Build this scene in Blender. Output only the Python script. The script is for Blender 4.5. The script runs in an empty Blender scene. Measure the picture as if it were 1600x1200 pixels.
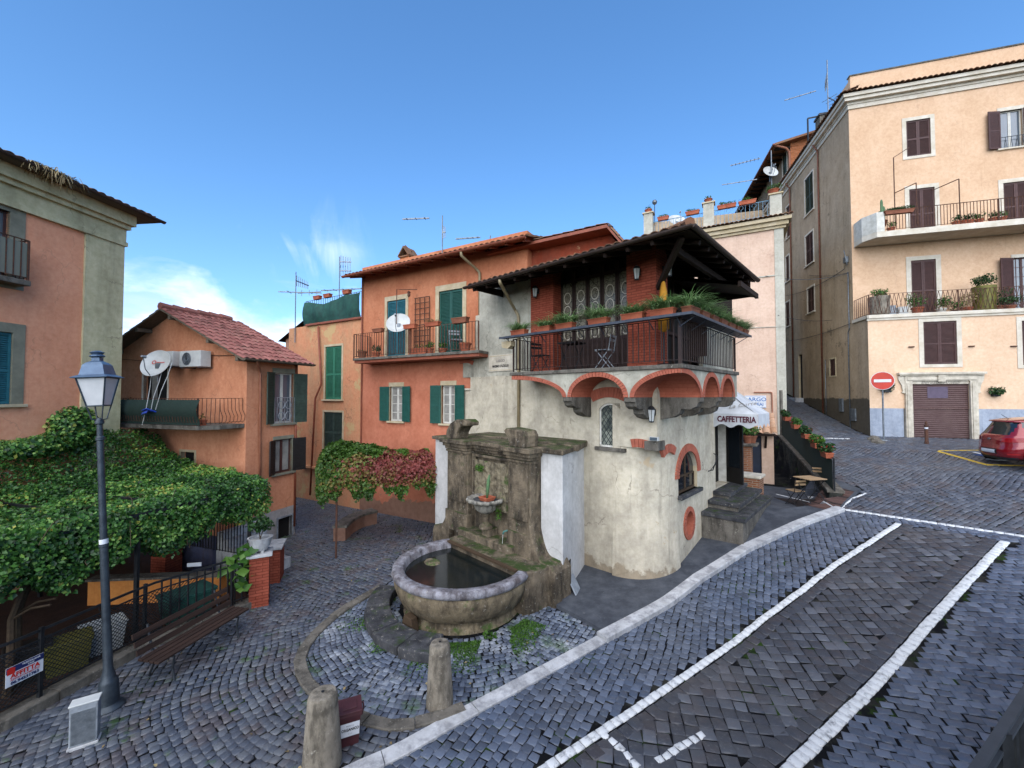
import bpy, math, random
import numpy as np
from mathutils import Vector, Matrix, noise as mnoise
PI = math.pi
R = math.radians
random.seed(7)
rng = np.random.default_rng(11)
scene = bpy.context.scene
COL = scene.collection

# ------------------------------------------------------------ camera, sky, sun
CAMZ = 4.7
FPX = 640.0                                  # focal length in photo pixels (1600 wide)
PITCH = math.atan2(18, FPX)
cam_d = bpy.data.cameras.new('camera'); cam = bpy.data.objects.new('camera', cam_d); COL.objects.link(cam)
cam_d.sensor_width = 36.0; cam_d.lens = FPX / 1600 * 36.0
cam_d.clip_start = 0.05; cam_d.clip_end = 3000
cam.location = (0, 0, CAMZ); cam.rotation_euler = (PI/2 + PITCH, 0, 0)
scene.camera = cam
scene.render.resolution_x = 1024; scene.render.resolution_y = 768
scene.view_settings.view_transform = 'Standard'
scene.view_settings.look = 'None'
scene.view_settings.exposure = 1.12
scene.view_settings.gamma = 1.0
scene.cycles.max_bounces = 5; scene.cycles.diffuse_bounces = 3; scene.cycles.glossy_bounces = 2
scene.cycles.transmission_bounces = 4; scene.cycles.transparent_max_bounces = 6
scene.cycles.use_adaptive_sampling = True; scene.cycles.adaptive_threshold = .02
scene.cycles.caustics_reflective = False; scene.cycles.caustics_refractive = False
scene.cycles.use_denoising = True

SUN_EL, SUN_AZ = R(38), R(192)               # azimuth clockwise from +Y: behind the camera, to the left
w = bpy.data.worlds.new('World'); scene.world = w; w.use_nodes = True
nt = w.node_tree; nt.nodes.clear()
def wn(t, **k):
    n = nt.nodes.new(t)
    for a, b in k.items(): setattr(n, a, b)
    return n
sky = wn('ShaderNodeTexSky', sky_type='NISHITA', sun_disc=False, sun_elevation=SUN_EL, sun_rotation=SUN_AZ,
         altitude=300, air_density=1.0, dust_density=0.25, ozone_density=3.0)
geo = wn('ShaderNodeTexCoord')
skm = wn('ShaderNodeMapping'); skm.inputs['Scale'].default_value = (1, 1, .85); skm.inputs['Location'].default_value = (0, 0, .07)
nt.links.new(geo.outputs['Generated'], skm.inputs[0]); nt.links.new(skm.outputs[0], sky.inputs[0])
hsv = wn('ShaderNodeHueSaturation'); hsv.inputs['Saturation'].default_value = 1.18; hsv.inputs['Value'].default_value = .9; nt.links.new(sky.outputs[0], hsv.inputs['Color'])
sep = wn('ShaderNodeSeparateXYZ'); nt.links.new(geo.outputs['Generated'], sep.inputs[0])
def wm(op, a, b=None, c=None, clamp=False):
    n = wn('ShaderNodeMath', operation=op, use_clamp=clamp)
    for i, v in enumerate((a, b, c)):
        if v is None: continue
        if isinstance(v, (int, float)): n.inputs[i].default_value = v
        else: nt.links.new(v, n.inputs[i])
    return n.outputs[0]
def wnoise(scale, detail, vec, rough=.55, dist=0):
    n = wn('ShaderNodeTexNoise'); n.inputs['Scale'].default_value = scale; n.inputs['Detail'].default_value = detail
    n.inputs['Roughness'].default_value = rough; n.inputs['Distortion'].default_value = dist
    nt.links.new(vec, n.inputs['Vector']); return n.outputs['Fac']
# clouds: real cloud cover of the sky dome, low towards the north-west, a few wisps above
x_, y_, z_ = sep.outputs
mp = wn('ShaderNodeMapping'); mp.inputs['Scale'].default_value = (1, 1, 2.2); nt.links.new(geo.outputs['Generated'], mp.inputs[0])
az = wm('ARCTAN2', x_, y_)
band = wm('SUBTRACT', 1, wm('ABSOLUTE', wm('DIVIDE', wm('SUBTRACT', z_, .12), .16)), clamp=True)
side = wm('MULTIPLY', wm('SUBTRACT', -.10, az), 3.0, clamp=True)
n1 = wnoise(4.6, 9, mp.outputs[0], .6, .3)
cov = wm('MULTIPLY', wm('MULTIPLY', band, side), .56)
bank = wm('MULTIPLY', wm('SUBTRACT', wm('ADD', n1, cov), .74), 2.6, clamp=True)
mp2 = wn('ShaderNodeMapping'); mp2.inputs['Scale'].default_value = (3.4, 1.6, 1.0); mp2.inputs['Rotation'].default_value = (0.3, .5, .2)
nt.links.new(geo.outputs['Generated'], mp2.inputs[0])
n2 = wnoise(3.3, 7, mp2.outputs[0], .55, .8)
g = wm('MULTIPLY', wm('SUBTRACT', 1, wm('ABSOLUTE', wm('DIVIDE', wm('SUBTRACT', az, -.46), .17)), clamp=True),
       wm('SUBTRACT', 1, wm('ABSOLUTE', wm('DIVIDE', wm('SUBTRACT', z_, .31), .11)), clamp=True))
wisp = wm('MULTIPLY', wm('SUBTRACT', wm('ADD', n2, wm('MULTIPLY', g, .25)), .60), 2.6, clamp=True)
wisp = wm('MULTIPLY', wisp, wm('MULTIPLY', g, 1.6, clamp=True))
cl = wm('MAXIMUM', bank, wm('MULTIPLY', wisp, .7))
ccol = wn('ShaderNodeMix', data_type='RGBA')
n3 = wnoise(7, 5, mp.outputs[0], .6)
nt.links.new(wm('MULTIPLY', wm('SUBTRACT', n3, .42), 5, clamp=True), ccol.inputs[0])
ccol.inputs[6].default_value = (2.6, 3.3, 4.9, 1); ccol.inputs[7].default_value = (5.6, 5.8, 6.5, 1)
mx = wn('ShaderNodeMix', data_type='RGBA')
nt.links.new(cl, mx.inputs[0]); nt.links.new(hsv.outputs[0], mx.inputs[6]); nt.links.new(ccol.outputs[2], mx.inputs[7])
bg = wn('ShaderNodeBackground'); bg.inputs['Strength'].default_value = 0.145
nt.links.new(mx.outputs[2], bg.inputs[0])
wo = wn('ShaderNodeOutputWorld'); nt.links.new(bg.outputs[0], wo.inputs[0])

sd = bpy.data.lights.new('sun', 'SUN'); sd.energy = 2.7; sd.angle = R(92); sd.color = (1.0, .94, .86)
so = bpy.data.objects.new('sun', sd); COL.objects.link(so)
sv = Vector((math.sin(SUN_AZ)*math.cos(SUN_EL), math.cos(SUN_AZ)*math.cos(SUN_EL), math.sin(SUN_EL)))
so.rotation_euler = sv.to_track_quat('Z', 'Y').to_euler(); so.location = sv*60

# ------------------------------------------------------------ photo geometry
def ray(u, v):
    a = (u-800)/FPX; b = (600-v)/FPX
    return Vector((a, math.cos(PITCH)-b*math.sin(PITCH), math.sin(PITCH)+b*math.cos(PITCH)))
def at(u, v, y):
    d = ray(u, v); k = y/d.y
    return Vector((d.x*k, y, CAMZ+d.z*k))
_P = [(-99, 0), (1, 0), (5, .05), (7.6, .15), (9.4, .34), (11.3, .66), (15.4, 1.35), (24.7, 2.75), (99, 2.75)]
_xs = np.array([p[0] for p in _P], float); _zs = np.array([p[1] for p in _P], float)
_sl = np.zeros(len(_P))                       # pchip-like slopes
_dl = np.diff(_zs)/np.diff(_xs)
for i in range(1, len(_P)-1):
    a, b = _dl[i-1], _dl[i]
    _sl[i] = 0 if a*b <= 0 else 2*a*b/(a+b)
def prof(s):
    s = np.clip(np.asarray(s, float), -98, 98)
    i = np.clip(np.searchsorted(_xs, s)-1, 0, len(_P)-2)
    h = _xs[i+1]-_xs[i]; t = (s-_xs[i])/h
    return (2*t**3-3*t**2+1)*_zs[i]+(t**3-2*t**2+t)*h*_sl[i]+(-2*t**3+3*t**2)*_zs[i+1]+(t**3-t**2)*h*_sl[i+1]
BC = (16.35, 18.74)
COURT = [(6.4, 12.1), (8.7, 12.75), (10.15, 13.1), (12.75, 19.7), (5, 25), (1, 18)]
def inpoly(x, y, poly):
    x = np.asarray(x); y = np.asarray(y); r = np.zeros(x.shape, bool); n = len(poly); j = n-1
    for i in range(n):
        xi, yi = poly[i][0], poly[i][1]; xj, yj = poly[j][0], poly[j][1]
        c = ((yi > y) != (yj > y)) & (x < (xj-xi)*(y-yi)/((yj-yi)+1e-12)+xi)
        r ^= c; j = i
    return r
def ZG(x, y):
    x = np.asarray(x, float); y = np.asarray(y, float)
    z = prof(.8*x+.6*y)
    q = (x-BC[0])*.285+(y-BC[1])*.958
    up = np.log1p(np.exp(np.clip(q*1.5, -30, 30)))/1.5
    wgt = 1/(1+np.exp(np.clip(-(x-9.0)*1.2, -30, 30)))
    z = z+.20*np.minimum(up, 40)*wgt
    return np.where(inpoly(x, y, COURT), np.minimum(z, 1.12), z)
def zg(x, y): return float(ZG(x, y))
def G(u, v, dz=0.0):
    d = ray(u, v); k = 1.0
    lo, hi = .5, 80.
    step = .1; k = lo
    while k < hi:
        p = (d.x*k, d.y*k, CAMZ+d.z*k)
        if p[2] < zg(p[0], p[1])+dz: break
        k += step
    a, b = k-step, k
    for _ in range(30):
        m = (a+b)/2; 
        if CAMZ+d.z*m < zg(d.x*m, d.y*m)+dz: b = m
        else: a = m
    return Vector((d.x*b, d.y*b, CAMZ+d.z*b))

class Fr:
    """wall frame: local x runs left to right along the wall, y into the house, z up"""
    def __init__(s, x, y, deg, z=0.0):
        s.x, s.y, s.z, s.deg = x, y, z, deg
        s.c, s.s = math.cos(R(deg)), math.sin(R(deg))
    def sub(s, d): return Fr(s.x, s.y, s.deg+d, s.z)
    def w(s, x, y, z): return Vector((s.x+x*s.c-y*s.s, s.y+x*s.s+y*s.c, s.z+z))
    def l(s, p):
        dx, dy = p[0]-s.x, p[1]-s.y
        return Vector((dx*s.c+dy*s.s, -dx*s.s+dy*s.c, p[2]-s.z))
    def h(s, u, v, off=0.0):
        d = ray(u, v); o = Vector((0, 0, CAMZ))
        n = Vector((-s.s, s.c, 0)); p0 = s.w(0, off, 0)
        k = (p0-o).dot(n)/d.dot(n)
        q = s.l(o+d*k); return q.x, q.z
    def box(s, u0, v0, u1, v1, off=0.0):
        uc = (u0+u1)/2
        return (s.h(u0, (v0+v1)/2, off)[0], s.h(u1, (v0+v1)/2, off)[0], s.h(uc, v1, off)[1], s.h(uc, v0, off)[1])

# ------------------------------------------------------------ objects
def setp(o, label=None, cat=None, group=None, kind=None):
    if label: o['label'] = label
    if cat: o['category'] = cat
    if group: o['group'] = group
    if kind: o['kind'] = kind
    return o
def empty(name, loc=(0, 0, 0), rz=0.0, label=None, cat=None, group=None, kind=None):
    o = bpy.data.objects.new(name, None); COL.objects.link(o)
    o.location = loc; o.rotation_euler = (0, 0, rz); o.empty_display_size = .2
    return setp(o, label, cat, group, kind)
def fempty(name, fr, **k): return empty(name, (fr.x, fr.y, fr.z), R(fr.deg), **k)
def copy_tree(o, parent=None):
    c = o.copy(); COL.objects.link(c); c.parent = parent
    for ch in o.children: copy_tree(ch, c)
    return c

class MB:
    def __init__(s, T=None):
        s.v = []; s.f = []; s.m = []; s.r = []; s.T = T or Matrix.Identity(4); s.cm = 0; s.cr = None
    def _add(s, vs, fs, m=None, r=None):
        b = len(s.v); T = s.T
        for p in vs: s.v.append(tuple(T @ Vector(p)))
        m = s.cm if m is None else m
        rr = r if r is not None else (s.cr if s.cr is not None else random.random())
        for f in fs:
            s.f.append(tuple(i+b for i in f)); s.m.append(m); s.r.append(rr)
    def box(s, x0, x1, y0, y1, z0, z1, m=None, r=None):
        if x0 > x1: x0, x1 = x1, x0
        if y0 > y1: y0, y1 = y1, y0
        if z0 > z1: z0, z1 = z1, z0
        s._add([(x0,y0,z0),(x1,y0,z0),(x1,y1,z0),(x0,y1,z0),(x0,y0,z1),(x1,y0,z1),(x1,y1,z1),(x0,y1,z1)],
               [(3,2,1,0),(4,5,6,7),(0,1,5,4),(1,2,6,5),(2,3,7,6),(3,0,4,7)], m, r)
        return s
    def obox(s, c, size, rot=(0,0,0), m=None, r=None):
        from mathutils import Euler
        M = Matrix.Translation(c) @ Euler(rot).to_matrix().to_4x4()
        old = s.T; s.T = old @ M
        a, b, d = size[0]/2, size[1]/2, size[2]/2
        s.box(-a, a, -b, b, -d, d, m, r); s.T = old
        return s
    def bar(s, p, q, wd, dp=None, m=None, r=None, up=(0,0,1)):
        """a square bar from p to q"""
        p, q = Vector(p), Vector(q); d = q-p; L = d.length
        if L < 1e-6: return s
        d.normalize(); up = Vector(up)
        if abs(d.dot(up)) > .98: up = Vector((0, 1, 0))
        a = d.cross(up).normalized(); b = a.cross(d).normalized()
        a *= wd/2; b *= (dp or wd)/2
        s._add([p-a-b, p+a-b, p+a+b, p-a+b, q-a-b, q+a-b, q+a+b, q-a+b],
               [(0,1,2,3),(7,6,5,4),(4,5,1,0),(5,6,2,1),(6,7,3,2),(7,4,0,3)], m, r)
        return s
    def tube(s, pts, rad, n=6, m=None, r=None, cap=True, closed=False):
        pts = [Vector(p) for p in pts]; k = len(pts)
        rads = rad if isinstance(rad, (list, tuple)) else [rad]*k
        vs = []; fs = []; prev = None
        for i, p in enumerate(pts):
            if closed: t = pts[(i+1) % k]-pts[i-1]
            else: t = pts[min(i+1, k-1)]-pts[max(i-1, 0)]
            if t.length < 1e-9: t = Vector((0, 0, 1))
            t.normalize()
            if prev is None:
                a = t.orthogonal().normalized()
            else:
                a = prev-t*prev.dot(t)
                a = a.normalized() if a.length > 1e-6 else t.orthogonal().normalized()
            prev = a; b = t.cross(a)
            for j in range(n):
                an = 2*PI*j/n
                vs.append(p+(a*math.cos(an)+b*math.sin(an))*rads[i])
        for i in range(k if closed else k-1):
            i2 = (i+1) % k
            for j in range(n):
                fs.append((i*n+j, i*n+(j+1) % n, i2*n+(j+1) % n, i2*n+j))
        if cap and not closed:
            fs.append(tuple(range(n-1, -1, -1))); fs.append(tuple((k-1)*n+j for j in range(n)))
        s._add(vs, fs, m, r if r is not None else s.cr)
        return s
    def lathe(s, prof, n=24, c=(0,0,0), m=None, r=None, a0=0, a1=2*PI, flute=0, nfl=0, sx=1, sy=1):
        vs = []; fs = []; full = abs(a1-a0-2*PI) < 1e-6; cols = n if full else n+1
        for (rr, z) in prof:
            for j in range(cols):
                an = a0+(a1-a0)*j/n
                q = rr*(1+flute*abs(math.sin(an*nfl/2))) if flute else rr
                vs.append((c[0]+q*sx*math.cos(an), c[1]+q*sy*math.sin(an), c[2]+z))
        for i in range(len(prof)-1):
            for j in range(n):
                j2 = (j+1) % cols
                fs.append((i*cols+j, i*cols+j2, (i+1)*cols+j2, (i+1)*cols+j))
        s._add(vs, fs, m, r); return s
    def prism(s, poly, y0, y1, m=None, r=None, plane='xz', caps=True):
        """extrude a closed 2-D outline; plane xz extrudes along y, xy along z, yz along x"""
        k = len(poly)
        def P(a, b, t): return (a, t, b) if plane == 'xz' else ((a, b, t) if plane == 'xy' else (t, a, b))
        vs = [P(a, b, y0) for a, b in poly]+[P(a, b, y1) for a, b in poly]
        fs = [(i, (i+1) % k, k+(i+1) % k, k+i) for i in range(k)]
        if caps: fs += [tuple(range(k-1, -1, -1)), tuple(range(k, 2*k))]
        s._add(vs, fs, m, r); return s
    def grid(s, fn, nu, nv, m=None, r=None, flip=False):
        vs = [fn(i/nu, j/nv) for i in range(nu+1) for j in range(nv+1)]
        fs = []
        for i in range(nu):
            for j in range(nv):
                a = i*(nv+1)+j; q = (a, a+nv+1, a+nv+2, a+1)
                fs.append(q[::-1] if flip else q)
        s._add(vs, fs, m, r); return s
    def quad(s, a, b, c, d, m=None, r=None): s._add([a, b, c, d], [(0,1,2,3)], m, r); return s
    def poly(s, pts, m=None, r=None): s._add(pts, [tuple(range(len(pts)))], m, r); return s
    def build(s, name, mats, parent=None, smooth=False, bevel=0, angle=None):
        me = bpy.data.meshes.new(name)
        me.from_pydata(s.v, [], s.f)
        if not isinstance(mats, (list, tuple)): mats = [mats]
        for mt in mats: me.materials.append(mt)
        me.polygons.foreach_set('material_index', s.m)
        at_ = me.attributes.new('rnd', 'FLOAT', 'FACE'); at_.data.foreach_set('value', s.r)
        if smooth: me.polygons.foreach_set('use_smooth', [True]*len(s.f))
        me.validate(); me.update()
        o = bpy.data.objects.new(name, me); COL.objects.link(o)
        if parent is not None: o.parent = parent
        if bevel:
            b = o.modifiers.new('bevel', 'BEVEL'); b.width = bevel; b.segments = 2; b.limit_method = 'ANGLE'; b.angle_limit = R(40)
        if smooth and angle:
            try: me.set_sharp_from_angle(angle=R(angle))
            except Exception: pass
        return o
def np_mesh(name, V, Fq, mats, parent=None, rnd=None, smooth=False, mi=None):
    me = bpy.data.meshes.new(name); V = np.asarray(V, np.float32); Fq = np.asarray(Fq, np.int32)
    k = Fq.shape[1]
    me.vertices.add(len(V)); me.vertices.foreach_set('co', V.ravel())
    me.loops.add(Fq.size); me.loops.foreach_set('vertex_index', Fq.ravel())
    me.polygons.add(len(Fq)); me.polygons.foreach_set('loop_start', np.arange(0, Fq.size, k, dtype=np.int32))
    me.polygons.foreach_set('loop_total', np.full(len(Fq), k, np.int32))
    if not isinstance(mats, (list, tuple)): mats = [mats]
    for mt in mats: me.materials.append(mt)
    if mi is not None: me.polygons.foreach_set('material_index', np.asarray(mi, np.int32))
    me.update(calc_edges=True)
    if rnd is not None:
        a = me.attributes.new('rnd', 'FLOAT', 'FACE'); a.data.foreach_set('value', np.asarray(rnd, np.float32))
    if smooth: me.polygons.foreach_set('use_smooth', np.ones(len(Fq), bool))
    me.validate()
    o = bpy.data.objects.new(name, me); COL.objects.link(o)
    if parent is not None: o.parent = parent
    return o
RZ = lambda d: Matrix.Rotation(R(d), 4, 'Z')

# ------------------------------------------------------------ materials
def srgb(h):
    if isinstance(h, (tuple, list)): return tuple(h)+((1,) if len(h) == 3 else ())
    h = h.lstrip('#'); c = [int(h[i:i+2], 16)/255 for i in (0, 2, 4)]
    return tuple((x/12.92 if x <= .04045 else ((x+.055)/1.055)**2.4) for x in c)+(1,)
class NM:
    def __init__(s, name, rough=.85, metal=0, spec=.3):
        s.mat = bpy.data.materials.new(name); s.mat.use_nodes = True; s.t = s.mat.node_tree
        s.b = s.t.nodes['Principled BSDF']; s.b.inputs['Roughness'].default_value = rough
        s.b.inputs['Metallic'].default_value = metal; s.b.inputs['Specular IOR Level'].default_value = spec
        tc = s.t.nodes.new('ShaderNodeTexCoord'); s.co = tc.outputs['Object']; s.uv = tc.outputs['UV']
    def n(s, t, **k):
        n = s.t.nodes.new(t)
        for a, b in k.items(): setattr(n, a, b)
        return n
    def L(s, a, b): s.t.links.new(a, b)
    def setin(s, inp, v):
        if isinstance(v, (int, float)): inp.default_value = v
        elif isinstance(v, (tuple, list, str)): inp.default_value = srgb(v)
        else: s.L(v, inp)
    def math(s, op, a, b=None, clamp=False):
        n = s.n('ShaderNodeMath', operation=op, use_clamp=clamp); s.setin(n.inputs[0], a)
        if b is not None: s.setin(n.inputs[1], b)
        return n.outputs[0]
    def map(s, sc=(1,1,1), rot=(0,0,0), loc=(0,0,0), vec=None):
        n = s.n('ShaderNodeMapping'); n.inputs['Scale'].default_value = sc; n.inputs['Rotation'].default_value = rot
        n.inputs['Location'].default_value = loc; s.L(vec or s.co, n.inputs[0]); return n.outputs[0]
    def noise(s, scale, detail=4, rough=.6, vec=None, dist=0):
        n = s.n('ShaderNodeTexNoise'); n.inputs['Scale'].default_value = scale; n.inputs['Detail'].default_value = detail
        n.inputs['Roughness'].default_value = rough; n.inputs['Distortion'].default_value = dist
        s.L(vec or s.co, n.inputs['Vector']); return n.outputs['Fac']
    def vor(s, scale, vec=None, feature='F1'):
        n = s.n('ShaderNodeTexVoronoi', feature=feature); n.inputs['Scale'].default_value = scale
        s.L(vec or s.co, n.inputs['Vector']); return n
    def ramp(s, f, stops, interp='LINEAR'):
        n = s.n('ShaderNodeValToRGB'); n.color_ramp.interpolation = interp; e = n.color_ramp.elements
        while len(e) < len(stops): e.new(.5)
        for i, (p, c) in enumerate(stops):
            e[i].position = p; e[i].color = srgb(c) if not isinstance(c, (int, float)) else (c, c, c, 1)
        s.L(f, n.inputs[0]); return n.outputs[0]
    def rng(s, f, a, b, c=0, d=1):
        n = s.n('ShaderNodeMapRange'); s.L(f, n.inputs[0])
        for i, v in enumerate((a, b, c, d)): n.inputs[i+1].default_value = v
        return n.outputs[0]
    def mix(s, f, a, b, mode='MIX'):
        n = s.n('ShaderNodeMix', data_type='RGBA', blend_type=mode)
        s.setin(n.inputs[0], f); s.setin(n.inputs[6], a); s.setin(n.inputs[7], b); return n.outputs[2]
    def attr(s, name='rnd'):
        n = s.n('ShaderNodeAttribute', attribute_name=name); return n.outputs['Fac']
    def bump(s, h, strength=.3, dist=.02, chain=None):
        n = s.n('ShaderNodeBump'); n.inputs['Strength'].default_value = strength; n.inputs['Distance'].default_value = dist
        s.L(h, n.inputs['Height'])
        if chain is not None: s.L(chain, n.inputs['Normal'])
        return n.outputs[0]
    def col(s, c): s.setin(s.b.inputs['Base Color'], c)
    def rough(s, v): s.setin(s.b.inputs['Roughness'], v)
    def norm(s, n): s.L(n, s.b.inputs['Normal'])
    def xyz(s, vec=None):
        n = s.n('ShaderNodeSeparateXYZ'); s.L(vec or s.co, n.inputs[0]); return n.outputs
def stucco(name, c1, c2, stain='#6b5a4c', scale=.7, streak=.35, grain=.2, bump=.35, patch=None, patch_t=.62, patch_s=1.1, bottom=None, seed=0, band=None):
    m = NM(name, .93, spec=.15); lo = (seed*3.1, seed*1.7, seed*.9)
    v = m.map(loc=lo)
    a = m.rng(m.noise(scale*1.6, 9, .7, v), .38, .62)
    c = m.mix(a, c1, c2)
    st = m.rng(m.noise(1.0, 6, .65, m.map((2.6, 2.6, .35), loc=lo)), .48, .75)
    c = m.mix(m.math('MULTIPLY', st, streak), c, stain)
    c = m.mix(m.rng(m.noise(2.3, 8, .72, m.map((1, 1, .7), loc=(seed, 4, 2))), .50, .68, 0, .14+.5*streak), c, m.mix(.55, c, stain))
    s2 = m.rng(m.noise(1.0, 5, .6, m.map((8, 8, .45), loc=(seed, 3, 1))), .58, .70)
    s2 = m.math('MULTIPLY', s2, m.rng(m.noise(.7, 3, .5, m.map(loc=(seed, 8, 1))), .42, .6))
    c = m.mix(m.math('MULTIPLY', s2, .12+.45*streak), c, m.mix(.35, stain, '#2c2722'))
    ck = m.n('ShaderNodeTexVoronoi', feature='DISTANCE_TO_EDGE'); ck.inputs['Scale'].default_value = .55
    wv = m.n('ShaderNodeVectorMath', operation='ADD'); nn = m.n('ShaderNodeTexNoise'); nn.inputs['Scale'].default_value = 1.7; nn.inputs['Detail'].default_value = 6; m.L(v, nn.inputs['Vector'])
    m.L(v, wv.inputs[0]); m.L(nn.outputs['Color'], wv.inputs[1]); m.L(wv.outputs[0], ck.inputs['Vector'])
    c = m.mix(m.math('MULTIPLY', m.rng(ck.outputs['Distance'], .008, .002), m.rng(m.noise(.9, 3, .5, m.map(loc=(seed, 1, 6))), .5, .56, 0, min(.5, streak))), c, '#4a4038')
    g = m.noise(9, 8, .7, v)
    c = m.mix(grain*2, c, m.ramp(g, [(.25, 0.18), (.5, .5), (.75, .82)]), 'SOFT_LIGHT')
    if patch:
        pm = m.rng(m.noise(patch_s, 10, .74, m.map(loc=(seed+5, 2, 8))), patch_t, patch_t+.025)
        c = m.mix(pm, c, patch)
    X = m.xyz()
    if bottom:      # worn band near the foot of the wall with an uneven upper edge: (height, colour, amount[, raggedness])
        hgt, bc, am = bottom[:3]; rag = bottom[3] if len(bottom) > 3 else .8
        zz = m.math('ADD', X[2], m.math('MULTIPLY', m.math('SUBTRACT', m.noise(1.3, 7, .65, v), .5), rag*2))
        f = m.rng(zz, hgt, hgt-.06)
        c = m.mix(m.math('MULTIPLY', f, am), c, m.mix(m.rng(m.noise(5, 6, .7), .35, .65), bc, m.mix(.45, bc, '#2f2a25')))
    if band:        # painted dado: (height, colour)
        c = m.mix(m.rng(X[2], band[0]+.01, band[0]-.01), c, m.mix(m.rng(m.noise(2.5, 7, .65), .45, .62), band[1], band[2]))
    m.col(c)
    h = m.math('ADD', m.math('MULTIPLY', m.noise(3.5, 5, .6), .6), m.math('MULTIPLY', m.noise(60, 3, .6), .25))
    m.norm(m.bump(h, bump, .03))
    return m.mat
def plain(name, c1, c2=None, scale=6, rough=.7, metal=0, bump=0, spec=.4, rnd=0):
    m = NM(name, rough, metal, spec)
    c = m.mix(m.rng(m.noise(scale, 5, .65), .35, .65), c1, c2 or c1)
    if rnd: c = m.mix(m.math('MULTIPLY', m.attr(), rnd), c, m.mix(.6, c, '#000000'))
    m.col(c)
    if bump: m.norm(m.bump(m.noise(scale*5, 4), bump, .01))
    return m.mat
def brickm(name, c1, c2, mortar, bw=.25, bh=.065, ms=.008, bump=.5, mix=.5):
    m = NM(name, .9, spec=.15); X = m.xyz()
    cb = m.n('ShaderNodeCombineXYZ'); m.L(m.math('ADD', X[0], X[1]), cb.inputs[0]); m.L(X[2], cb.inputs[1])
    b = m.n('ShaderNodeTexBrick'); b.inputs['Scale'].default_value = 1; b.inputs['Brick Width'].default_value = bw
    b.inputs['Row Height'].default_value = bh; b.inputs['Mortar Size'].default_value = ms; b.inputs['Mortar Smooth'].default_value = .3
    b.inputs['Color1'].default_value = srgb(c1); b.inputs['Color2'].default_value = srgb(c2); b.inputs['Mortar'].default_value = srgb(mortar)
    m.L(cb.outputs[0], b.inputs['Vector'])
    c = m.mix(.35, b.outputs['Color'], m.ramp(m.noise(14, 6, .7), [(.3, .25), (.7, .75)]), 'SOFT_LIGHT')
    m.col(c)
    m.norm(m.bump(m.math('SUBTRACT', 1, b.outputs['Fac']), bump, .01, m.bump(m.noise(40, 3), .2, .01)))
    return m.mat
def stonem(name, c1, c2, dark='#2b2722', moss=None, scale=2.2, bump=.6, rough=.88, mossamt=.5, pit=1.0):
    m = NM(name, rough, spec=.25)
    c = m.mix(m.rng(m.noise(scale, 8, .68), .35, .65), c1, c2)
    c = m.mix(m.math('MULTIPLY', m.rng(m.noise(scale*.8, 7, .7, m.map((1.8, 1.8, .6), loc=(3, 1, 4))), .45, .62), .75), c, dark)
    c = m.mix(m.rng(m.noise(12, 9, .78), .58, .68, 0, .6), c, '#b9b3a5')
    if moss:
        gN = m.n('ShaderNodeNewGeometry'); nz = m.xyz(gN.outputs['Normal'])[2]
        f = m.rng(m.math('ADD', m.noise(3.2, 8, .7, m.map(loc=(7, 7, 7))), m.math('MULTIPLY', nz, .16)), .60-.1*mossamt, .74-.1*mossamt)
        c = m.mix(f, c, m.mix(m.noise(20, 3), moss, '#28301a'))
    m.col(c)
    h = m.math('ADD', m.noise(5, 9, .7), m.math('MULTIPLY', m.noise(30, 5, .7), .35*pit))
    m.norm(m.bump(h, bump, .05))
    return m.mat
def leafm(name, stops, rough=.5, trans=.25):
    m = NM(name, rough, spec=.35)
    c = m.ramp(m.attr(), stops)
    c = m.mix(.3, c, m.ramp(m.noise(1.1, 4), [(.3, .3), (.7, .72)]), 'SOFT_LIGHT')
    m.col(c)
    t = m.n('ShaderNodeBsdfTranslucent'); m.L(c, t.inputs[0])
    ms = m.n('ShaderNodeMixShader'); ms.inputs[0].default_value = trans
    out = [n for n in m.t.nodes if n.type == 'OUTPUT_MATERIAL'][0]
    m.L(m.b.outputs[0], ms.inputs[1]); m.L(t.outputs[0], ms.inputs[2]); m.L(ms.outputs[0], out.inputs[0])
    return m.mat
def tilem(name, c1, c2, c3, lich='#6e6a58', am=.5):
    m = NM(name, .88, spec=.2)
    c = m.ramp(m.attr(), [(0, c1), (.5, c2), (1, c3)])
    c = m.mix(m.math('MULTIPLY', m.rng(m.noise(3.5, 8, .7), .48, .66), am), c, lich)
    c = m.mix(m.rng(m.noise(1.2, 6, .7), .52, .7, 0, am*.8), c, '#2c2520')
    m.col(c); m.norm(m.bump(m.noise(35, 5), .35, .01)); return m.mat
def glassm(name, c='#10151a', rough=.06, spec=.9):
    m = NM(name, rough, spec=spec); m.col(m.mix(m.noise(1.5, 3), c, m.mix(.5, c, '#2a3036')))
    m.norm(m.bump(m.noise(2.2, 2), .04, .05)); return m.mat
def woodm(name, c1, c2, rough=.75, axis=0):
    m = NM(name, rough, spec=.25); sc = [14, 14, 14]; sc[axis] = .9
    c = m.mix(m.rng(m.noise(1.6, 7, .7, m.map(tuple(sc))), .35, .68), c1, c2)
    c = m.mix(m.math('MULTIPLY', m.attr(), .35), c, m.mix(.5, c, '#1a1512'))
    m.col(c); m.norm(m.bump(m.noise(1.6, 6, .7, m.map(tuple(sc))), .3, .01)); return m.mat

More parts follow.
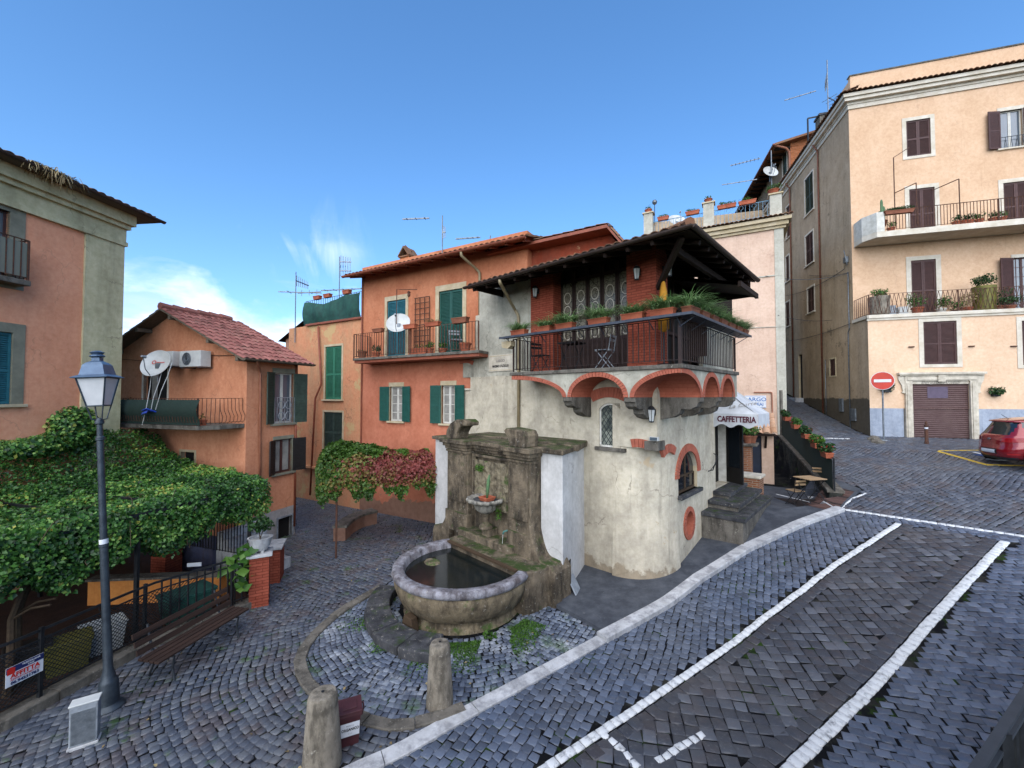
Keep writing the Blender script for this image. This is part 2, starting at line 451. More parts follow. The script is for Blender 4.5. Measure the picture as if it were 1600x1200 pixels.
M = {}
M['iron'] = plain('dark_iron', '#16181b', '#26282b', 8, .5, .3, .1)
M['irong'] = plain('grey_iron', '#34383d', '#2b2f33', 8, .55, .3, .1)
M['rust'] = plain('rusty_iron', '#3d2a22', '#5a3a2a', 12, .8, .1, .2)
M['lampgrey'] = plain('lamp_post_grey', '#2d343b', '#3d454c', 10, .45, .4, .08)
M['zinc'] = plain('galvanised_metal', '#7b8288', '#5c6267', 9, .45, .6, .1)
M['copper'] = plain('copper_pipe', '#5d3a2c', '#7a4e3b', 6, .55, .3, .1)
M['pinkpipe'] = plain('painted_pipe', '#96624a', '#84543f', 4, .6)
M['creampipe'] = plain('cream_pipe', '#8f8265', '#7c6e52', 5, .6)
M['gut'] = plain('dark_gutter', '#2a201b', '#3a2d25', 5, .55, .1)
M['redgut'] = plain('terracotta_gutter', '#8a4a33', '#6f3c2a', 5, .6)
M['white'] = plain('white_paint', '#c9c7be', '#aeaba0', 5, .7, bump=.05)
M['whitem'] = plain('white_marble_trim', '#c7bfae', '#9f9787', 4, .75, bump=.15)
M['cream'] = plain('cream_surround', '#b9ab90', '#a39372', 3, .85, bump=.15)
M['greyst'] = plain('grey_surround', '#83816f', '#6b6a5b', 3, .9, bump=.2)
M['whsur'] = plain('white_surround', '#c9c2b4', '#b5ab98', 2.5, .85, bump=.12)
M['greensh'] = plain('green_shutter_paint', '#16483f', '#1f5248', 7, .55, bump=.08, rnd=.25)
M['greensh2'] = plain('light_green_shutter_paint', '#2b6a50', '#347458', 7, .6, bump=.08, rnd=.25)
M['darkgsh'] = plain('faded_dark_green_shutter_paint', '#27352c', '#35453a', 7, .65, bump=.08, rnd=.25)
M['tealsh'] = plain('teal_shutter_paint', '#1f5a66', '#2b6873', 7, .55, bump=.08, rnd=.25)
M['brownsh'] = plain('brown_shutter_paint', '#3f2623', '#4b2f2b', 7, .6, bump=.08, rnd=.3)
M['blacksh'] = plain('black_shutter_paint', '#12100f', '#1d1a18', 7, .6, bump=.08)
M['glass'] = glassm('window_glass')
M['glassw'] = glassm('window_glass_with_sky', '#56616a', .1)
M['curtain'] = plain('pale_curtain', '#8f8c85', '#6f6d68', 3, .95)
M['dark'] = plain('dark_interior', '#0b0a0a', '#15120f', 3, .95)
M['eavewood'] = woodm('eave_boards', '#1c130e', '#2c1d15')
M['greyeave'] = woodm('grey_eave_boards', '#6a6052', '#4e463b')
M['brick'] = brickm('red_painted_brick', '#824030', '#924c3a', '#653022')
M['archred'] = brickm('red_painted_arch_bricks', '#a8604a', '#9a5642', '#8a4c3a', .3, .08, .004, .3)
M['brickold'] = brickm('old_brick', '#8a5a40', '#70452f', '#8d8171', .26, .07, .01)
M['brickfar'] = brickm('orange_brick', '#b06a45', '#94552f', '#8d7058', .26, .075, .01)
M['terra'] = plain('terracotta', '#8d4830', '#a35a3e', 6, .85, bump=.1, rnd=.3)
M['terrab'] = plain('brown_terracotta', '#6b3f2c', '#83513a', 6, .85, bump=.1, rnd=.3)
M['tile'] = tilem('red_roof_tiles', '#85524a', '#98645a', '#744740', am=.3)
M['tileold'] = tilem('weathered_roof_tiles', '#6d4f3e', '#7f5a43', '#514237')
M['tiledark'] = tilem('dark_roof_tiles', '#3a2620', '#5a3a2e', '#2e221e', '#3b352c')
M['tilepale'] = tilem('pale_roof_tiles', '#a07a5c', '#b9957a', '#8a5a44', am=.4)
M['wood'] = woodm('weathered_bench_wood', '#3b2a22', '#241a16')
M['woodpale'] = woodm('pale_table_slats', '#a58a6a', '#8f7454')
M['woodtan'] = woodm('old_timber', '#4c3d2c', '#34291f')
M['awning'] = plain('white_awning_canvas', '#c3c6c8', '#a9acb0', 2, .85)
M['maroon'] = plain('maroon_lettering', '#4d1528', '#4d1528', 2, .7)
M['inkblue'] = plain('blue_lettering', '#2e5a92', '#3b6ba5', 3, .5)
M['ink'] = plain('black_lettering', '#1b1a1c', '#232225', 3, .7)
M['inkgrey'] = plain('worn_grey_lettering', '#6f6a64', '#8a857d', 8, .8)
M['inkred'] = plain('red_lettering', '#b02318', '#b02318', 3, .6)
M['paper'] = plain('white_sign_board', '#cfd2d6', '#bcc0c6', 4, .5)
M['navy'] = plain('navy_sign_band', '#1a2350', '#1a2350', 4, .5)
M['plastic_w'] = plain('off_white_plastic', '#b9bbb8', '#a7aaa8', 4, .5)
M['plastic_g'] = plain('grey_enamel', '#8f959a', '#6f757b', 6, .55, bump=.1)
M['plastic_y'] = plain('yellow_green_plastic', '#6b6524', '#4b4b1c', 4, .6)
M['plastic_b'] = plain('brown_plastic_bin', '#3c2024', '#4a282c', 5, .5)
M['green_net'] = plain('dark_green_netting', '#14231f', '#1d322b', 30, .9)
M['tarp'] = plain('green_tarpaulin', '#12352f', '#1b4a40', 4, .8)
M['blue'] = plain('blue_plastic', '#16379a', '#16379a', 4, .5)
M['yellow'] = plain('yellow_canvas', '#b07a1c', '#a06a15', 4, .8)
M['water'] = glassm('dark_water', '#11140c', .10, .3)
M['soil'] = plain('garden_soil', '#2a1912', '#3a2418', 5, .95, bump=.8)
M['trav'] = stonem('travertine_kerb', '#b9babb', '#9a9b9b', '#77777a', scale=3, bump=.3)
M['marble'] = stonem('carved_marble', '#9d998e', '#6d6a62', '#2f2e2b', scale=5, bump=.3)
M['mossstone'] = stonem('mossy_peperino', '#4c4438', '#7d705d', '#1a1714', '#3a4c1c', scale=2.6, bump=1.0, mossamt=.05)
M['basinstone'] = stonem('mossy_basin_stone', '#84775f', '#5a5041', '#2a241e', '#42651c', scale=2.8, bump=.8, mossamt=.1)
M['rimstone'] = stonem('grey_basin_rim', '#94949a', '#5c5556', '#2f292a', scale=4, bump=.7)
M['greystone'] = stonem('grey_peperino', '#6d685f', '#56524b', '#35322d', scale=3, bump=.5)
M['darkstone'] = stonem('dark_lava_stone', '#35363a', '#4a4a4b', '#1e1f21', '#2e4417', scale=3, bump=.4, mossamt=-.7)
M['bollard'] = stonem('bollard_stone', '#716a5e', '#8a8274', '#3a362f', scale=4, bump=.5)
M['darkwall'] = stonem('mossy_retaining_wall', '#3c3d38', '#262824', '#141512', '#2c3a1c', scale=1.4, bump=.8)
M['joint'] = plain('paving_joint_dirt', '#14161a', '#22251f', 3, .95, bump=.4)
# ------------------------------------------------------------ ground, paving, kerbs
import bmesh
def sheet(name, poly, dz, mats, kind=None, parent=None, drop=0.0, step=.35, zfn=None):
    bm = bmesh.new(); vs = [bm.verts.new((p[0], p[1], 0)) for p in poly]; bm.faces.new(vs)
    xs = [p[0] for p in poly]; ys = [p[1] for p in poly]
    for ax, lo, hi in ((0, min(xs), max(xs)), (1, min(ys), max(ys))):
        t = math.ceil(lo/step)*step
        while t < hi:
            co = (t, 0, 0) if ax == 0 else (0, t, 0); no = (1, 0, 0) if ax == 0 else (0, 1, 0)
            bmesh.ops.bisect_plane(bm, geom=bm.verts[:]+bm.edges[:]+bm.faces[:], plane_co=co, plane_no=no)
            t += step
    bmesh.ops.triangulate(bm, faces=[f for f in bm.faces if len(f.verts) > 4])
    if drop:
        be = [e for e in bm.edges if e.is_boundary]
        r = bmesh.ops.extrude_edge_only(bm, edges=be)
        low = {g for g in r['geom'] if isinstance(g, bmesh.types.BMVert)}
    else: low = set()
    f = zfn or zg
    for v in bm.verts: v.co.z = f(v.co.x, v.co.y)+dz-(drop if v in low else 0)
    bmesh.ops.recalc_face_normals(bm, faces=bm.faces[:])
    me = bpy.data.meshes.new(name); bm.to_mesh(me); bm.free()
    if not isinstance(mats, (list, tuple)): mats = [mats]
    for m_ in mats: me.materials.append(m_)
    o = bpy.data.objects.new(name, me); COL.objects.link(o)
    if parent: o.parent = parent
    if len(me.polygons) and sum(p.normal.z*p.area for p in me.polygons) < 0: me.flip_normals()
    return setp(o, kind=kind)

# cobble material: basalt setts, colour differs stone by stone
def cobblem(name, a, b, c, white=.0, green=.0, rough=.5, brown=.0):
    m = NM(name, rough, spec=.45)
    col = m.ramp(m.attr(), [(0, a), (.55, b), (.9, c), (1, m.n and c)])
    big = m.noise(.45, 6, .65)
    col = m.mix(m.rng(big, .4, .62, 0, .55), col, m.mix(.5, col, '#5b5a58'))
    col = m.mix(m.rng(m.noise(22, 6, .75), .56, .7, 0, .4), col, '#7d7d7c')
    if brown: col = m.mix(m.rng(m.noise(2.1, 5, .6, m.map(loc=(4, 9, 0))), .5, .6, 0, brown), col, '#4d3f38')
    if white: col = m.mix(m.rng(m.noise(1.3, 7, .7, m.map(loc=(3, 2, 0))), .60-white*.1, .68, 0, .75), col, '#a5a9ad')
    if green: col = m.mix(m.rng(m.noise(1.7, 8, .7, m.map(loc=(9, 5, 0))), .60-green*.1, .66, 0, .8), col, '#2f4a14')
    m.col(col)
    m.rough(m.rng(m.noise(6, 6, .7), .3, .7, rough-.14, rough+.2))
    m.norm(m.bump(m.noise(28, 6, .7), .45, .012)); return m.mat
M['cob'] = cobblem('basalt_setts', '#37404f', '#455062', '#576172', rough=.42)
M['cobring'] = cobblem('wet_mossy_setts', '#343d4d', '#4b5566', '#69727f', white=.75, green=.6, rough=.5)
M['cobplaza'] = cobblem('plaza_setts', '#343b47', '#424955', '#53585f', green=.2, rough=.5, brown=.4)
M['cobbay'] = cobblem('parking_bay_setts', '#2d3038', '#3a3e46', '#51555d', rough=.46, brown=.2)
M['cobfar'] = cobblem('upper_road_setts', '#363d48', '#424955', '#535963', rough=.48, brown=.4)
mj = NM('joints', .95, spec=.1)
cj = mj.mix(mj.rng(mj.noise(1.6, 7, .7), .5, .6), '#0e0f12', '#2b2b27')
cj = mj.mix(mj.rng(mj.noise(1.1, 8, .7, mj.map(loc=(9, 5, 0))), .57, .63), cj, '#263a12')
cj = mj.mix(mj.rng(mj.noise(3.1, 8, .75, mj.map(loc=(1, 5, 3))), .63, .68), cj, '#8a8a86')
mj.col(cj); mj.norm(mj.bump(mj.noise(30, 5, .7), .6, .02)); M['joint'] = mj.mat
ma = NM('dark_asphalt_pavement', .75, spec=.35)
ca = ma.mix(ma.rng(ma.noise(2.2, 7, .7), .4, .65), '#33373e', '#4d5157')
ca = ma.mix(ma.rng(ma.noise(5, 8, .75), .64, .7), ca, '#77797a'); ma.col(ca); ma.norm(ma.bump(ma.noise(60, 4), .4, .01)); M['asph'] = ma.mat
mw = NM('worn_white_paint', .8, spec=.2)
cw = mw.mix(mw.rng(mw.noise(9, 8, .75), .52, .66, 0, .8), '#c4c6c6', '#5f6164'); mw.col(cw); mw.norm(mw.bump(mw.noise(30, 4), .3, .01)); M['mark'] = mw.mat
my = NM('worn_yellow_paint', .8, spec=.2)
my.col(my.mix(my.rng(my.noise(9, 8, .75), .52, .66, 0, .8), '#b89a3e', '#5f5a4a')); M['marky'] = my.mat

# the one ground sheet, fine where the square is, out to the horizon
gx = np.concatenate([[-900, -400, -180, -90, -50], np.arange(-30, 42, .3), [45, 60, 110, 250, 900]])
gy = np.concatenate([[-900, -400, -150, -60, -30, -14], np.arange(-8, 52, .3), [56, 70, 110, 250, 900]])
GX, GY = np.meshgrid(gx, gy, indexing='ij'); GZ = ZG(GX, GY)
idx = np.arange(GX.size).reshape(GX.shape)
Fq = np.stack([idx[:-1, :-1].ravel(), idx[1:, :-1].ravel(), idx[1:, 1:].ravel(), idx[:-1, 1:].ravel()], 1)
setp(np_mesh('ground', np.stack([GX.ravel(), GY.ravel(), GZ.ravel()], 1), Fq, M['joint'], smooth=True), kind='structure')

def setts(name, C, A, L, W, mat, dz=0.0, h=.015, gap=.010, jit=.006, tilt=.004, rnd=None, rock=1):
    """many stones as one paving surface: C centres (n,2), A unit directions (n,2), L length along A, W width"""
    C = np.asarray(C, float); n = len(C)
    A = np.asarray(A, float); B = np.stack([-A[:, 1], A[:, 0]], 1)
    L = np.broadcast_to(L, n); W = np.broadcast_to(W, n)
    sg = [(-1, -1), (1, -1), (1, 1), (-1, 1)]
    rows = []; z0 = ZG(C[:, 0], C[:, 1])
    lift = rng.uniform(-tilt, tilt, n)
    tx = rng.normal(0, .008*rock, n); ty = rng.normal(0, .008*rock, n)
    JJ = rng.normal(0, jit, (4, 2, n))
    for lev in (0, 1, 2):
        for k, (sx, sy) in enumerate(sg):
            ins = (gap*.15, gap*.5, gap*.5+.012)[lev]
            ja, jb = JJ[k, 0], JJ[k, 1]
            ea = sx*(L/2-ins)+ja; eb = sy*(W/2-ins)+jb
            P = C+A*ea[:, None]+B*eb[:, None]
            z = ZG(P[:, 0], P[:, 1])+dz
            z = z+(-.006 if lev == 0 else (h*.55 if lev == 1 else h))
            if lev: z = z+lift+tx*ea+ty*eb
            rows.append(('v', P[:, 0], P[:, 1], z))
    vv = [r for r in rows if r[0] == 'v']
    V = np.stack([np.stack([r[1], r[2], r[3]], 1) for r in vv], 1)      # n,12,3
    base = (np.arange(n)*12)[:, None]
    f = []
    for lv in (0, 1):
        for k in range(4):
            a, b = lv*4+k, lv*4+(k+1) % 4
            f.append([a, b, b+4, a+4])
    f.append([8, 9, 10, 11])
    Fa = (base[:, None, :]+np.array(f)[None]).reshape(-1, 4)
    rr = rng.random(n) if rnd is None else rnd
    o = np_mesh(name, V.reshape(-1, 3), Fa, mat, rnd=np.repeat(rr, 9))
    return setp(o, kind='structure')
def lattice(poly, deg, l, w_, excl=(), off=.5, wave=.0):
    xs = [p[0] for p in poly]; ys = [p[1] for p in poly]
    cx, cy = np.mean(xs), np.mean(ys); rad = max(math.hypot(p[0]-cx, p[1]-cy) for p in poly)+1
    na, nb = int(2*rad/l)+2, int(2*rad/w_)+2
    ia, ib = np.meshgrid(np.arange(na), np.arange(nb), indexing='ij')
    a = (ia-na/2)*l+(ib % 2)*l*off+rng.normal(0, l*.05, ia.shape); b = (ib-nb/2)*w_
    if wave: b = b+wave*np.sin(a*.9)+wave*.5*np.sin(a*2.1+b)
    c, s_ = math.cos(R(deg)), math.sin(R(deg))
    X = cx+a*c-b*s_; Y = cy+a*s_+b*c
    k = inpoly(X, Y, poly)
    for e in excl: k &= ~inpoly(X, Y, e)
    X, Y = X[k], Y[k]
    return np.stack([X, Y], 1), np.tile([[c, s_]], (len(X), 1))
def along(pts, l, rowoff=0.0):
    P = [Vector((p[0], p[1])) for p in pts]; C = []; A = []
    acc = 0.0
    for i in range(len(P)-1):
        d = P[i+1]-P[i]; Ln = d.length; d.normalize(); nrm = Vector((-d.y, d.x)); t = acc
        while t < Ln:
            q = P[i]+d*t+nrm*rowoff; C.append((q.x, q.y)); A.append((d.x, d.y)); t += l
        acc = t-Ln
    return np.array(C), np.array(A)

def GP(*uv): return [G(u, v) for u, v in uv]
BAS = Vector((-1.1, 9.4))                        # centre of the fountain basin
kerbpx = [(400, 1285), (470, 1250), (560, 1205), (617, 1180), (735, 1113), (840, 1056), (940, 1001), (1040, 946), (1092, 906), (1165, 860), (1250, 821), (1313, 798)]
KERB = GP(*kerbpx)
line1 = GP((820, 1222), (1044, 1074), (1200, 961), (1300, 886), (1405, 818))
line2 = GP((1205, 1230), (1337, 1100), (1438, 990), (1512, 908), (1571, 846))
bound = GP((1313, 796), (1440, 815), (1600, 839), (1760, 863))
FC = Fr(3.36, 9.5, -43)                          # corner tavern, origin at its street corner
FENCE = [Vector((-8.6, 3.6)), G(0, 1140).xy, G(230, 1012).xy, G(402, 944).xy]
FENCE = [Vector((p[0], p[1])) for p in FENCE]
RINGPX = [(597, 918), (560, 940), (530, 958), (501, 983), (478, 1008), (468, 1035), (474, 1062), (492, 1084), (524, 1106), (560, 1124), (602, 1136), (645, 1134), (690, 1122), (725, 1108)]
RING = [G(u, v) for u, v in RINGPX]
lw = FC.w(-7.8, 0, 0)
left = [(p.x, p.y) for p in KERB]+[tuple(FC.w(.3, 2, 0).xy), tuple(FC.w(-.3, .1, 0).xy), tuple(lw.xy), (-6.1, 16.9), (-10, 19.2), (-7.6, 14.0)]+\
       [(-7.95, 12.3), (-7.0, 10.6)]+[(p.x, p.y) for p in reversed(FENCE)]+[(-5, 1.5)]
sidewalk = [tuple(G(868, 950).xy), tuple(G(915, 975).xy), tuple(G(958, 1001).xy)]+[(p.x, p.y) for p in KERB[7:]]+\
           [tuple(G(1322, 786).xy), tuple(G(1345, 768).xy), tuple(G(1300, 750).xy), tuple(FC.w(2.4, 9.5, 0).xy), tuple(FC.w(-.8, 9, 0).xy), tuple(FC.w(-.8, .8, 0).xy), tuple(FC.w(-2.4, .6, 0).xy)]
ringpoly = [(p.x, p.y) for p in RING]+[tuple(KERB[5].xy), tuple(KERB[6].xy), tuple(G(958, 1001).xy), tuple(G(868, 950).xy), tuple(FC.w(-2, 0, 0).xy), (-1.5, 13), tuple(G(640, 890).xy)]
basinpoly = [(BAS.x+1.4*math.cos(a), BAS.y+1.4*math.sin(a)) for a in np.linspace(0, 2*PI, 24)]

def polar(poly, cen, r0, r1, w_, l, excl=()):
    C = []; A = []
    r = r0; k = 0
    while r < r1:
        n = max(8, int(2*PI*r/l)); an = (np.arange(n)+(k % 2)*.5)/n*2*PI+rng.normal(0, .1*l/r, n)
        rr = r+.05*np.sin(an*7+r*1.3)+.03*np.sin(an*17)
        C.append(np.stack([cen[0]+rr*np.cos(an), cen[1]+rr*np.sin(an)], 1)); A.append(np.stack([-np.sin(an), np.cos(an)], 1))
        r += w_; k += 1
    C = np.concatenate(C); A = np.concatenate(A); m_ = inpoly(C[:, 0], C[:, 1], poly)
    for e in excl: m_ &= ~inpoly(C[:, 0], C[:, 1], e)
    return C[m_], A[m_]
C, A = polar(ringpoly, BAS, 1.3, 6, .098, .105, (basinpoly, sidewalk)); setts('fountain_court', C, A, .105, .098, M['cobring'], h=.015, gap=.012, jit=.006)
C, A = polar(left, BAS, 1.3, 13, .118, .125, (ringpoly, sidewalk, basinpoly)); setts('square', C, A, .125, .118, M['cobplaza'], h=.018, gap=.012, jit=.008)
rdir = math.degrees(math.atan2(line1[3].y-line1[1].y, line1[3].x-line1[1].x))
def offs(pts, d):
    out = []
    for i, p in enumerate(pts):
        a = pts[max(i-1, 0)]; b = pts[min(i+1, len(pts)-1)]; t = Vector((b[0]-a[0], b[1]-a[1])).normalized()
        out.append((p[0]-t.y*d, p[1]+t.x*d))
    return out
kb = [(p.x, p.y) for p in KERB]
lane1 = kb+list(reversed(offs(line1, .12)))
bay = [(p.x, p.y) for p in line1]+[(p.x, p.y) for p in reversed(line2)]
right = offs(line2, -.15)+[(p.x, p.y) for p in bound[1:]]+[(16, 8), (12, 2), (3, 1.2), (1.5, 2.5)]
joinr = [tuple(KERB[-1].xy), tuple(line1[-1].xy), tuple(line2[-1].xy)]+[(p.x, p.y) for p in reversed(bound[:3])]
C, A = lattice(lane1, rdir+28, .145, .135, wave=.03); setts('road', C, A, .145, .135, M['cob'], gap=.014, jit=.009)
C, A = lattice(joinr, rdir+28, .145, .135, wave=.03); setts('road', C, A, .145, .135, M['cob'], gap=.014, jit=.009)
L1o, L1a = along(line1, .2, -.19); L2o, L2a = along(line2, .21, .22)
# inner lattice of big setts, kept clear of the border courses
inner = offs(line1, -.27)+list(reversed(offs(line2, .31)))
C, A = lattice(inner, rdir+47, .20, .195, wave=.02, off=.0); setts('parking_bay', C, A, .20, .195, M['cobbay'], gap=.018, jit=.008, tilt=.006)
setts('parking_bay', L1o, L1a, .2, .20, M['cobbay'], gap=.016, tilt=.006, rnd=rng.random(len(L1o))*.35)
setts('parking_bay', L2o, L2a, .21, .24, M['cobbay'], gap=.016, tilt=.006, rnd=rng.random(len(L2o))*.35)
C, A = lattice(right, rdir-52, .185, .14, wave=.03); setts('road', C, A, .185, .14, M['cob'], gap=.014, jit=.009, tilt=.006)
# painted setts of the bay lines and the stop line
for ln, wd in ((line1, .13), (line2, .16)):
    C, A = along(ln, .145); C = C+rng.normal(0, .004, C.shape); setts('bay_line', C, A, .142, wd, M['mark'], h=.024, gap=.006, jit=.002, tilt=.001, rock=.15)
C, A = along(bound, .16); setts('stop_line', C, A, .16, .11, M['mark'], h=.026, gap=.002, jit=.002, tilt=.001, rock=.1)
pts = GP((945, 1150), (975, 1175), (1000, 1205)); C, A = along(pts, .13); setts('worn_marking', C, A, .12, .10, M['mark'], h=.022, dz=.006)
pts = GP((1095, 1150), (1060, 1170), (1020, 1195)); C, A = along(pts, .13); setts('worn_marking', C, A, .12, .10, M['mark'], h=.022, dz=.006)
# upper road and the alley
up = [(p.x, p.y) for p in bound]+[(22, 14), (21.5, 17.0), (16.35, 18.74), (19.6, 30.5), (16.5, 30.5), (13.4, 20.0), (12.7, 19.2), tuple(G(1303, 748).xy), tuple(G(1350, 765).xy), tuple(G(1322, 786).xy)]
C, A = lattice(up, 20, .17, .135, wave=.12); setts('upper_road', C, A, .17, .135, M['cobfar'], gap=.016, jit=.010, h=.016)
# short white dash further up and the kerb along the terrace corner
pts = [G(1281, 685), G(1324, 686)]; C, A = along(pts, .2); setts('road_dash', C, A, .2, .1, M['mark'], h=.024)
pts = GP((1313, 796), (1330, 780), (1356, 770)); C, A = along(pts, .16); setts('worn_marking', C, A, .16, .07, M['mark'], h=.024)

# pavement round the tavern, tiled terrace beyond it
sheet('pavement', sidewalk, .085, M['asph'], kind='structure', drop=.3)
terr = [tuple(G(1208, 777, .09).xy), tuple(G(1262, 790, .09).xy), tuple(G(1306, 800, .09).xy), tuple(G(1318, 785, .09).xy), tuple(G(1335, 768, .09).xy), tuple(G(1296, 758, .09).xy), tuple(G(1240, 780, .09).xy)]
M['terrpave'] = brickm('brown_terrace_paving', '#4b3a36', '#5b4640', '#2c2624', .22, .11, .01)
sheet('terrace_paving', terr, .092, M['terrpave'], kind='structure')
def ribbon(mb, pts, wd, z0, z1, gap=.012, seg=None, jit=0):
    """stone strip along a path on the ground, cut into blocks"""
    P = [Vector((p[0], p[1])) for p in pts]; Ls = [0]
    for i in range(len(P)-1): Ls.append(Ls[-1]+(P[i+1]-P[i]).length)
    def pos(t):
        t = min(max(t, 0), Ls[-1]); i = 0
        while i < len(P)-2 and Ls[i+1] < t: i += 1
        f = (t-Ls[i])/(Ls[i+1]-Ls[i]); q = P[i].lerp(P[i+1], f)
        e = .3; a = P[i]; b = P[i+1]; d = (b-a).normalized()
        if f > .7 and i < len(P)-2: d = (d+(P[i+2]-P[i+1]).normalized()*((f-.7)/.6)).normalized()
        if f < .3 and i > 0: d = (d+(P[i]-P[i-1]).normalized()*((.3-f)/.6)).normalized()
        return q, Vector((-d.y, d.x))
    seg = seg or 1.2; n = max(1, round(Ls[-1]/seg)); sl = Ls[-1]/n
    for k in range(n):
        sub = max(2, int(sl/.25)); vs = []; dzj = random.uniform(-jit, jit)
        for j in range(sub+1):
            t = k*sl+gap/2+(sl-gap)*j/sub; q, nr = pos(t)
            for sd in (-1, 1):
                p = q+nr*sd*wd/2; zz = zg(p.x, p.y)+dzj
                vs.append((p.x, p.y, zz+z0))
                vs.append((p.x-nr.x*sd*.012, p.y-nr.y*sd*.012, zz+z1)); vs[-2] = (p.x, p.y, zz+z0)
                vs.insert(len(vs)-1, (p.x, p.y, zz+z1-.014))
        fs = []
        for j in range(sub):
            a = j*6; b = a+6      # order: L low, L mid, L top, R low, R mid, R top
            fs += [(a, a+1, b+1, b), (a+1, a+2, b+2, b+1), (a+2, a+5, b+5, b+2), (a+5, a+4, b+4, b+5), (a+4, a+3, b+3, b+4)]
        a = 0; fs.append((0, 3, 4, 5, 2, 1)); a = sub*6; fs.append((a+1, a+2, a+5, a+4, a+3, a))
        mb._add(vs, fs)
kb_ = MB(); ribbon(kb_, KERB[:7], .24, -.1, .05, seg=1.35); ribbon(kb_, KERB[6:], .26, -.1, .115, seg=1.5)
setp(kb_.build('kerb', M['trav']), kind='structure')
kb_ = MB(); ribbon(kb_, RING, .2, -.1, .055, seg=.7, jit=.012)
setp(kb_.build('court_kerb', M['greystone']), kind='structure')
kb_ = MB(); tl = [G(1213, 776), G(1262, 788), G(1305, 799)]; ribbon(kb_, tl, .06, 0, .099, seg=2)
tl = [G(1262, 778, .09), G(1300, 757, .09)]; ribbon(kb_, tl, .10, 0, .14, seg=2)
setp(kb_.build('terrace_kerb', M['trav']), kind='structure')
# yellow bay with the blue wheelchair square
yl = MB()
ya = GP((1466, 706), (1540, 727), (1680, 730)); ribbon(yl, ya, .12, .015, .026, seg=9, gap=0)
yb = GP((1466, 705), (1548, 704), (1620, 704)); ribbon(yl, yb, .08, .015, .025, seg=9, gap=0)
setp(yl.build('yellow_bay_line', M['marky']), kind='structure')
M['bluepaint'] = plain('worn_blue_paint', '#16407e', '#22303f', 6, .8)
bl = [G(1518, 711), G(1560, 719), G(1625, 716), G(1570, 707)]
sheet('blue_bay_square', [(p.x, p.y) for p in bl], .022, M['bluepaint'], kind='structure')
wc = MB(); q0 = G(1548, 713.5)
def fl(x, y): 
    px = q0.x+x*.95+y*.3; py = q0.y-x*.28+y*.95; return (px, py)
ribbon(wc, [fl(.55*math.cos(a)*.7, .45*math.sin(a)-.1) for a in np.linspace(-2.6, 1.2, 12)], .09, .026, .030, seg=9, gap=0)
ribbon(wc, [fl(-.1, .6), fl(-.05, .1), fl(.4, .1), fl(.62, -.35)], .09, .026, .031, seg=9, gap=0)
setp(wc.build('wheelchair_symbol', M['mark']), kind='structure')
# garden soil behind the fence
gp = [(-30, 3)]+[(p.x-.12, p.y) for p in FENCE]+[(-7.2, 10.6), (-7.9, 12.2), (-12, 13.5), (-30, 15)]
sheet('garden_soil', gp, .10, M['soil'], kind='structure', step=.8)
# moss and little weeds round the fountain
def leaves(name, C, size, mat, parent=None, nrm=None, rnd=None, fold=.35, up=.0, aspect=1.0):
    """little folded leaves at points C; nrm gives the preferred facing"""
    C = np.asarray(C, float); n = len(C)
    N = rng.normal(0, 1, (n, 3))
    if nrm is not None: N = N*.55+np.asarray(nrm)
    N /= np.linalg.norm(N, axis=1)[:, None]+1e-9
    T = rng.normal(0, 1, (n, 3)); T[:, 2] -= .5; T -= N*(T*N).sum(1)[:, None]; T /= np.linalg.norm(T, axis=1)[:, None]+1e-9
    B = np.cross(N, T); s_ = (np.asarray(size)*rng.uniform(.65, 1.3, n))[:, None] if np.ndim(size) == 0 else np.asarray(size)[:, None]
    a = C-T*s_*.5*aspect; b = C+B*s_*.42-T*s_*.05+N*s_*fold*.3; c = C+T*s_*.6*aspect-N*s_*.12; d = C-B*s_*.42-T*s_*.05+N*s_*fold*.3
    V = np.stack([a, b, c, d], 1).reshape(-1, 3); i = (np.arange(n)*4)[:, None]
    Fq = np.concatenate([i+np.array([[0, 1, 2]]), i+np.array([[0, 2, 3]])], 1).reshape(-1, 3)
    rr = rng.random(n) if rnd is None else np.asarray(rnd)
    return np_mesh(name, V, Fq, mat, parent, rnd=np.repeat(rr, 2))
M['mossleaf'] = leafm('moss_tufts', [(0, '#22390f'), (.5, '#345616'), (1, '#4c7422')])
n = 16000; rr = 1.55+np.abs(rng.normal(0, .38, n)); an = rng.uniform(R(175), R(330), n)
X = BAS.x+rr*np.cos(an); Y = BAS.y+rr*np.sin(an)
kk = np.array([mnoise.noise(Vector((x*1.6, y*1.6, 0))) for x, y in zip(X, Y)]) > -.02+(rr-1.6)*.22
X, Y = X[kk], Y[kk]; setp(leaves('moss', np.stack([X, Y, ZG(X, Y)+.02], 1), .03, M['mossleaf'], nrm=(0, 0, 1)), kind='stuff', label='bright green moss and small weeds growing in the joints round the basin', cat='moss')
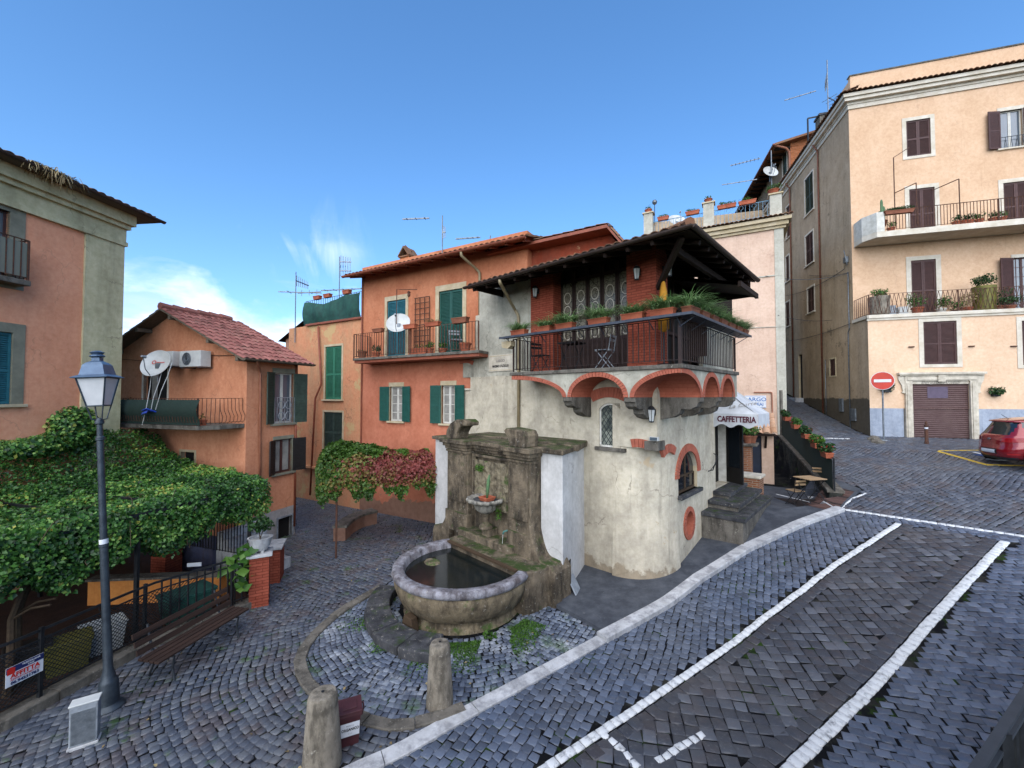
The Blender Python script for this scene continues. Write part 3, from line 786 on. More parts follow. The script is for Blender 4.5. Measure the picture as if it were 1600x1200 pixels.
# ------------------------------------------------------------ building parts
def wall(mb, x0, x1, z0, z1, holes=(), y=0.0, depth=.18, m=0, rm=None, ztop=None, maxc=2.0):
    """wall face on the plane y with real openings; holes are (xa, xb, za, zb[, 'arch' rise | 'round'])"""
    rm = m if rm is None else rm
    xs = {x0, x1}; zs = {z0, z1}
    for h in holes: xs |= {h[0], h[1]}; zs |= {h[2], h[3]}
    xs = sorted(x for x in xs if x0 <= x <= x1); zs = sorted(z for z in zs if z0 <= z <= z1)
    def dens(a):
        o = [a[0]]
        for b in a[1:]:
            k = max(1, int((b-o[-1])/maxc)); s0 = o[-1]
            for i in range(1, k+1): o.append(s0+(b-s0)*i/k)
        return o
    xs = dens(xs)
    tz = (lambda x, z: ztop(x) if (ztop and abs(z-z1) < 1e-6) else z)
    for i in range(len(xs)-1):
        for j in range(len(zs)-1):
            a, b, c, d = xs[i], xs[i+1], zs[j], zs[j+1]; mx, mz = (a+b)/2, (c+d)/2
            if any(h[0]-1e-6 < mx < h[1]+1e-6 and h[2]-1e-6 < mz < h[3]+1e-6 for h in holes): continue
            mb.quad((a, y, c), (b, y, c), (b, y, tz(b, d)), (a, y, tz(a, d)), m, .5)
    for h in holes:
        a, b, c, d = h[:4]; Y = y+depth
        if len(h) == 4:
            mb.quad((a, y, c), (a, Y, c), (a, Y, d), (a, y, d), rm, .5); mb.quad((b, Y, c), (b, y, c), (b, y, d), (b, Y, d), rm, .5)
            mb.quad((a, y, d), (a, Y, d), (b, Y, d), (b, y, d), rm, .5); mb.quad((a, Y, c), (a, y, c), (b, y, c), (b, Y, c), rm, .5)
        elif h[4] == 'round':
            cx, cz, rx, rz = (a+b)/2, (c+d)/2, (b-a)/2, (d-c)/2; n = 32
            P = [(cx+rx*math.cos(2*PI*k/n), cz+rz*math.sin(2*PI*k/n)) for k in range(n)]
            for q, cc in enumerate(((b, d), (a, d), (a, c), (b, c))):
                seg = [P[(q*8+k) % n] for k in range(9)]
                for k in range(8): mb.poly([(cc[0], y, cc[1]), (seg[k][0], y, seg[k][1]), (seg[k+1][0], y, seg[k+1][1])][::-1], m, .5)
            for k in range(n):
                p, q = P[k], P[(k+1) % n]; mb.quad((p[0], y, p[1]), (q[0], y, q[1]), (q[0], Y, q[1]), (p[0], Y, p[1]), rm, .5)
        else:
            rise = h[4]; n = 20; cx = (a+b)/2; hw = (b-a)/2; cz = d-rise
            if rise < hw*.999:
                rr = (hw*hw+rise*rise)/(2*rise); zc = d-rr; t0 = math.asin(hw/rr)
                P = [(cx+rr*math.sin(-t0+2*t0*k/n), zc+rr*math.cos(-t0+2*t0*k/n)) for k in range(n+1)]
            else: P = [(cx-hw*math.cos(PI*k/n), cz+rise*math.sin(PI*k/n)) for k in range(n+1)]
            for k in range(n):
                p, q = P[k], P[k+1]
                cc = (a, d) if k < n//2 else (b, d)
                mb.poly([(cc[0], y, cc[1]), (p[0], y, p[1]), (q[0], y, q[1])], m, .5)
                mb.quad((p[0], y, p[1]), (p[0], Y, p[1]), (q[0], Y, q[1]), (q[0], y, q[1]), rm, .5)
            mb.poly([(a, y, d), (P[n//2][0], y, P[n//2][1]), (b, y, d)], m, .5)
            mb.quad((a, y, c), (a, Y, c), (a, Y, cz), (a, y, cz), rm, .5); mb.quad((b, Y, c), (b, y, c), (b, y, cz), (b, Y, cz), rm, .5)
            mb.quad((a, Y, c), (a, y, c), (b, y, c), (b, Y, c), rm, .5)
def leaf(mb, w_, h, sgn=1, style='louvre', t=.035, m=0):
    """one shutter leaf hinged on the z axis, reaching w_ to the right (sgn 1) or left (-1)"""
    fr_ = min(.06, w_*.18); X = lambda a: a*sgn
    def bx(a, b, y0, y1, c, d, mm=m): mb.box(X(a), X(b), y0, y1, c, d, mm)
    bx(0, fr_, -t/2, t/2, 0, h); bx(w_-fr_, w_, -t/2, t/2, 0, h)
    rails = [0, h-fr_*1.2] + ([h*.45] if h > .8 else []) if style != 'cross' else [0, h-fr_*1.2, h*.46]
    for z in rails: bx(fr_, w_-fr_, -t/2, t/2, z, z+fr_*1.2)
    if style in ('louvre', 'cross'):
        z = fr_*1.5; step = .05 if h < 3 else .055
        while z < h-fr_*1.6:
            if not any(r-.02 < z < r+fr_*1.2 for r in rails):
                cx = X(w_/2); mb.obox((cx, 0, z+.012), (w_-2*fr_, .04, .008), (R(-38), 0, 0), m)
            z += step
        bx(fr_, w_-fr_, .004, .008, .05, h-.05)
    else:
        bx(fr_, w_-fr_, -t*.2, t*.2, fr_, h-fr_)
def window(P, T, box, kind='closed', y=0.0, sur=None, surm='cream', shm='greensh', sill=True, depth=.16, style='louvre', open_=(172, 172),
           sashm='white', panes=(1, 3), glass='glass', curtain=False, name='window', topd=.0, lw_=None, sillm=None, label=None):
    a, b, c, d = box; w_ = b-a; h = d-c
    mb = MB(T)
    sw = sur if sur is not None else .0
    pr = .022
    if sw:
        mb.box(a-sw, a, y-pr, y+depth*.6, c, d); mb.box(b, b+sw, y-pr, y+depth*.6, c, d)
        mb.box(a-sw, b+sw, y-pr-.003, y+depth*.6, d, d+sw+topd)
        if not sill: mb.box(a-sw, b+sw, y-pr-.003, y+depth*.6, c-sw*.8, c)
    else:
        mb.box(a, a+.03, y+.01, y+depth*.8, c, d); mb.box(b-.03, b, y+.01, y+depth*.8, c, d); mb.box(a+.03, b-.03, y+.01, y+depth*.8, d-.03, d)
    root = mb.build(name, M[surm], P)
    if label: root['label'] = label
    if sill:
        s_ = MB(T); s_.box(a-sw-.05, b+sw+.05, y-.09, y+depth*.5, c-.07, c); s_.build('sill', M[sillm or surm], root, bevel=.008)
    if kind in ('closed',):
        for sg, x in ((1, a+.004), (-1, b-.004)):
            l = MB((T or Matrix())@Matrix.Translation((x, y+.045, c+.01))); leaf(l, w_/2-.007, h-.02, sg, style); l.build('shutter', M[shm], root)
        k = MB(T); k.box(a+.001, b-.001, y+depth*.9, y+depth, c, d); k.build('pane', M['dark'], root)
        return root
    if kind == 'dark':
        k = MB(T); k.box(a+.001, b-.001, y+depth*.8, y+depth*.98, c, d); k.build('pane', M[glass], root); return root
    # sash with panes
    yy = y+depth*.55; f = .045; k = MB(T)
    for (p, q) in ((a+.004, (a+b)/2-.003), ((a+b)/2+.003, b-.004)):
        k.box(p, p+f, yy, yy+.04, c, d); k.box(q-f, q, yy, yy+.04, c, d)
        k.box(p+f, q-f, yy, yy+.04, c, c+f*1.3); k.box(p+f, q-f, yy, yy+.04, d-f, d)
        for i in range(1, panes[1]): z = c+h*i/panes[1]; k.box(p+f, q-f, yy+.008, yy+.03, z-.012, z+.012)
        for i in range(1, panes[0]): x = p+(q-p)*i/panes[0]; k.box(x-.012, x+.012, yy+.006, yy+.032, c+f, d-f)
    sash = k.build('sash', M[sashm], root)
    k = MB(T); k.box(a+.002, b-.002, yy+.018, yy+.024, c+.002, d-.002); k.build('pane', M['curtain' if curtain else glass], root)
    if kind == 'open':
        lw2 = lw_ or w_/2
        for sg, x, o_ in ((1, a-.005, open_[0]), (-1, b+.005, open_[1])):
            if o_ is None: continue
            T2 = (T or Matrix())@Matrix.Translation((x, y-.045, c+.0))@RZ(-sg*o_)
            l = MB(T2); leaf(l, lw2, h, sg, style); l.build('shutter', M[shm], root)
    return root
def railing(mb, p, q, z0, z1, sp=.11, r=.008, top=.02, bottom=True, posts=None, rot=0, style='bar', m=0, mid=None):
    p, q = Vector(p), Vector(q); L = (q-p).length; d = (q-p)/L; n = max(2, round(L/sp))
    Z = lambda v, z: Vector((v.x, v.y, z))
    up = Vector((0, 0, 1)); nrm = d.cross(up)
    mb.bar(Z(p, z1), Z(q, z1), top*2, top, m)
    if bottom: mb.bar(Z(p, z0+.07), Z(q, z0+.07), .022, .012, m)
    if mid: mb.bar(Z(p, mid), Z(q, mid), .016, .01, m)
    for i in range(n+1):
        c = p+d*(L*i/n)
        if style == 'bar': mb.bar(Z(c, z0+.05), Z(c, z1), r*2, r*2, m)
        elif style == 'cross' and i < n:
            c2 = p+d*(L*(i+1)/n); mb.bar(Z(c, z0+.07), Z(c2, z1), r*2, r*1.4, m); mb.bar(Z(c2, z0+.07), Z(c, z1), r*2, r*1.4, m)
        elif style == 'belly':
            out = -nrm if rot else nrm
            pts = [Z(c, z1), Z(c, z0+(z1-z0)*.55)+out*.02, Z(c, z0+(z1-z0)*.32)+out*.12, Z(c, z0+(z1-z0)*.14)+out*.10, Z(c, z0+.04)]
            mb.tube(pts, r, 4, m)
    for t in (posts or ()): c = p+d*L*t; mb.bar(Z(c, z0), Z(c, z1), .035, .035, m)
def tiles(mb, o, ex, up, W, L, p=.21, row=.34, xlim=None, amp=.05, m=0, jit=.006):
    o, ex, up = Vector(o), Vector(ex).normalized(), Vector(up).normalized(); nn = ex.cross(up).normalized()
    if nn.z < 0: nn = -nn
    K = 8; nr = int(math.ceil(L/row))
    for k in range(nr):
        s0, s1 = k*row, min((k+1)*row+.03, L)
        xa, xb = (xlim((s0+s1)/2) if xlim else (0, W))
        if xb-xa < .05: continue
        j0, j1 = int(math.floor(xa/p)), int(math.ceil(xb/p))
        for j in range(j0, j1):
            r = random.random(); dz = random.uniform(-jit, jit); dx = random.uniform(-.006, .006)
            vs = []
            for i in range(K+1):
                x = min(max((j+i/K)*p, xa), xb); ph = i/K
                hgt = amp*(math.sin(PI*ph)**.75 if 0 < ph < 1 else 0)
                for (s, e) in ((s0-.02*random.random() if i == -1 else s0, .022), (s1, .0)):
                    vs.append(o+ex*(x+dx)+up*s+nn*(hgt*(1 if e else .92)+e+dz))
                vs.append(o+ex*(x+dx)+up*s0+nn*(hgt+.004+dz-.0))
            fs = []
            for i in range(K):
                a = i*3; b = a+3
                fs += [(a, b, b+1, a+1), (a+2, b+2, b, a)]
            mb._add(vs, fs, m, r)
def gutter(mb, p, q, r=.06, m=0):
    p, q = Vector(p), Vector(q); d = (q-p).normalized(); n = d.cross(Vector((0, 0, 1))).normalized(); K = 8
    for (ra, fl) in ((r, 0), (r*.86, 1)):
        vs = []
        for e in (p, q):
            for i in range(K+1):
                a = PI+PI*i/K; vs.append(e+n*ra*math.cos(a)+Vector((0, 0, ra*math.sin(a))))
        fs = [(i, i+1, K+2+i, K+1+i) for i in range(K)]
        if fl: fs = [f[::-1] for f in fs]
        mb._add(vs, fs, m, .5)
    for e in (p, q):
        vs = [e]+[e+n*r*math.cos(PI+PI*i/K)+Vector((0, 0, r*math.sin(PI+PI*i/K))) for i in range(K+1)]
        mb._add(vs, [(0, i+1, i+2) for i in range(K)], m, .5)
def ipipe(mb, pts, r=.04, n=8, m=0):
    """pipe with rounded elbows"""
    P = [Vector(p) for p in pts]; out = [P[0]]
    for i in range(1, len(P)-1):
        a = (P[i-1]-P[i]); b = (P[i+1]-P[i]); e = min(r*2.2, a.length*.4, b.length*.4)
        A = P[i]+a.normalized()*e; B = P[i]+b.normalized()*e
        for t in (0, .25, .5, .75, 1): out.append(A.lerp(P[i], t).lerp(P[i].lerp(B, t), t))
    out.append(P[-1]); mb.tube(out, r, n, m, .5)
def cable(mb, p, q, sag=.1, r=.008, n=10, m=0):
    p, q = Vector(p), Vector(q)
    mb.tube([p.lerp(q, i/n)-Vector((0, 0, sag*4*(i/n)*(1-i/n))) for i in range(n+1)], r, 4, m, .5)
def text(s_, size, mat, T, parent, name='lettering', depth=.006, bold=0.0, shear=0, sx=1.0, space=1.0, label=None, sup=None):
    cu = bpy.data.curves.new('t', 'FONT'); cu.body = s_; cu.size = size; cu.extrude = depth/2; cu.align_x = 'CENTER'; cu.align_y = 'CENTER'
    cu.offset = bold; cu.shear = shear; cu.space_character = space; cu.resolution_u = 3
    o = bpy.data.objects.new('t', cu); COL.objects.link(o); dg = bpy.context.evaluated_depsgraph_get()
    me = bpy.data.meshes.new_from_object(o.evaluated_get(dg)); bpy.data.objects.remove(o); bpy.data.curves.remove(cu)
    me.transform(T@Matrix.Rotation(PI/2, 4, 'X')@Matrix.Diagonal((sx, 1, 1, 1)))
    if sup:
        for v in me.vertices: v.co = sup(v.co)
    me.materials.clear(); me.materials.append(mat)
    q = bpy.data.objects.new(name, me); COL.objects.link(q); q.parent = parent
    if label: q['label'] = label
    return q
# ---- plants
M['leafg'] = leafm('green_leaves', [(0, '#1f3d14'), (.5, '#38601f'), (1, '#5d7f33')])
M['leafs'] = leafm('grey_green_blades', [(0, '#4e7040'), (.5, '#71945a'), (1, '#a3bc86')])
M['leafd'] = leafm('dark_green_leaves', [(0, '#142c14'), (.5, '#22421c'), (1, '#3c5c2c')])
M['leafr'] = leafm('red_flowers', [(0, '#8a1c1c'), (.5, '#b32a24'), (1, '#c9564a')])
M['leafp'] = leafm('pink_flowers', [(0, '#a06a6a'), (1, '#c9a0a0')])
M['straw'] = leafm('dry_grass', [(0, '#6b5a3c'), (.5, '#8f7d58'), (1, '#b5a378')])
M['cactus'] = plain('cactus_green', '#3d5a3c', '#55754d', 6, .7, bump=.2)
def blades(name, C, n, L, mat, parent, spread=.45, w_=.026, droop=1.05, up=.85, box=None):
    V = []; Fc = []; rn = []
    for i in range(n):
        an = random.uniform(0, 2*PI); l = L*random.uniform(.5, 1.15)
        bx_ = (random.uniform(-box[0], box[0]), random.uniform(-box[1], box[1])) if box else (0, 0)
        base = Vector((C[0]+bx_[0], C[1]+bx_[1], C[2])); d = Vector((math.cos(an)*spread, math.sin(an)*spread, up+random.uniform(-.1, .3))).normalized()
        sd = Vector((-math.sin(an), math.cos(an), 0)); p = base; k = 5; b0 = len(V); r = random.random()
        for j in range(k+1):
            ww = w_*(1-.75*j/k); V += [tuple(p-sd*ww/2), tuple(p+sd*ww/2)]
            d = (d+Vector((0, 0, -.32*droop*random.uniform(.6, 1.3)))).normalized(); p = p+d*l/k
        for j in range(k): a = b0+2*j; Fc.append((a, a+1, a+3, a+2)); rn.append(r)
    return np_mesh(name, V, Fc, mat, parent, rnd=rn)
def blob(n, c, r, flat=1.0, shell=.6):
    d = rng.normal(0, 1, (n, 3)); d /= np.linalg.norm(d, axis=1)[:, None]
    rad = rng.uniform(shell, 1, n)**.6
    P = d*rad[:, None]*np.array([r[0], r[1], r[2]]) if np.ndim(r) else d*rad[:, None]*r
    return P+np.array(c), d
def bush(name, c, r, n, size, mat, parent, lumps=5):
    Cs = []; Ns = []
    for k in range(lumps):
        a = rng.uniform(0, 2*PI); e = .45 if lumps > 1 else 0
        cc = (c[0]+r[0]*e*math.cos(a), c[1]+r[1]*e*math.sin(a), c[2]+rng.uniform(-.2, .35)*r[2])
        P, d = blob(n//lumps, cc, (r[0]*.62, r[1]*.62, r[2]*.65), shell=.25); Cs.append(P); Ns.append(d)
    return leaves(name, np.concatenate(Cs), size, mat, parent, nrm=np.concatenate(Ns)*.8+np.array([0, 0, .3]))
def boxplanter(label, w_=.5, d=.18, h=.16, kind='blade', mat='terra', leaf_='leafs', cat='flower box', group=None, n=120, name='flower_box', L=.3):
    e = empty(name, label=label, cat=cat, group=group); mb = MB()
    # tapered trough with rolled rim, hollow
    def ring(a, b, z): return [(-a, -b, z), (a, -b, z), (a, b, z), (-a, b, z)]
    prof = [(w_/2*.9, d/2*.85, 0), (w_/2*.98, d/2*.97, h*.82), (w_/2*1.03, d/2*1.06, h*.82), (w_/2*1.03, d/2*1.06, h), (w_/2*.93, d/2*.86, h), (w_/2*.9, d/2*.8, h*.8)]
    vs = []; fs = []
    for (a, b, z) in prof: vs += ring(a, b, z)
    for i in range(len(prof)-1):
        for k in range(4): q = i*4+k; q2 = i*4+(k+1) % 4; fs.append((q, q2, q2+4, q+4))
    fs.append((3, 2, 1, 0)); fs.append(tuple(range(len(vs)-4, len(vs))))
    mb._add(vs, fs); mb.build('trough', M[mat], e)
    if kind == 'blade': blades('plant', (0, 0, h*.8), n, L, M[leaf_], e, box=(w_*.4, d*.25))
    elif kind == 'bush': bush('plant', (0, 0, h+.06), (w_*.5, d*.7, .14), n, .05, M[leaf_], e, lumps=4)
    elif kind == 'flower':
        bush('plant', (0, 0, h+.1), (w_*.62, d*1.1, .24), n*2, .08, M[leaf_], e, lumps=5)
        bush('flowers', (0, 0, h+.16), (w_*.55, d*1.1, .18), n//5, .045, M['leafr'], e, lumps=5)
    return e
def potplant(label, r=.15, h=.24, kind='bush', mat='terra', leaf_='leafg', ph=.35, pr=.25, n=220, size=.06, cat='potted plant', group=None, name='potted_plant'):
    e = empty(name, label=label, cat=cat, group=group); mb = MB()
    mb.lathe([(0, 0), (r*.68, 0), (r*.95, h*.84), (r*1.06, h*.84), (r*1.06, h), (r*.9, h), (r*.86, h*.88), (0, h*.88)], 20)
    mb.build('pot', M[mat], e, smooth=True, angle=30)
    if kind == 'bush': bush('plant', (0, 0, h+ph*.45), (pr, pr, ph*.6), n, size, M[leaf_], e)
    elif kind == 'blade': blades('plant', (0, 0, h*.9), n, ph, M[leaf_], e, box=(r*.5, r*.5))
    elif kind == 'flower':
        bush('plant', (0, 0, h+ph*.4), (pr, pr, ph*.5), n, size, M[leaf_], e); bush('flowers', (0, 0, h+ph*.5), (pr*1.05, pr*1.05, ph*.55), n//6, size*.9, M['leafr'], e)
    elif kind == 'cactus':
        k = MB()
        for (dx, dy, hh) in ((0, 0, ph), (.09, .03, ph*.7), (-.07, .04, ph*.5)):
            k.lathe([(.001, 0), (.045, .02), (.05, hh*.5), (.045, hh*.9), (.02, hh), (.001, hh+.01)], 14, (dx, dy, h*.88), flute=.18, nfl=7)
        k.build('plant', M['cactus'], e, smooth=True)
    return e
def place(e, p, rz=0):
    e.location = p; e.rotation_euler = (0, 0, rz); return e
def antenna(label, base, h, booms, mast=.018, group='television aerials on the roofs'):
    """booms: (height, length, direction deg, n elements, element length, vertical?)"""
    e = empty('television_aerial', base, label=label, cat='aerial', group=group)
    k = MB(); k.tube([(0, 0, -.3), (0, 0, h)], mast, 6); k.build('mast', M['zinc'], e)
    for (z, L, dg, n, el, ver, off) in booms:
        b = MB(); c, s_ = math.cos(R(dg)), math.sin(R(dg)); p0 = Vector((c*(off-.5)*L, s_*(off-.5)*L, z)); p1 = Vector((c*(off+.5)*L, s_*(off+.5)*L, z))
        b.bar(p0, p1, .04)
        for i in range(n):
            q = p0.lerp(p1, (i+.5)/n); ln = el*(1-.35*i/n)/2
            if ver: b.bar(q-Vector((0, 0, ln)), q+Vector((0, 0, ln)), .02)
            else: b.bar(q-Vector((-s_*ln, c*ln, 0)), q+Vector((-s_*ln, c*ln, 0)), .02)
        b.build('boom', M['zinc'], e)
    return e
def dish(label, base, face_az, tilt=25, r=.4, mat='plastic_w', arm=True, logo=False, name='satellite_dish', pole=.5):
    e = empty(name, base, label=label, cat='satellite dish')
    T = Matrix.Translation((0, 0, pole))@RZ(face_az)@Matrix.Rotation(R(90-tilt), 4, 'X')   # bowl opens along local +z
    k = MB(T@Matrix.Translation((0, 0, -.02)))
    pr = [(r*i/10, .16*r*2*(i/10)**2) for i in range(11)]
    k.lathe(pr, 36); k.lathe([(r, .32*r), (r*1.015, .32*r-.005), (r*1.0, .32*r-.02)]+[(r*i/10, .16*r*2*(i/10)**2-.012) for i in range(9, -1, -1)], 36)
    bw = k.build('reflector', M[mat], e, smooth=True, angle=50)
    if arm:
        a = MB(T); a.tube([(0, -r*.96, .30*r), (0, -r*.7, r*.8), (0, -.02, r*1.25)], .012, 6); a.build('feed_arm', M['zinc'], e)
        a = MB(T@Matrix.Translation((0, 0, r*1.25))@Matrix.Rotation(R(15), 4, 'X')); a.lathe([(0, .06), (.03, .06), (.03, 0), (.045, -.04), (.045, -.06), (0, -.06)], 14); a.build('receiver', M['plastic_g'], e, smooth=True, angle=40)
    a = MB(); a.tube([(0, 0, -.05), (0, 0, pole-.02)], .02, 8); a.box(-.05, .05, -.05, .05, pole-.12, pole+.04); a.build('mount', M['zinc'], e)
    if logo:
        l = MB(T@Matrix.Translation((0, .02, .004+.16*r*2*.02)))
        l.lathe([(r*.10, .012), (r*.15, .012)], 20, (-r*.32, r*.12, .0)); l.box(-r*.14, r*.42, r*.09, r*.14, .008, .011); l.build('logo', M['inkred'], e)
    return e
# ------------------------------------------------------------ the corner tavern
M['st_tav'] = stucco('tavern_grey_white_plaster', '#c1b8a3', '#a49c8b', stain='#6f685c', scale=.9, streak=.5, patch='#a8977c', patch_t=.63, bottom=(.55, '#8f7f68', .75, .7), seed=1)
M['st_tav2'] = stucco('tavern_upper_plaster', '#aca899', '#8f8d80', stain='#5f5c52', scale=.8, streak=.75, seed=2)
M['st_butt'] = stucco('whitewashed_buttress', '#c0bfbc', '#aaa9a6', stain='#807d78', scale=.8, streak=.3, patch='#d5dde8', patch_t=.64, seed=3)
T0 = Matrix.Identity(4); TR = RZ(90)
cafe = fempty('tavern', FC, label='white plastered corner tavern with arcaded balcony, brick piers and dark tiled roof', cat='tavern')
ZS = 5.34                                       # balcony floor
r_ = 1.15; zt = 3.45                            # rounded street corner up to zt
FCR = FC.sub(90)
wx0 = -7.9
latt = FC.box(936, 630, 969, 699)
holes = [latt+(.16,)]
slit = FC.box(719, 572, 735, 607); holes.append(slit+(.08,))
mb = MB(T0)
wall(mb, wx0, -r_, -.6, zt, [], depth=.3)
wall(mb, wx0, 0, zt, ZS-.02, [h for h in holes], depth=.22) if latt[2] > zt else None
lowh = []
if latt[2] <= zt:
    mb = MB(T0); wall(mb, wx0, -r_, -.6, ZS-.02, holes, depth=.22); wall(mb, -r_, 0, zt, ZS-.02)
# rounded corner with a slightly flared foot
def cor(u, v):
    a = -PI/2+u*PI/2; z = -.6+(zt+.6)*v; fl = .10*max(0, 1-max(z, 0)/2.4)**2
    return (-r_+(r_+fl)*math.cos(a), r_+(r_+fl)*math.sin(a), z)
mb.grid(cor, 20, 16, 0, .5)
mb.poly([(-r_, 0, zt), (0, 0, zt)]+[(-r_+r_*math.cos(a), r_+r_*math.sin(a), zt) for a in np.linspace(0, -PI/2, 14)][:-1], 0, .5)
wb = mb.build('wall', M['st_tav'], cafe)
# right face
disp = FCR.box(1057, 706, 1084, 771); rnd_ = FCR.box(1066, 787, 1086, 836); door = FCR.box(1117.5, 655, 1138, 758)
disp = (1.22, 2.58, disp[2]+.02, disp[3]+.0)
cr = (rnd_[0]+rnd_[1])/2; rnd_ = (cr-.27, cr+.27, rnd_[2], rnd_[2]+.62)
zd = door[2]
YR = 6.2
mb = MB(TR)
wall(mb, r_, YR, -.6, ZS-.02, [(disp[0], disp[1], disp[2], disp[3], min(.62, (disp[3]-disp[2])*.6)), rnd_+('round',), (door[0], door[1], door[2], door[3])], depth=.32)
wall(mb, 0, r_, zt, ZS-.02)
mb.box(0.02, YR, 6, 6.3, -.6, 7.4)
w2 = mb.build('wall', M['st_tav'], cafe)
RD = min(.62, (disp[3]-disp[2])*.6)
def arch_trim(mb, x0, x1, zs, rise, wd, y0, y1, m=0, n=26, a0=0, a1=PI):
    """band of voussoirs following a half ellipse from (x0,zs) to (x1,zs)"""
    cx = (x0+x1)/2; hw = (x1-x0)/2
    P = [(cx-hw*math.cos(a0+(a1-a0)*k/n), zs+rise*math.sin(a0+(a1-a0)*k/n)) for k in range(n+1)]
    O = [(cx-(hw+wd)*math.cos(a0+(a1-a0)*k/n), zs+(rise+wd)*math.sin(a0+(a1-a0)*k/n)) for k in range(n+1)]
    for k in range(n):
        g = .06; I0, I1, O0, O1 = Vector(P[k]), Vector(P[k+1]), Vector(O[k]), Vector(O[k+1])
        a, b = I0.lerp(I1, g), I0.lerp(I1, 1-g); c, d = O0.lerp(O1, 1-g), O0.lerp(O1, g)
        mb.prism([tuple(a), tuple(b), tuple(c), tuple(d)], y0-random.uniform(0, .004), y1, m, random.random())
def seg_trim(mb, x0, x1, z, rise, wd, y0, y1, m=0, n=14, T=None):
    hw = (x1-x0)/2; rr = (hw*hw+rise*rise)/(2*rise); zc = z+rise-rr; t0 = math.asin(min(1, hw/rr)); cx = (x0+x1)/2
    for k in range(n):
        ta, tb = -t0+2*t0*(k+.05)/n, -t0+2*t0*(k+.95)/n
        mb.prism([(cx+rr*math.sin(ta), zc+rr*math.cos(ta)), (cx+rr*math.sin(tb), zc+rr*math.cos(tb)), (cx+(rr+wd)*math.sin(tb), zc+(rr+wd)*math.cos(tb)), (cx+(rr+wd)*math.sin(ta), zc+(rr+wd)*math.cos(ta))],
                 y0-random.uniform(0, .004), y1, m, random.random())
M['voussoir'] = plain('red_painted_voussoirs', '#a65d48', '#93503d', 8, .85, bump=.15, rnd=.2)
k = MB(T0); seg_trim(k, latt[0]-.16, latt[1]+.16, latt[3]+.03, .12, .26, -.035, .04); k.build('window_arch', M['voussoir'], cafe)
k = MB(T0); seg_trim(k, slit[0]-.12, slit[1]+.12, slit[3]+.02, .09, .14, -.03, .04, n=9)
k.build('window_arch', M['voussoir'], cafe)
k = MB(TR); arch_trim(k, disp[0], disp[1], disp[3]-RD, RD, .2, -.035, .05, n=26); k.build('window_arch', M['voussoir'], cafe)
k = MB(TR); arch_trim(k, rnd_[0]+.0, rnd_[1], rnd_[2]+.31, .31, .12, -.035, .05, n=30, a0=0, a1=2*PI)
k.build('window_arch', M['voussoir'], cafe)
# interrupted arch at the corner with the stone block
k = MB(T0); seg_trim(k, -.62, -.27, zt-.0, .02, .2, -.03, .04, n=4); k.build('corner_arch', M['voussoir'], cafe)
k = MB(TR); seg_trim(k, .32, .95, zt-.22, .10, .2, -.03, .05, n=5); k.build('corner_arch', M['voussoir'], cafe)
k = MB(T0); k.box(-.30, .04, -.05, .34, zt-.03, zt+.19); k.build('corner_block', M['greystone'], cafe, bevel=.012)
# lattice window, slit window, display window, round vent
def lattice_window(T, bx, y, nm, lead=True, surw=.045, diag=.12):
    a, b, c, d = bx; m_ = MB(T)
    m_.box(a, a+surw, y, y+.05, c, d-.13); m_.box(b-surw, b, y, y+.05, c, d-.13); m_.box(a, b, y, y+.05, c, c+surw)
    n = 12; hw = (b-a)/2; rise = .16; rr = (hw*hw+rise*rise)/(2*rise); zc = d-rr; t0 = math.asin(hw/rr)
    for i in range(n):
        ta, tb = -t0+2*t0*i/n, -t0+2*t0*(i+1)/n; cx = (a+b)/2
        m_.prism([(cx+(rr-surw)*math.sin(ta), zc+(rr-surw)*math.cos(ta)), (cx+(rr-surw)*math.sin(tb), zc+(rr-surw)*math.cos(tb)), (cx+rr*math.sin(tb), zc+rr*math.cos(tb)), (cx+rr*math.sin(ta), zc+rr*math.cos(ta))], y, y+.05)
    o = m_.build('window', M['white'], cafe)
    g_ = MB(T); g_.box(a+.01, b-.01, y+.03, y+.036, c+.01, d-.01); g_.build('pane', M['leadglass'], o)
    l_ = MB(T); w_ = b-a
    i = -12
    while i < 24:
        for sg in (1, -1):
            p = (a+i*diag if sg > 0 else b-i*diag)
            z0, z1 = c+.02, d-.02
            x0_, x1_ = p, p+sg*(z1-z0)*.72
            lo, hi = a+.03, b-.03
            def cl(x): return (x-x0_)/(x1_-x0_)
            t = sorted((max(0, min(1, cl(lo))), max(0, min(1, cl(hi)))))
            if t[1]-t[0] > .03: l_.bar((x0_+(x1_-x0_)*t[0], y+.022, z0+(z1-z0)*t[0]), (x0_+(x1_-x0_)*t[1], y+.022, z0+(z1-z0)*t[1]), .012, .01)
        i += 1
    l_.build('lattice', M['irong'], o)
    return o
mg = NM('leaded_greenish_glass', .25, spec=.6)
mg.col(mg.mix(mg.rng(mg.noise(3.5, 3), .4, .6), '#3c4440', '#7d8277')); mg.norm(mg.bump(mg.noise(14, 3), .3, .02)); M['leadglass'] = mg.mat
lattice_window(T0, latt, .03, 'w')
k = MB(T0); k.box(latt[0]-.1, latt[1]+.14, -.07, .1, latt[2]-.09, latt[2]-.0); k.build('sill', M['greystone'], cafe, bevel=.008)
k = MB(T0); k.box(slit[0]-.05, slit[1]+.05, -.05, .1, slit[2]-.06, slit[2]); k.build('sill', M['whitem'], cafe, bevel=.006)
sl = MB(T0); sl.box(slit[0], slit[1], .14, .16, slit[2], slit[3]); so_ = sl.build('window', M['glass'], cafe)
sl = MB(T0); sl.bar(((slit[0]+slit[1])/2-.02, .13, slit[2]), ((slit[0]+slit[1])/2+.05, .12, slit[3]-.15), .07, .02); sl.build('curtain', M['woodpale'], so_)
dw = MB(TR); a, b, c, d = disp; fr_ = .05; n = 16; yy = .07
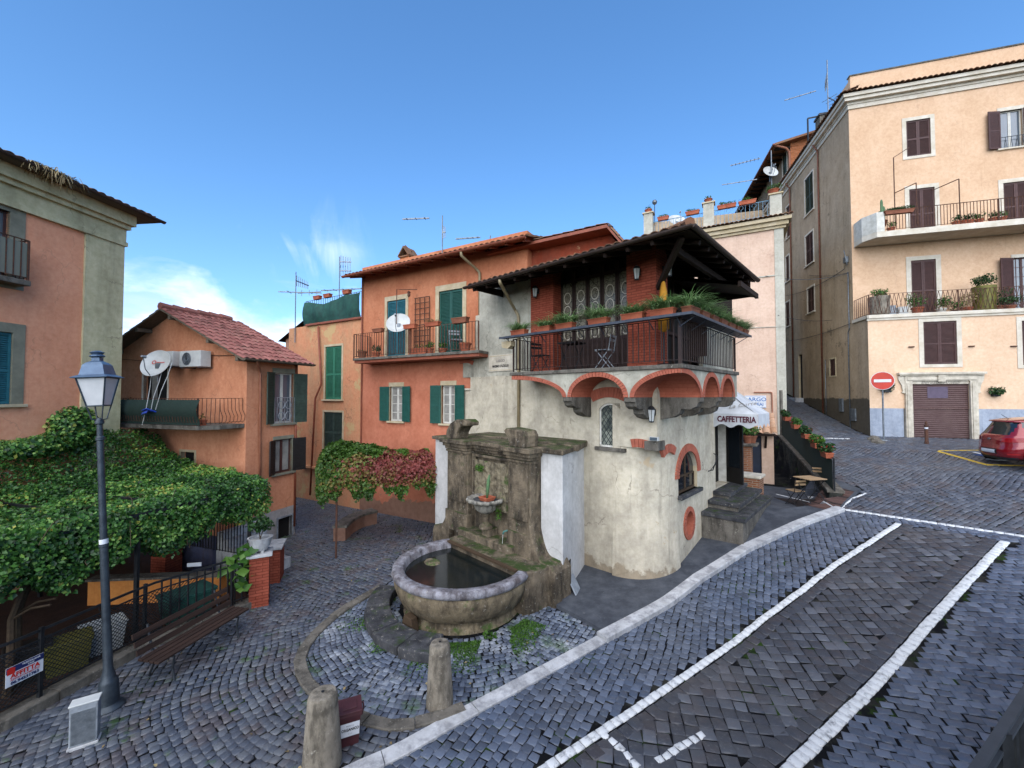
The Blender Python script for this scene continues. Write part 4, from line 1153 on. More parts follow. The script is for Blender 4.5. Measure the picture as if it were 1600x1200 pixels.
dw.box(a, a+fr_, yy, yy+.06, c, d-RD); dw.box(b-fr_, b, yy, yy+.06, c, d-RD); dw.box(a, b, yy, yy+.06, c, c+.06); dw.box((a+b)/2-.02, (a+b)/2+.02, yy, yy+.06, c, d-.02); dw.box(a+fr_, b-fr_, yy, yy+.06, d-RD-.03, d-RD+.01)
dwo = dw.build('display_window', M['woodtan'], cafe)
dw = MB(TR); dw.box(a, b, yy+.03, yy+.034, c, d); dw.build('pane', M['glass'], dwo)
dw = MB(TR); dw.box(b-.03, b-.002, .0, .15, c+.02, d-.45); dw.build('reveal_board', M['cream'], dwo)
k = MB(TR); k.box(a-.05, b+.12, -.12, .2, c-.10, c-.0); k.build('sill', M['darkstone'], cafe, bevel=.012)
k = MB(TR@Matrix.Translation((cr, .30, rnd_[2]+.31))@Matrix.Rotation(PI/2, 4, 'X')); k.lathe([(.001, 0), (.33, 0)], 24); k.lathe([(.268, .01), (.268, .325)], 32, sy=1.14); k.build('vent_back', M['voussoir'], cafe)
# entrance door with white frame and awning
dr = MB(TR); a, b, c, d = door
dr.box(b-.10, b, -.03, .3, c, d); dr.box(a, b, .0, .25, d-.06, d); dro = dr.build('door_frame', M['white'], cafe)
dr = MB(TR); dr.box(a, b, .28, .31, c, d); dr.build('dark_doorway', M['dark'], cafe)
dr = MB(TR@Matrix.Translation((b-.1, .02, c+.02))@RZ(62)); dr.box(-.62, -.0, -.02, .02, 0, d-c-.1); dd = dr.build('door', M['blacksh'], cafe)
dr = MB(TR@Matrix.Translation((b-.1, .02, c+.02))@RZ(62)); dr.box(-.52, -.1, -.025, .025, .5, d-c-.3); dr.build('pane', M['glass'], dd)
hd = MB(TR)
for hz in (c+.7, c+1.25): hd.tube([(a-.55, -.03, hz-.5), (a-.30, -.08, hz-.35), (a-.12, -.03, hz)], .014, 6)
# handrail beside the entrance
hd = MB(TR); hd.tube([(a-.75, -.02, c+.62), (a-.7, -.14, c+.66), (a-.25, -.14, c+1.0), (a-.2, -.02, c+1.08)], .014, 6); hd.tube([(a-.5, -.14, c+.80), (a-.5, -.02, c+.62)], .01, 5)
hd.build('handrail', M['iron'], cafe)
hk = MB(TR); hk.tube([(b-.05, -.03, c+1.3), (b-.02, -.16, c+1.34), (b+.05, -.18, c+1.26), (b+.02, -.1, c+1.2)], .012, 6); hk.tube([(b-.05, -.03, c+1.05), (b-.0, -.15, c+1.02), (b+.06, -.12, c+1.1)], .012, 6); hk.build('hook', M['iron'], cafe)
# ---- awning
ax0, ax1 = FCR.h(1120, 640)[0]-.15, FCR.h(1148, 640)[0]+.5
A0 = FC.l(at(1127, 632, 11.05)); 
zaw_t = 5.0; out = 1.15; zaw_b = 4.28
ax0 = FCR.l(FC.w(0, door[0], 0))[0]-.25; ax1 = door[1]+.85
zaw_t = 5.05; zaw_b = 4.16; out = 1.18; ax0 = FCR.l(FC.w(out, 0, 0))[0]; ax0 = door[0]-.12; ax1 = door[1]+.0; apx = ax0+.85; hv = .36
k = MB(TR)
def aw(u, v):            # front slope
    x0 = apx+(ax0-apx)*v; x1 = ax1; return (x0+(x1-x0)*u, -out*v, zaw_t+(zaw_b-zaw_t)*v-.05*math.sin(PI*v)*(1+.3*math.sin(u*7)))
k.grid(aw, 16, 8, 0, .5)
def aw2(u, v):           # hipped flank facing the square
    y = -out*u*v; return (apx+(ax0-apx)*v, y, zaw_t+(zaw_b-zaw_t)*v-.06*math.sin(PI*v)*(1+.35*math.sin(u*8)))
k.grid(aw2, 16, 8, 0, .5)
k.poly([(ax1, 0, zaw_t), (ax1, -out, zaw_b), (ax1, 0, zaw_b)], 0, .5)
awn = k.build('awning', M['awning'], cafe, smooth=True, angle=40)
def scal(t): return hv+.05*math.cos(t*PI*2*2.5)
k = MB(TR); k.grid(lambda u, v: (ax0+(ax1-ax0)*u, -out-.004-.004*math.sin(u*PI*8)*v, zaw_b-scal(u*1.2)*v), 60, 3, 0, .5); k.build('valance', M['awning'], awn, smooth=True)
k = MB(TR); k.grid(lambda u, v: (ax0-.004-.012*math.sin(u*PI*5)*v, -out*u, zaw_b-scal(u)*v), 60, 3, 0, .5); k.build('valance', M['awning'], awn, smooth=True)
TW = TR@Matrix.Translation((ax0-.022, -out*.53, zaw_b-.165))@RZ(-90)
text('CAFFETTERIA', .235, M['maroon'], TW, awn, bold=.008, sx=.72, depth=.003)
nrmt = math.atan2(apx-ax0, zaw_t-zaw_b)
TW2 = TR@Matrix.Translation((ax0+.26, -out*.62, zaw_b+.22))@RZ(-90)@Matrix.Rotation(-nrmt, 4, 'X')@Matrix.Translation((0, -.05, 0))@Matrix.Rotation(R(-14), 4, 'Y')
text('La Corte', .2, M['inkgrey'], TW2, awn, shear=.35, depth=.003)
# ---- balcony: slab, arcade, corbels, railing
BX0 = FC.h(800, 575, -.9)[0]; BY1 = FCR.h(1151, 577, -.9)[0]; bo = .9
k = MB(T0); k.box(BX0-.05, bo+.05, -bo-.05, 0, ZS-.09, ZS); k.box(.0, bo+.05, 0, BY1+.05, ZS-.09, ZS)
bal = k.build('balcony', M['greystone'], cafe, bevel=.012)
zf0 = 4.66; zft = ZS-.092
def ell(x0, x1, zs, rise, n=26, a0=0, a1=PI):
    cx = (x0+x1)/2; hw = (x1-x0)/2
    return [(cx-hw*math.cos(a0+(a1-a0)*i/n), zs+rise*math.sin(a0+(a1-a0)*i/n)) for i in range(n+1)]
def arcade(T, segs, xa, xb, y=-bo):
    """front plaster above the arches; segs = list of (x0,x1,rise,a0,a1)"""
    k = MB(T); s2 = MB(T); t2 = MB(T)
    for (x0, x1, rise, a0, a1) in segs:
        P = ell(x0, x1, zf0, rise, 26, a0, a1)
        for i in range(len(P)-1):
            p, q = P[i], P[i+1]
            k.quad((p[0], y, p[1]), (q[0], y, q[1]), (q[0], y, zft), (p[0], y, zft), 0, .5)
            s2.quad((p[0], y-.012, p[1]), (p[0], 0, p[1]), (q[0], 0, q[1]), (q[0], y-.012, q[1]), 0, .5)
        arch_trim(t2, x0, x1, zf0, rise, .11, y-.022, y+.02, 0, 26, a0, a1)
    return k, s2, t2
cw_ = .13
X1 = FC.h(983, 620, -bo)[0]; X2 = FC.h(886, 622, -bo)[0]
Y1_ = FCR.h(1097, 618, -bo)[0]; Y2_ = FCR.h(1125, 618, -bo)[0]; Y3_ = FCR.h(1148, 616, -bo)[0]
Lcb = [X1, X2]; Rcb = [Y1_, Y2_, Y3_-.05]
rise = .48
segL = [(X2+cw_, X1-cw_, rise, 0, PI), (X1+cw_, X1+cw_+2*(bo-X1-cw_), rise+.02, 0, PI/2), (2*BX0-X2+cw_+.0, X2-cw_, rise, PI/2, PI)]
k, s2, t2 = arcade(T0, segL, BX0, bo)
for x in Lcb: k.quad((x-cw_, -bo, zf0), (x+cw_, -bo, zf0), (x+cw_, -bo, zft), (x-cw_, -bo, zft), 0, .5)
k.quad((BX0, -bo, zf0+rise), (BX0, 0, zf0+rise), (BX0, 0, zft), (BX0, -bo, zft), 0, .5)
k.build('arcade_wall', M['st_tav2'], bal); s2.build('arch_soffit', M['archred'], bal); t2.build('arch_band', M['voussoir'], bal)
segR = [(-bo-(Y1_-cw_+bo), Y1_-cw_, rise+.02, PI/2, PI), (Y1_+cw_, Y2_-cw_, rise, 0, PI), (Y2_+cw_, Y3_-cw_-.02, rise, 0, PI)]
k, s2, t2 = arcade(TR, segR, -bo, BY1)
for x in Rcb: k.quad((x-cw_, -bo, zf0), (x+cw_, -bo, zf0), (x+cw_, -bo, zft), (x-cw_, -bo, zft), 0, .5)
k.quad((Y3_-.05+cw_, -bo, zf0), (BY1, -bo, zf0), (BY1, -bo, zft), (Y3_-.05+cw_, -bo, zft), 0, .5); k.quad((BY1, -bo, zf0), (BY1, 0, zf0), (BY1, 0, zft), (BY1, -bo, zft), 0, .5)
k.build('arcade_wall', M['st_tav2'], bal); s2.build('arch_soffit', M['archred'], bal); t2.build('arch_band', M['voussoir'], bal)
def corbel(T, x):
    k = MB(T@Matrix.Translation((x, 0, 0))); z = zf0
    prof = [(0, z), (-bo+.0, z), (-bo, z-.10), (-bo+.05, z-.13), (-bo+.08, z-.21), (-bo+.22, z-.27), (-bo+.42, z-.27), (-bo+.46, z-.38), (-bo+.62, z-.47), (0, z-.52)]
    k.prism([(a, b) for a, b in prof], -cw_, cw_, plane='yz'); k.build('corbel', M['greystone'], bal, bevel=.01)
for x in Lcb: corbel(T0, x)
for x in Rcb: corbel(TR, x)
# railing with the planter shelf
k = MB(T0); railing(k, (BX0+.03, -bo+.03, 0), (bo-.03, -bo+.03, 0), ZS+.02, ZS+.93, .128, .0085, .016, posts=(0, 1), mid=None)
railing(k, (bo-.03, -bo+.03, 0), (bo-.03, BY1-.03, 0), ZS+.02, ZS+.93, .128, .0085, .016, posts=(1,))
railing(k, (BX0+.03, -bo+.03, 0), (BX0+.03, -.02, 0), ZS+.02, ZS+.93, .128, .0085, .016)
k.bar((bo-.03, -bo+.03, ZS), (bo-.03, -bo+.03, ZS+1.08), .06, .06)
k.build('railing', plain('brown_iron', '#241a18', '#33241f', 8, .55, .2), bal)
k = MB(T0); sh0, sh1 = -.32, -.04
k.box(BX0-.25, bo+.32, -bo-.26, -bo-.25+.22, ZS+.945, ZS+.962); k.box(BX0-.25, bo+.32, -bo-.27, -bo-.262, ZS+.93, ZS+.985)
k.box(bo-.0, bo+.32, -bo+.0, BY1+.22, ZS+.945, ZS+.9615); k.box(bo+.322, bo+.33, -bo-.27, BY1+.22, ZS+.93, ZS+.985)
for i in range(9):
    x = BX0+(bo-BX0)*i/8; k.bar((x, -bo+.03, ZS+.75), (x, -bo-.24, ZS+.94), .015)
for i in range(7):
    y = -bo+(BY1+bo)*i/6; k.bar((bo-.03, y, ZS+.75), (bo+.3, y, ZS+.94), .015)
k.build('planter_shelf', plain('blue_grey_shelf_metal', '#4a5058', '#363c48', 8, .5, .3), bal)
# ---- upper storey
gx0 = FC.h(749, 520)[0]; px0 = FC.h(830, 500)[0]; px1 = FC.h(865, 500)[0]; qx0 = FC.h(980, 500)[0]
ZE = 7.92                                       # eave
k = MB(T0); wall(k, wx0, gx0, ZS-.02, 6.2); wall(k, gx0, px0, ZS-.02, ZE+.5); k.quad((gx0, .0, 6.2), (gx0, 3, 6.2), (gx0, 3, ZE+.4), (gx0, 0, ZE+.4))
k.quad((wx0, 0, 6.2), (gx0, 0, 6.2), (gx0, 3, 6.2), (wx0, 3, 6.2))
k.build('upper_wall', M['st_tav2'], cafe)
k = MB(T0); k.box(px0, px1, -.02, .45, ZS, ZE+.6); k.build('brick_pier', M['brick'], cafe)
k = MB(T0); k.box(qx0, .02, -.02, .62, ZS, ZE+.6); k.build('brick_pier', M['brick'], cafe)
k = MB(T0); k.box(px1, qx0, .42, .5, ZS, ZE+.6); k.box(-.5, -.42, .62, BY1+1.5, ZS, ZE+.4); k.build('shade_infill', M['dark'], cafe)  # black sheets stand in for deep shade behind the doors and under the roof
# leaded glass doors of the balcony room
mgl = NM('leaded_door_glass', .2, spec=.6); vo = mgl.vor(9, mgl.map((1, 1, 1)), 'DISTANCE_TO_EDGE')
mgl.col(mgl.mix(mgl.rng(vo.outputs['Distance'], .02, .05), '#2a2620', '#6f6a5c')); M['gldoor'] = mgl.mat
nd = 5; dwid = (qx0-px1)/nd
for i in range(nd):
    a = px1+dwid*i; k = MB(T0); f = .06
    k.box(a+.01, a+f, .34, .40, ZS+.02, ZE+.3); k.box(a+dwid-f, a+dwid-.01, .34, .40, ZS+.02, ZE+.3)
    for z in (ZS+.02, ZS+.82, ZS+1.48, ZE-.02): k.box(a+f, a+dwid-f, .345, .395, z, z+.09)
    k.box(a+f, a+dwid-f, .36, .385, ZS+.1, ZS+.85)
    o = k.build('balcony_door', woodm('dark_door_wood', '#2c211e', '#3a2b27') if i == 0 else bpy.data.materials['dark_door_wood'], cafe)
    k = MB(T0); k.box(a+f, a+dwid-f, .365, .372, ZS+.9, ZE); k.build('pane', M['gldoor'], o)
    for z in (ZS+1.75, ZS+2.13, ZS+1.1):
        for xx in (a+dwid*.5,):
            k = MB(T0)
            T2 = T0@Matrix.Translation((xx, .36, z))@Matrix.Rotation(PI/2, 4, 'X'); kk_ = MB(T2); kk_.lathe([(dwid*.24, -.006), (dwid*.27, -.006), (dwid*.27, .006), (dwid*.24, .006), (dwid*.24, -.006)], 14, sy=1.4)
            k._add(kk_.v, kk_.f); k.build('leading', M['whitem'], o)
# right side: dark timber-glazed wall under the deep eave
k = MB(TR)
for y in np.arange(.7, BY1+1.4, .62): k.box(y, y+.08, .36, .44, ZS, ZE+.2)
for z in (ZS+.05, ZS+1.0, ZS+1.75): k.box(.62, BY1+1.4, .37, .43, z, z+.09)
k.build('timber_frame', bpy.data.materials['dark_door_wood'], cafe)
# ---- roof: two eaves meeting in a hip, deep boards below
OV = 1.22; EX0 = FC.h(731, 447, -OV)[0]; EY1 = FCR.h(1180, 444, -OV)[0]
pit = R(17); up1 = Vector((0, math.cos(pit), math.sin(pit))); up2 = Vector((-math.cos(pit), 0, math.sin(pit)))
Lr = 4.6
k = MB(T0); cxr = OV
tiles(k, (EX0, -OV, ZE+.06), (1, 0, 0), up1, OV-EX0, Lr, xlim=lambda s: (0, (OV-EX0)-s*math.cos(pit)))
tiles(k, (OV, -OV, ZE+.06), (0, 1, 0), up2, EY1+OV, Lr, xlim=lambda s: (s*math.cos(pit), EY1+OV))
hp = Vector((OV, -OV, ZE+.06)); hd_ = Vector((-math.cos(pit), math.cos(pit), math.sin(pit)))
for i in range(14):
    p = hp+hd_*(i*.3); k.tube([p+Vector((0, 0, .05)), p+hd_*.34+Vector((0, 0, .035))], [.10, .08], 8, 0, random.random())
roof = k.build('roof', M['tileold'], cafe)
k = MB(T0)
a_, b_ = Vector((EX0, -OV, ZE)), Vector((OV, -OV, ZE)); c_ = b_+hd_*Lr; d_ = a_+up1*Lr; e_ = Vector((OV, EY1, ZE)); f_ = e_+up2*Lr
for (p, q, r2, s2_) in ((a_, b_, c_, d_), (b_, e_, f_, c_)):
    k.quad(p, q, r2, s2_); dn = Vector((0, 0, -.035)); k.quad(s2_+dn, r2+dn, q+dn, p+dn); k.quad(p+dn, q+dn, q, p)
k.quad(a_, a_+Vector((0, 0, .06)), d_+Vector((0, 0, .06)), d_)
k.box(EX0, OV, -OV, -OV+.02, ZE-.03, ZE+.1); k.box(OV-.02, OV, -OV, EY1, ZE-.03, ZE+.1)
for x in np.arange(EX0+.2, OV-.3, .55): k.bar(Vector((x, -OV+.05, ZE-.08)), Vector((x, .3, ZE-.08+(OV+.25)*math.tan(pit))), .07, .09)
for y in np.arange(-OV+.7, EY1, .55): k.bar(Vector((OV-.05, y, ZE-.08)), Vector((-.3, y, ZE-.08+(OV+.25)*math.tan(pit))), .07, .09)
k.box(EX0+.25, EX0+.3, -OV+.1, .1, ZE-.1, ZE+.1)
k.bar((.1, -.1, ZE-.75), (OV-.25, -OV+.25, ZE-.05), .10, .12); k.bar((OV-.5, -OV+.6, ZE-.16), (OV-.5, EY1-.3, ZE-.16), .1, .14)
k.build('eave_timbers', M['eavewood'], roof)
k = MB(T0); gutter(k, (EX0-.1, -OV-.06, ZE+.03), (OV+.07, -OV-.06, ZE+.03), .065); gutter(k, (OV+.06, -OV-.07, ZE+.03), (OV+.06, EY1+.05, ZE+.03), .065)
k.build('gutter', M['gut'], roof)
# lower lean-to behind the balcony end
k = MB(T0); ly = EY1-.2; zz = FCR.h(1181, 471, -OV)[1]+.12
lx0 = ly-.3; lx1 = FCR.h(1184, 471, -1.3)[0]
k.quad((1.3, lx0-1.4, zz+.03), (1.3, lx1, zz+.03), (-1.5, lx1, zz+.8), (-1.5, lx0-1.4, zz+.8)); k.box(1.25, 1.32, lx0-1.4, lx1, zz-.08, zz+.05)
k.quad((1.3, lx1, zz-.06), (1.3, lx0-1.4, zz-.06), (-1.5, lx0-1.4, zz+.7), (-1.5, lx1, zz+.7)); k.box(-1.4, .1, lx1-.55, lx1-.45, ZS+.5, zz+.4)
k.box(-.5, 1.17, EY1-.35, EY1-.3, zz-.05, ZE+.2); k.box(-.5, -.42, 2.0, EY1, ZE-.6, ZE+1.4); k.build('lean_to_roof', M['eavewood'], cafe)  # last two boxes: dark boards added to fill the black shade under the main roof
k = MB(T0); k.box(-5.5, 0, YR-.02, YR, -.5, ZE); k.quad((-5.5, YR, 3), (0, YR, 3), (0, YR, 7.6), (-5.5, YR, 7.6)); k.box(-.12, 0, BY1+.1, YR, ZS-.1, ZS+1.5); k.build('rear_wall', M['st_tav2'], cafe); k = MB(T0); k.box(-.12, .0, BY1+.1, YR, ZS+1.5, ZS+3); k.build('roof_shade_strip', M['eavewood'], cafe)  # top strip of the rear wall coloured dark as shade under the roof
# drain pipes
dx = FC.h(812, 520)[0]
k = MB(T0); ipipe(k, [(FC.h(781, 447, -OV-.04)[0], -OV-.05, ZE), (FC.h(781, 447, -OV-.04)[0]+.02, -OV-.05, ZE-.12), (dx-.1, -.1, ZE-.62), (dx, -.06, ZE-.8), (dx, -.06, ZS+.0), (dx, -.06, 3.7)], .045)
k.build('drain_pipe', M['creampipe'], cafe, smooth=True)
# wall lanterns
def wall_lantern(label, fr, x, y, z, rot=0, s=1.0):
    p = fr.w(x, y, z); e = empty('wall_lantern', p, R(fr.deg+rot), label=label, cat='wall lamp', group='wall lanterns of the tavern')
    k = MB(); k.box(-.03*s, .03*s, -.02, 0, -.02, .1*s); k.bar((0, -.01, .08*s), (0, -.1*s, .1*s), .014); k.lathe([(.001, .17*s), (.05*s, .14*s), (.075*s, .1*s), (.075*s, .09*s), (.001, .09*s)], 6, (0, -.12*s, 0)); k.lathe([(.001, -.14*s), (.045*s, -.13*s), (.045*s, -.11*s), (.001, -.11*s)], 6, (0, -.12*s, 0))
    for j in range(6): an = PI/3*j; k.bar((.07*s*math.cos(an), -.12*s+.07*s*math.sin(an), .09*s), (.045*s*math.cos(an), -.12*s+.045*s*math.sin(an), -.11*s), .008)
    k.build('bracket_and_cage', M['iron'], e)
    k = MB(); k.lathe([(.04*s, -.11*s), (.064*s, .09*s)], 6, (0, -.12*s, 0)); k.build('lantern_glass', M['plastic_w'], e); return e
xx, zz_ = FC.h(841, 457, -.03); wall_lantern('small glass lantern on the narrow brick pier left of the balcony doors', FC, xx, -.03, zz_-.02, s=1.2)
xx, zz_ = FC.h(999, 428, -.03); wall_lantern('small glass lantern high on the wide brick pier at the balcony corner', FC, xx, -.03, zz_-.02, s=1.2)
xx, zz_ = FCR.h(1046, 428, -.03); wall_lantern('small lantern in the dark shade round the corner of the wide brick pier', FCR, .35, -.03, zz_-.02, s=1.2)
xx, zz_ = FC.h(1027, 648, -.02); wall_lantern('black iron lantern on the street corner below the balcony arches', FC, -.06, -.02, zz_, s=1.3)
xx, zz_ = FC.h(1028, 669, -.05)
e = empty('floodlight', FC.w(-.03, -.06, zt+.25), R(FC.deg), label='small white floodlight on the stone block at the tavern corner', cat='floodlight')
k = MB(); k.box(-.1, .1, -.08, 0, -.04, .05); k.build('housing', M['plastic_w'], e, bevel=.008); k = MB(); k.box(-.085, .085, -.086, -.081, -.03, .04); k.build('glass', M['glassw'], e)
# marble street plaque and the little ring below
bx = FC.box(764.5, 554, 803, 580)
e = fempty('street_plaque', FC, label='pale marble street plaque high on the tavern wall', cat='plaque')
k = MB(); k.box(bx[0], bx[1], -.035, -.003, bx[2], bx[3]); k.build('marble_slab', M['whitem'], e, bevel=.006)
k = MB(); k.box(bx[0]+.03, bx[1]-.03, -.04, -.034, bx[2]+.03, bx[2]+.045); k.box(bx[0]+.03, bx[1]-.03, -.04, -.034, bx[3]-.045, bx[3]-.03); k.build('carved_border', M['cream'], e)
text('LARGO', .115, M['inkgrey'], Matrix.Translation(((bx[0]+bx[1])/2, -.038, bx[3]-.2)), e, bold=.003)
text("MASSIMO D'AZEGLIO", .105, M['ink'], Matrix.Translation(((bx[0]+bx[1])/2, -.038, bx[2]+.16)), e, bold=.003, sx=.72)
# canvas-coloured lamp box hanging at the balcony end
p = FC.w(BX0-.12, -bo-.02, ZS+.76); e = empty('lamp_box', p, R(FC.deg), label='beige downlight hood hanging under the left end of the planter shelf', cat='lamp')
k = MB(); k.prism([(-.18, .12), (.18, .12), (.18, -.02), (.06, -.1), (-.14, -.06), (-.18, 0)], -.1, .1); k.build('hood', M['cream'], e, bevel=.01); k = MB(); k.tube([(0, 0, .12), (0, 0, .2)], .01); k.build('stem', M['iron'], e)
# planters along the shelf
gl = 'flower boxes on the tavern balcony shelf'
lab = ['leftmost terracotta flower box with trailing blades on the left balcony shelf', 'second flower box from the left on the left balcony shelf, beside the brick pier', 'third flower box from the left, bushy pale green, left balcony shelf',
       'fourth flower box from the left, with blades hanging below the shelf', 'fifth flower box from the left, low tufts, in front of the last glazed door', 'sixth flower box from the left, before the wide brick pier',
       'seventh flower box at the right end of the long shelf, thick tufts by the corner post']
us = [(800, 505), (838, 500), (876, 497), (935, 492), (990, 488), (1034, 482), (1052, 480)]
uvs = [812, 852, 884, 936, 990, 1036]
for i, u in enumerate(uvs):
    x, _ = FC.h(u, 500, -bo-.14)
    e = boxplanter(lab[i], .50 if i != 1 else .42, .19, .16, group=gl, n=(330, 260, 380, 380, 260, 420)[i], L=(.46, .42, .52, .56, .42, .52)[i]); place(e, FC.w(x, -bo-.15, ZS+.963), R(FC.deg))
labr = ['big pale tuft of blades in a terracotta box at the balcony corner', 'second box from the corner on the side shelf, long upright blades', 'third box from the corner on the side shelf', 'fourth box from the corner on the side shelf',
        'fifth box from the corner on the side shelf, hanging blades', 'sixth box from the corner on the side shelf', 'last box at the far end of the side shelf, blades curling over the end']
for i in range(7):
    y = -bo+.12+(BY1+bo-.1)*i/6; e = boxplanter(labr[i], .46, .2, .17, group=gl, n=300, L=(.58, .54, .46, .44, .42, .40, .46)[i], mat='terrab'); place(e, FC.w(bo+.16, y, ZS+.963), R(FC.deg+90+random.uniform(-3, 3)))
# folding furniture on the balcony, closed parasol
def bistro_chair(label, wood='woodpale', slats=True, group=None, metal='iron'):
    e = empty('folding_chair', label=label, cat='chair', group=group)
    w_ = .38
    for sx in (-1, 1):
        k = MB(); k.tube([(sx*w_/2, -.19, 0), (sx*w_/2, .16, .45), (sx*w_/2, .22, .82)], .011, 6); k.build('leg', M[metal], e)
        k = MB(); k.tube([(sx*(w_/2-.025), .2, 0), (sx*(w_/2-.025), -.17, .46)], .011, 6); k.build('leg', M[metal], e)
    k = MB(); k.bar((-w_/2, -.19, .012), (w_/2, -.19, .012), .014); k.bar((-w_/2+.02, .2, .012), (w_/2-.02, .2, .012), .014); k.bar((-w_/2, -.18, .44), (w_/2, -.18, .44), .016); k.bar((-w_/2, .17, .44), (w_/2, .17, .44), .016); k.build('frame', M[metal], e)
    k = MB()
    for i in range(5): y = -.19+i*.078; k.box(-w_/2+.01, w_/2-.01, y, y+.062, .455, .472)
    k.build('seat', M[wood], e); k = MB()
    for z in (.66, .76): k.box(-w_/2-.01, w_/2+.01, .19+(z-.66)*.12, .205+(z-.66)*.12, z, z+.06)
    k.build('backrest', M[wood], e); return e
def bistro_table(label, wood='woodpale', w_=.55, d=.55, group=None, metal='iron'):
    e = empty('folding_table', label=label, cat='table', group=group); k = MB(); n = 7
    for i in range(n): y = -d/2+d*i/n; k.box(-w_/2, w_/2, y+.004, y+d/n-.004, .71, .73)
    k.build('tabletop', M[wood], e)
    for sx in (-1, 1):
        k = MB(); k.tube([(sx*(w_/2-.04), -d/2+.02, 0), (sx*(w_/2-.04), d/2-.04, .7)], .012, 6); k.build('leg', M[metal], e)
        k = MB(); k.tube([(sx*(w_/2-.06), d/2-.02, 0), (sx*(w_/2-.06), -d/2+.04, .7)], .012, 6); k.build('leg', M[metal], e)
    k = MB(); k.bar((-w_/2+.04, 0, .36), (w_/2-.04, 0, .36), .014); k.box(-w_/2+.02, w_/2-.02, -d/2+.03, -d/2+.05, .69, .712); k.box(-w_/2+.02, w_/2-.02, d/2-.05, d/2-.03, .69, .712); k.build('frame', M[metal], e); return e
def onbal(e, u, yoff, rz): x, _ = FC.h(u, 540, yoff); return place(e, FC.w(x, yoff, ZS), R(FC.deg+rz))
onbal(bistro_chair('black folding chair on the balcony, in front of the narrow brick pier', 'blacksh'), 845, -.45, 80)
onbal(bistro_table('black folding table between two chairs on the tavern balcony', 'blacksh'), 893, -.42, 5)
onbal(bistro_chair('grey metal folding chair on the balcony, right of the folding table', 'plastic_g', metal='plastic_g'), 945, -.42, -80)
e = empty('closed_parasol', FC.w(.28, -.25, ZS), label='closed yellow parasol standing at the balcony corner', cat='parasol')
k = MB(); k.tube([(0, 0, 0), (0, 0, 2.0)], .02, 8); k.lathe([(0, 0), (.2, 0), (.2, .04), (.03, .08)], 16); k.build('pole', M['iron'], e, smooth=True, angle=30)
k = MB(); k.lathe([(.03, .78), (.085, .85), (.09, 1.2), (.06, 1.7), (.02, 1.98), (.001, 2.0)], 18, flute=.35, nfl=8); k.build('canopy', M['yellow'], e, smooth=True)
# stone steps up to the entrance
e = fempty('entrance_steps', FC, label='three worn grey stone steps at the tavern entrance', cat='steps')
ya, yb = door[0]-.62, door[1]+.25
zb = zg(*FC.w(.5, ya, 0).xy)
def stp(y0, y1, x1, z0, z1, sh=.0):
    k = MB(T0); k.prism([(0.01, y0), (x1, y0+sh), (x1-.02, y1), (0.01, y1)], z1-.11, z1, plane='xy'); k.build('tread', M['darkstone'], e, bevel=.015)
    k = MB(T0); k.prism([(0.0, y0+.05), (x1-.07, y0+.05+sh), (x1-.08, y1-.04), (0.0, y1-.04)], z0, z1-.11, plane='xy'); k.build('riser', M['greystone'], e)
z1 = FCR.h(1110, 788, -.1)[1]
zA = G(1097, 812).z
T1 = FC.l(at(1160, 812, 10.9)); 
s1z = zd-.44; s2z = zd-.22; s3z = zd-.02
stp(ya-.72, yb+.5, 1.12, zb-.8, s1z+.02, .0); stp(ya-.15, yb+.3, .86, s1z-.2, s2z+.02, .0); stp(ya+.32, yb+.05, .5, s2z-.2, s3z, .0)
# white stone bench/step beside the door
k = MB(T0); k.box(.05, .75, yb+.32, yb+.95, s1z-.1, s3z+.12); 
e2 = fempty('stone_block', FC, label='low white marble topped block right of the tavern door', cat='block'); k.build('body', M['brickold'], e2)
k = MB(T0); k.box(.0, .8, yb+.28, yb+1.0, s3z+.12, s3z+.2); k.build('slab', M['whitem'], e2, bevel=.01)
# ------------------------------------------------------------ wall fountain
FF = Fr(.95, 9.06, -46.2)
fo = fempty('fountain', FF, label='mossy baroque wall fountain with curved wings, shell bowl and round basin against the tavern wall', cat='fountain')
xa = FF.h(699, 740, -.04)[0]; xb = FF.h(731, 740, -.04)[0]; xc = FF.h(795, 740, -.04)[0]; xd = FF.h(829, 740, -.04)[0]
ZC = 3.42
def curve(p, q, bulge, n=8, conv=1):
    out = []
    for i in range(n+1):
        t = i/n; out.append((p[0]+(q[0]-p[0])*(t**1.0), p[1]+(q[1]-p[1])*(1-(1-t)**bulge if conv else t**bulge)))
    return out
wprof = [(xa-.75, -.3), (xa-.75, .62), (xa-.68, .78), (xa-.45, .84)]+[(xa-.45+.45*(i/8), .84+1.0*(i/8)**2.2) for i in range(1, 9)]+[(xa, ZC), (xd, ZC)]+\
       [(xd+(i/10)*(-.32-xd), 1.75-.75*(1-(1-i/10)**2.4)) for i in range(0, 11)]+[(-.1, .98), (0, .82), (0, -.3)]
def roughen(mb, amp, sc=3.0):
    for i, v in enumerate(mb.v):
        n_ = mnoise.noise_vector(Vector(v)*sc); mb.v[i] = (v[0]+n_.x*amp, v[1]+n_.y*amp, v[2]+n_.z*amp)
k = MB(T0); k.prism(wprof, .18, .56); k.box(xa+.02, xd-.02, .5, 1.3, -.3, ZC-.02); bw = k.build('back_wall', M['mossstone'], fo, bevel=.02)
